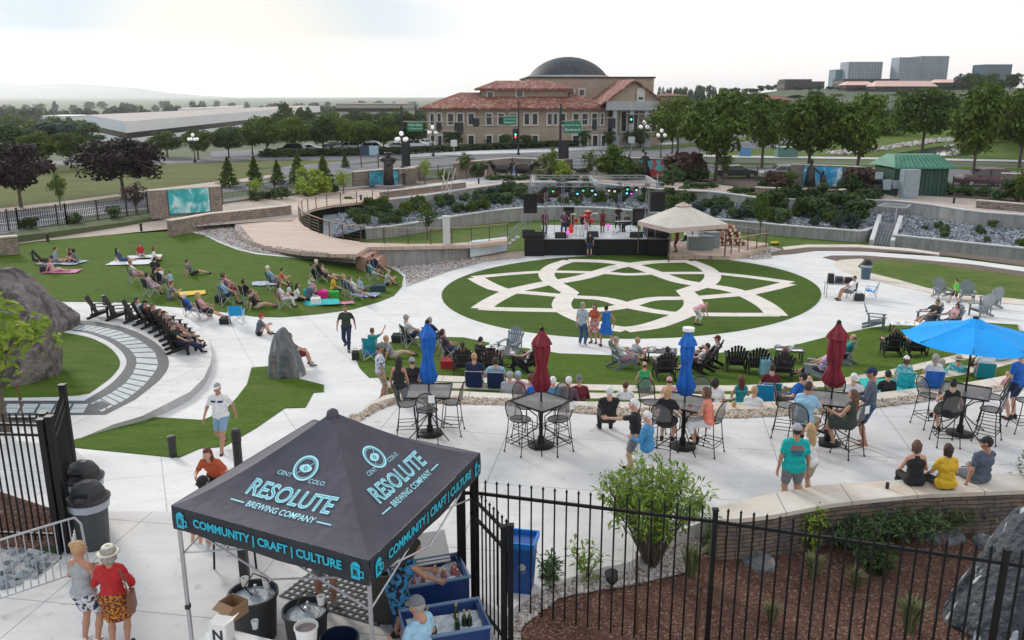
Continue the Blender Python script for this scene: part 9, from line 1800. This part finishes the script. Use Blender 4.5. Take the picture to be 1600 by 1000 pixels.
def chest(u,v,z,rz,label,lid,bottles,gl):
 p=W(u,v,z);p.z=0;root=thing('ice_chest',label,'ice chest',p,R(rz));M_ch=mat('deep blue chest plastic',(.008,.035,.15),.4);w,d,h=1.05,.62,z;mb=MB()
 for s in(-1,1):mb.box((s*w/2,0,h/2),(.06,d,h));mb.box((0,s*d/2,h/2-.001),(w-.06,.06,h-.002))
 mb.box((0,0,.05),(w,d,.1));mb.build('body',M_ch,root);mb=MB();P=[(-w/2-.03,-d/2-.03),(w/2+.03,-d/2-.03),(w/2+.03,d/2+.03),(-w/2-.03,d/2+.03)];mb.tube([(x,y,h+.01)for x,y in P],.028,8,closed=True);mb.build('rim',mat('grey blue rim',(.12,.20,.32),.4),root)
 mb=MB();n=9;r=random.Random(u);mb.add([(-w/2+.03+(w-.06)*i/(n-1),-d/2+.03+(d-.06)*j/(n-1),h-.10+r.uniform(-.035,.035))for i in range(n)for j in range(n)],[(i*n+j,(i+1)*n+j,(i+1)*n+j+1,i*n+j+1)for i in range(n-1)for j in range(n-1)]);mb.build('ice',M_ice,root)
 if lid:MB().box((-.08,d/2+.16,h+.10),(w*.95,.06,.5),mtx=Matrix.Rotation(-.9,4,'X')).build('lid',M_paper,root)
 for i in range(bottles):
  x,y=r.uniform(-.42,.42)*w,r.uniform(-.3,.38)*d;q=p+Matrix.Rotation(R(rz),3,'Z')@Vec((x,y,h-.16));b=thing('bottle',('dark green bottle with gold foil neck' if gl else 'pink can like bottle')+' standing in the '+('nearer' if gl else 'farther')+' blue ice chest','bottle',q,r.random()*6,'bottles in the '+('nearer' if gl else 'farther')+' ice chest')
  MB().lathe([(.036,0),(.038,.14),(.032,.18),(.014,.22),(.013,.27)] if gl else[(.03,0),(.032,.11),(.014,.15),(.014,.19),(0,.19)],12).build('glass_body',mat('green bottle glass',(.015,.035,.01),.15) if gl else mat('rose bottle glass',(.45,.15,.17),.2),b);MB().lathe([(.015,.24),(.017,.29),(0,.295)] if gl else[(.016,.17),(.016,.195),(0,.2)],10).build('neck_foil',mat('gold foil',(.55,.42,.18),.35,metal=.5),b)
chest(668,893,.80,18,'deep blue ice chest with raised white lid, farther one by the gate',True,16,False);chest(694,968,.80,16,'deep blue ice chest of bottles, nearer one at the gate',False,7,True)
o=thing('bar_table','small bar table under the far side of the tent','bar table',W(378,872,0));MB().box((0,0,1.02),(.8,.8,.03)).build('tabletop',M_irn,o)
for sx in(-1,1):
 for sy in(-1,1):MB().tube([(sx*.35,sy*.35,0),(sx*.3,sy*.3,1.0)],.018,6).build('leg',M_irn,o)
p=W(383,905,0);root=thing('black_post','thick black square post under the tent behind the left ice tub','post',p);MB().box((0,0,.85),(.13,.13,1.7)).build('shaft',M_bol,root);MB().box((0,0,1.71),(.15,.15,.03)).build('cap',M_bol,root)
# ================= boulders
from mathutils import noise as mnoise
def boulder(label,p,prof,dep,m,seed,rz=0):
 r=random.Random(seed);root=p;mb=MB();n=22;V=[];m_=len(prof)
 P=[Vec(q)for q in prof];Z_=[];n=52;G_=7;S0=abs(P[1].z-P[1].y)
 for k in range((m_-1)*G_+1):
  i,f=divmod(k,G_);Z_.append(P[i].lerp(P[min(i+1,m_-1)],f/G_))
 ph=[r.uniform(0,6.28)for _ in range(6)]
 for z,xl,xr in Z_:
  c,w=(xl+xr)/2,(xr-xl)/2
  for j in range(n):
   a=2*math.pi*j/n;nn=1+.10*math.sin(3*a+ph[0]+z*1.3)+.07*math.sin(5*a+ph[1]-z*2.9);cp=Vec((math.cos(a),math.sin(a),z/S0*2))*1.5+Vec((seed,0,0));nn+=.22*(mnoise.voronoi(cp)[0][0]-.35)+.10*(mnoise.voronoi(cp*3.1)[0][0]-.35)+.05*mnoise.noise(cp*9);e=1/max(abs(math.cos(a)),abs(math.sin(a)))**.35
   V.append((c+w*math.cos(a)*min(1.03,nn*e),dep*(w/max(abs(q_[2]-q_[1])for q_ in prof)*2+.15)*.5*math.sin(a)*nn*e,z+.02*mnoise.noise(cp*7)*S0))
 k=len(Z_);mb.add(V,[(i*n+j,i*n+(j+1)%n,(i+1)*n+(j+1)%n,(i+1)*n+j)for i in range(k-1)for j in range(n)]+[tuple((k-1)*n+j for j in range(n))]);o=mb.build('boulder',m);o.location=p;o.rotation_euler.z=rz;tag(o,label,'boulder')
M_r1=layer(mat('rough purple grey rock',(.13,.11,.11),.95,(.25,.22,.215),1.6,bump=1.0,bscale=3.5,bdist=.25),(.055,.045,.045),2.2,.5,.62,.8,stretch=(1,1,.5));layer(M_r1,(.30,.27,.26),5,.6,.7,.6)
M_r2=layer(mat('veined grey rock',(.10,.11,.12),.9,(.20,.21,.22),2.5,bump=1.0,bscale=7,bdist=.12,stretch=(1,1,.35)),(.36,.34,.31),5,.58,.66,.8,stretch=(1.5,1,.3));layer(M_r2,(.22,.13,.08),2.2,.52,.66,.6,stretch=(1.5,1,.3));M_r3=layer(mat('slate blue rock',(.030,.036,.045),.7,(.065,.075,.09),2.0,bump=1.0,bscale=5,bdist=.12),(.50,.52,.54),2.6,.60,.645,.9,stretch=(1.5,1.5,.45),detail=9)
p=G(38,588);k=depth_of(p)/FOC;boulder('huge leaning purple grey boulder at the left photo edge',p,[(-.3,-75*k,44*k),(30*k,-78*k,50*k),(70*k,-74*k,57*k),(100*k,-66*k,56*k),(130*k,-48*k,44*k),(152*k,-30*k,28*k),(166*k,-18*k,12*k),(171*k,-10*k,4*k)],2.4,M_r1,2)
p=G(95,512);k=depth_of(p)/FOC;boulder('smaller wedge boulder behind the huge leaning one',p,[(-.3,-30*k,24*k),(14*k,-30*k,23*k),(26*k,-28*k,12*k),(38*k,-24*k,0),(46*k,-20*k,-8*k)],1.6,M_r1,5)
p=G(448,585);k=depth_of(p)/FOC;boulder('standing grey rock slab on the side lawn beside the walkway',p,[(-.3,-28*k,30*k),(8*k,-27*k,28*k),(30*k,-25*k,22*k),(50*k,-20*k,14*k),(64*k,-15*k,8*k),(72*k,-8*k,4*k),(75*k,-4*k,1*k)],1.0,M_r2,9)
p=W(1575,1010,-.8);k=depth_of(p)/FOC;boulder('dark slate boulder with white veins behind the fence at the lower right',p,[(-.3,-115*k,150*k),(60*k,-90*k,150*k),(130*k,-52*k,140*k),(180*k,-34*k,120*k),(215*k,-18*k,90*k),(232*k,2*k,60*k)],1.7,M_r3,4)
for i,(u,v,s)in enumerate(((1185,880,.30),(1475,840,.38),(1330,835,.34),(1540,850,.2))):boulder('flat grey rock lying in the bark bed '+('left of the stone wall end','before the dark slate boulder','under the green creeper','beside the slate boulder top')[i],G(u,v),[(-.05,-s,s),(.06,-s*.9,s*.95),(.12,-s*.6,s*.7)],.5,M_r2,20+i)
# ================= plants in front
F_l2=leaf_mat('fresh green leaves',(.085,.16,.014),(.32,.45,.08),.3)
def bigshrub(label,p,h,w,seed,fm,n=44,leaf=.075,base=.25):
 r=random.Random(seed);root=thing('leafy_shrub',label,'shrub',p);st=MB();mb=MB()
 for i in range(n):
  a=r.uniform(0,6.28);f=math.sqrt(r.random());tx,ty,tz=math.cos(a)*w/2*f,math.sin(a)*w/2*f,h*r.uniform(.72,1.0)*(1-.18*f*f);m=Vec((tx*.45,ty*.45,tz*.5))
  st.tube([(tx*.06,ty*.06,-.05),m,(tx,ty,tz)],[.012,.008,.003],4)
  for k in range(30):
   t=r.uniform(base,1)**.75;q=Vec((tx*.06,ty*.06,0)).lerp(m,t*2) if t<.5 else m.lerp(Vec((tx,ty,tz)),t*2-1);d=Vec((r.gauss(0,1),r.gauss(0,1),r.gauss(.3,.8))).normalized();s=d.cross(Vec((0,0,1)));s=s.normalized() if s.length>.1 else Vec((1,0,0));l=leaf*r.uniform(.7,1.5);q=q+d*r.uniform(0,.10)
   mb.add([q,q+d*l*.5+s*l*.17,q+d*l-Vec((0,0,l*.15)),q+d*l*.5-s*l*.17],[(0,1,2,3)])
 st.build('stem',M_bark,root);mb.build('foliage',fm,root)
p=G(1018,884);bigshrub('tall leafy green shrub with many stems behind the iron fence',p,zat(p,718)-p.z,1.95,3,F_l2,95,.12,.5)
p=G(1640,812);bigshrub('leafy shrub overhanging the stone wall at the right photo edge',p,zat(p,690)-p.z,1.5,5,F_mid,60,.09)
for i,(u,v,vt,w,m,n,lab)in enumerate(((1266,862,788,.45,F_lime,14,'small lime yellow shrub against the stone wall'),(858,915,872,.5,F_shr,10,'small sparse green shrub in the white gravel'),(915,905,838,.7,F_l2,6,'thin twiggy shrub behind the iron fence left of the tall one'),(1395,838,782,2.0,F_shr,80,'dense green creeper shrub below the stone wall, right'),(1320,850,798,1.5,F_shr,60,'dense green creeper shrub below the stone wall, middle'),(1462,822,776,1.9,F_shr,70,'dark creeping shrub against the wall under the seated women'),(1370,890,850,.9,F_dark,30,'dark low shrub in the bark bed before the creeper'),(1535,806,774,1.5,F_l2,40,'low green shrub under the man on the wall'),(1110,868,800,.35,F_shr,8,'slim shrub at the left end of the stone wall'))):p=G(u,v);bigshrub(lab,p,max(.3,zat(p,vt)-p.z),w,30+i,m,n,.105,.02)
for i,(u,v)in enumerate(((1335,920),(1270,905),(1420,985),(1205,975),(1590,905),(1080,900))):s=.45+.12*(i%3);GC.put(G(u,v),i,('pale ornamental grass tuft in the bark bed '+('below the creeper shrub','left of the creeper shrub','at the bottom edge')[i%3]),'ornamental grass tufts',(s,s,s))
for u,v,vt,lab in((995,990,862,'brown wooden stake left of the tall shrub'),(1088,1000,868,'brown wooden stake right of the tall shrub'),(38,662,598,'thin brown stake beside the left sapling')):
 p=G(u,v);h=zat(p,vt)-p.z;r_=thing('wooden_stake',lab,'stake',p);MB().tube([(0,0,-.05),(-.05 if u<1000 else.05,0,h)],[.025,.022],6).build('shaft',mat('brown stake wood',(.14,.07,.04),.8),r_);MB().tube([(0,0,h*.6),(.03,0,h*.62)],.03,6).build('tie',M_tub,r_)
p=G(955,925);r_=thing('garden_spotlight','black garden spotlight on a short stem in the gravel','spotlight',p);MB().lathe([(.05,-.12),(.10,-.05),(.11,.08),(.09,.10)],14,(0,0,.28),mtx=Matrix.Rotation(R(-60),4,'X')).build('housing',M_tub,r_);MB().tube([(0,0,0),(0,0,.25)],.02,6).build('stem',M_tub,r_)
o=MB().lathe([(.033,0),(.034,.12),(0,.122)],14,W(1386,763,.452)).build('drink_can',mat('dark can',(.03,.03,.06),.3,metal=.4));tag(o,'dark drink can standing alone on the flagstone wall top','can')
p=G(8,678);h=zat(p,436)-p.z;o=TC.put(p,1.0,'lime green sapling in front of the huge boulder at the left edge',None,(.95,.95,h/5));setm(o,'crown',F_lime)
# ================= evening haze over the plain
mh=bpy.data.materials.new('pale haze');mh.use_nodes=True;t=mh.node_tree;t.nodes.clear();oo=t.nodes.new('ShaderNodeOutputMaterial');pv=t.nodes.new('ShaderNodeVolumePrincipled');pv.inputs['Color'].default_value=(.95,.98,1,1);pv.inputs['Density'].default_value=.00010;pv.inputs['Anisotropy'].default_value=.65;t.links.new(pv.outputs[0],oo.inputs['Volume'])
o=MB().box((0,4800,40),(24000,10600,160)).build('haze',mh);o['kind']='stuff'
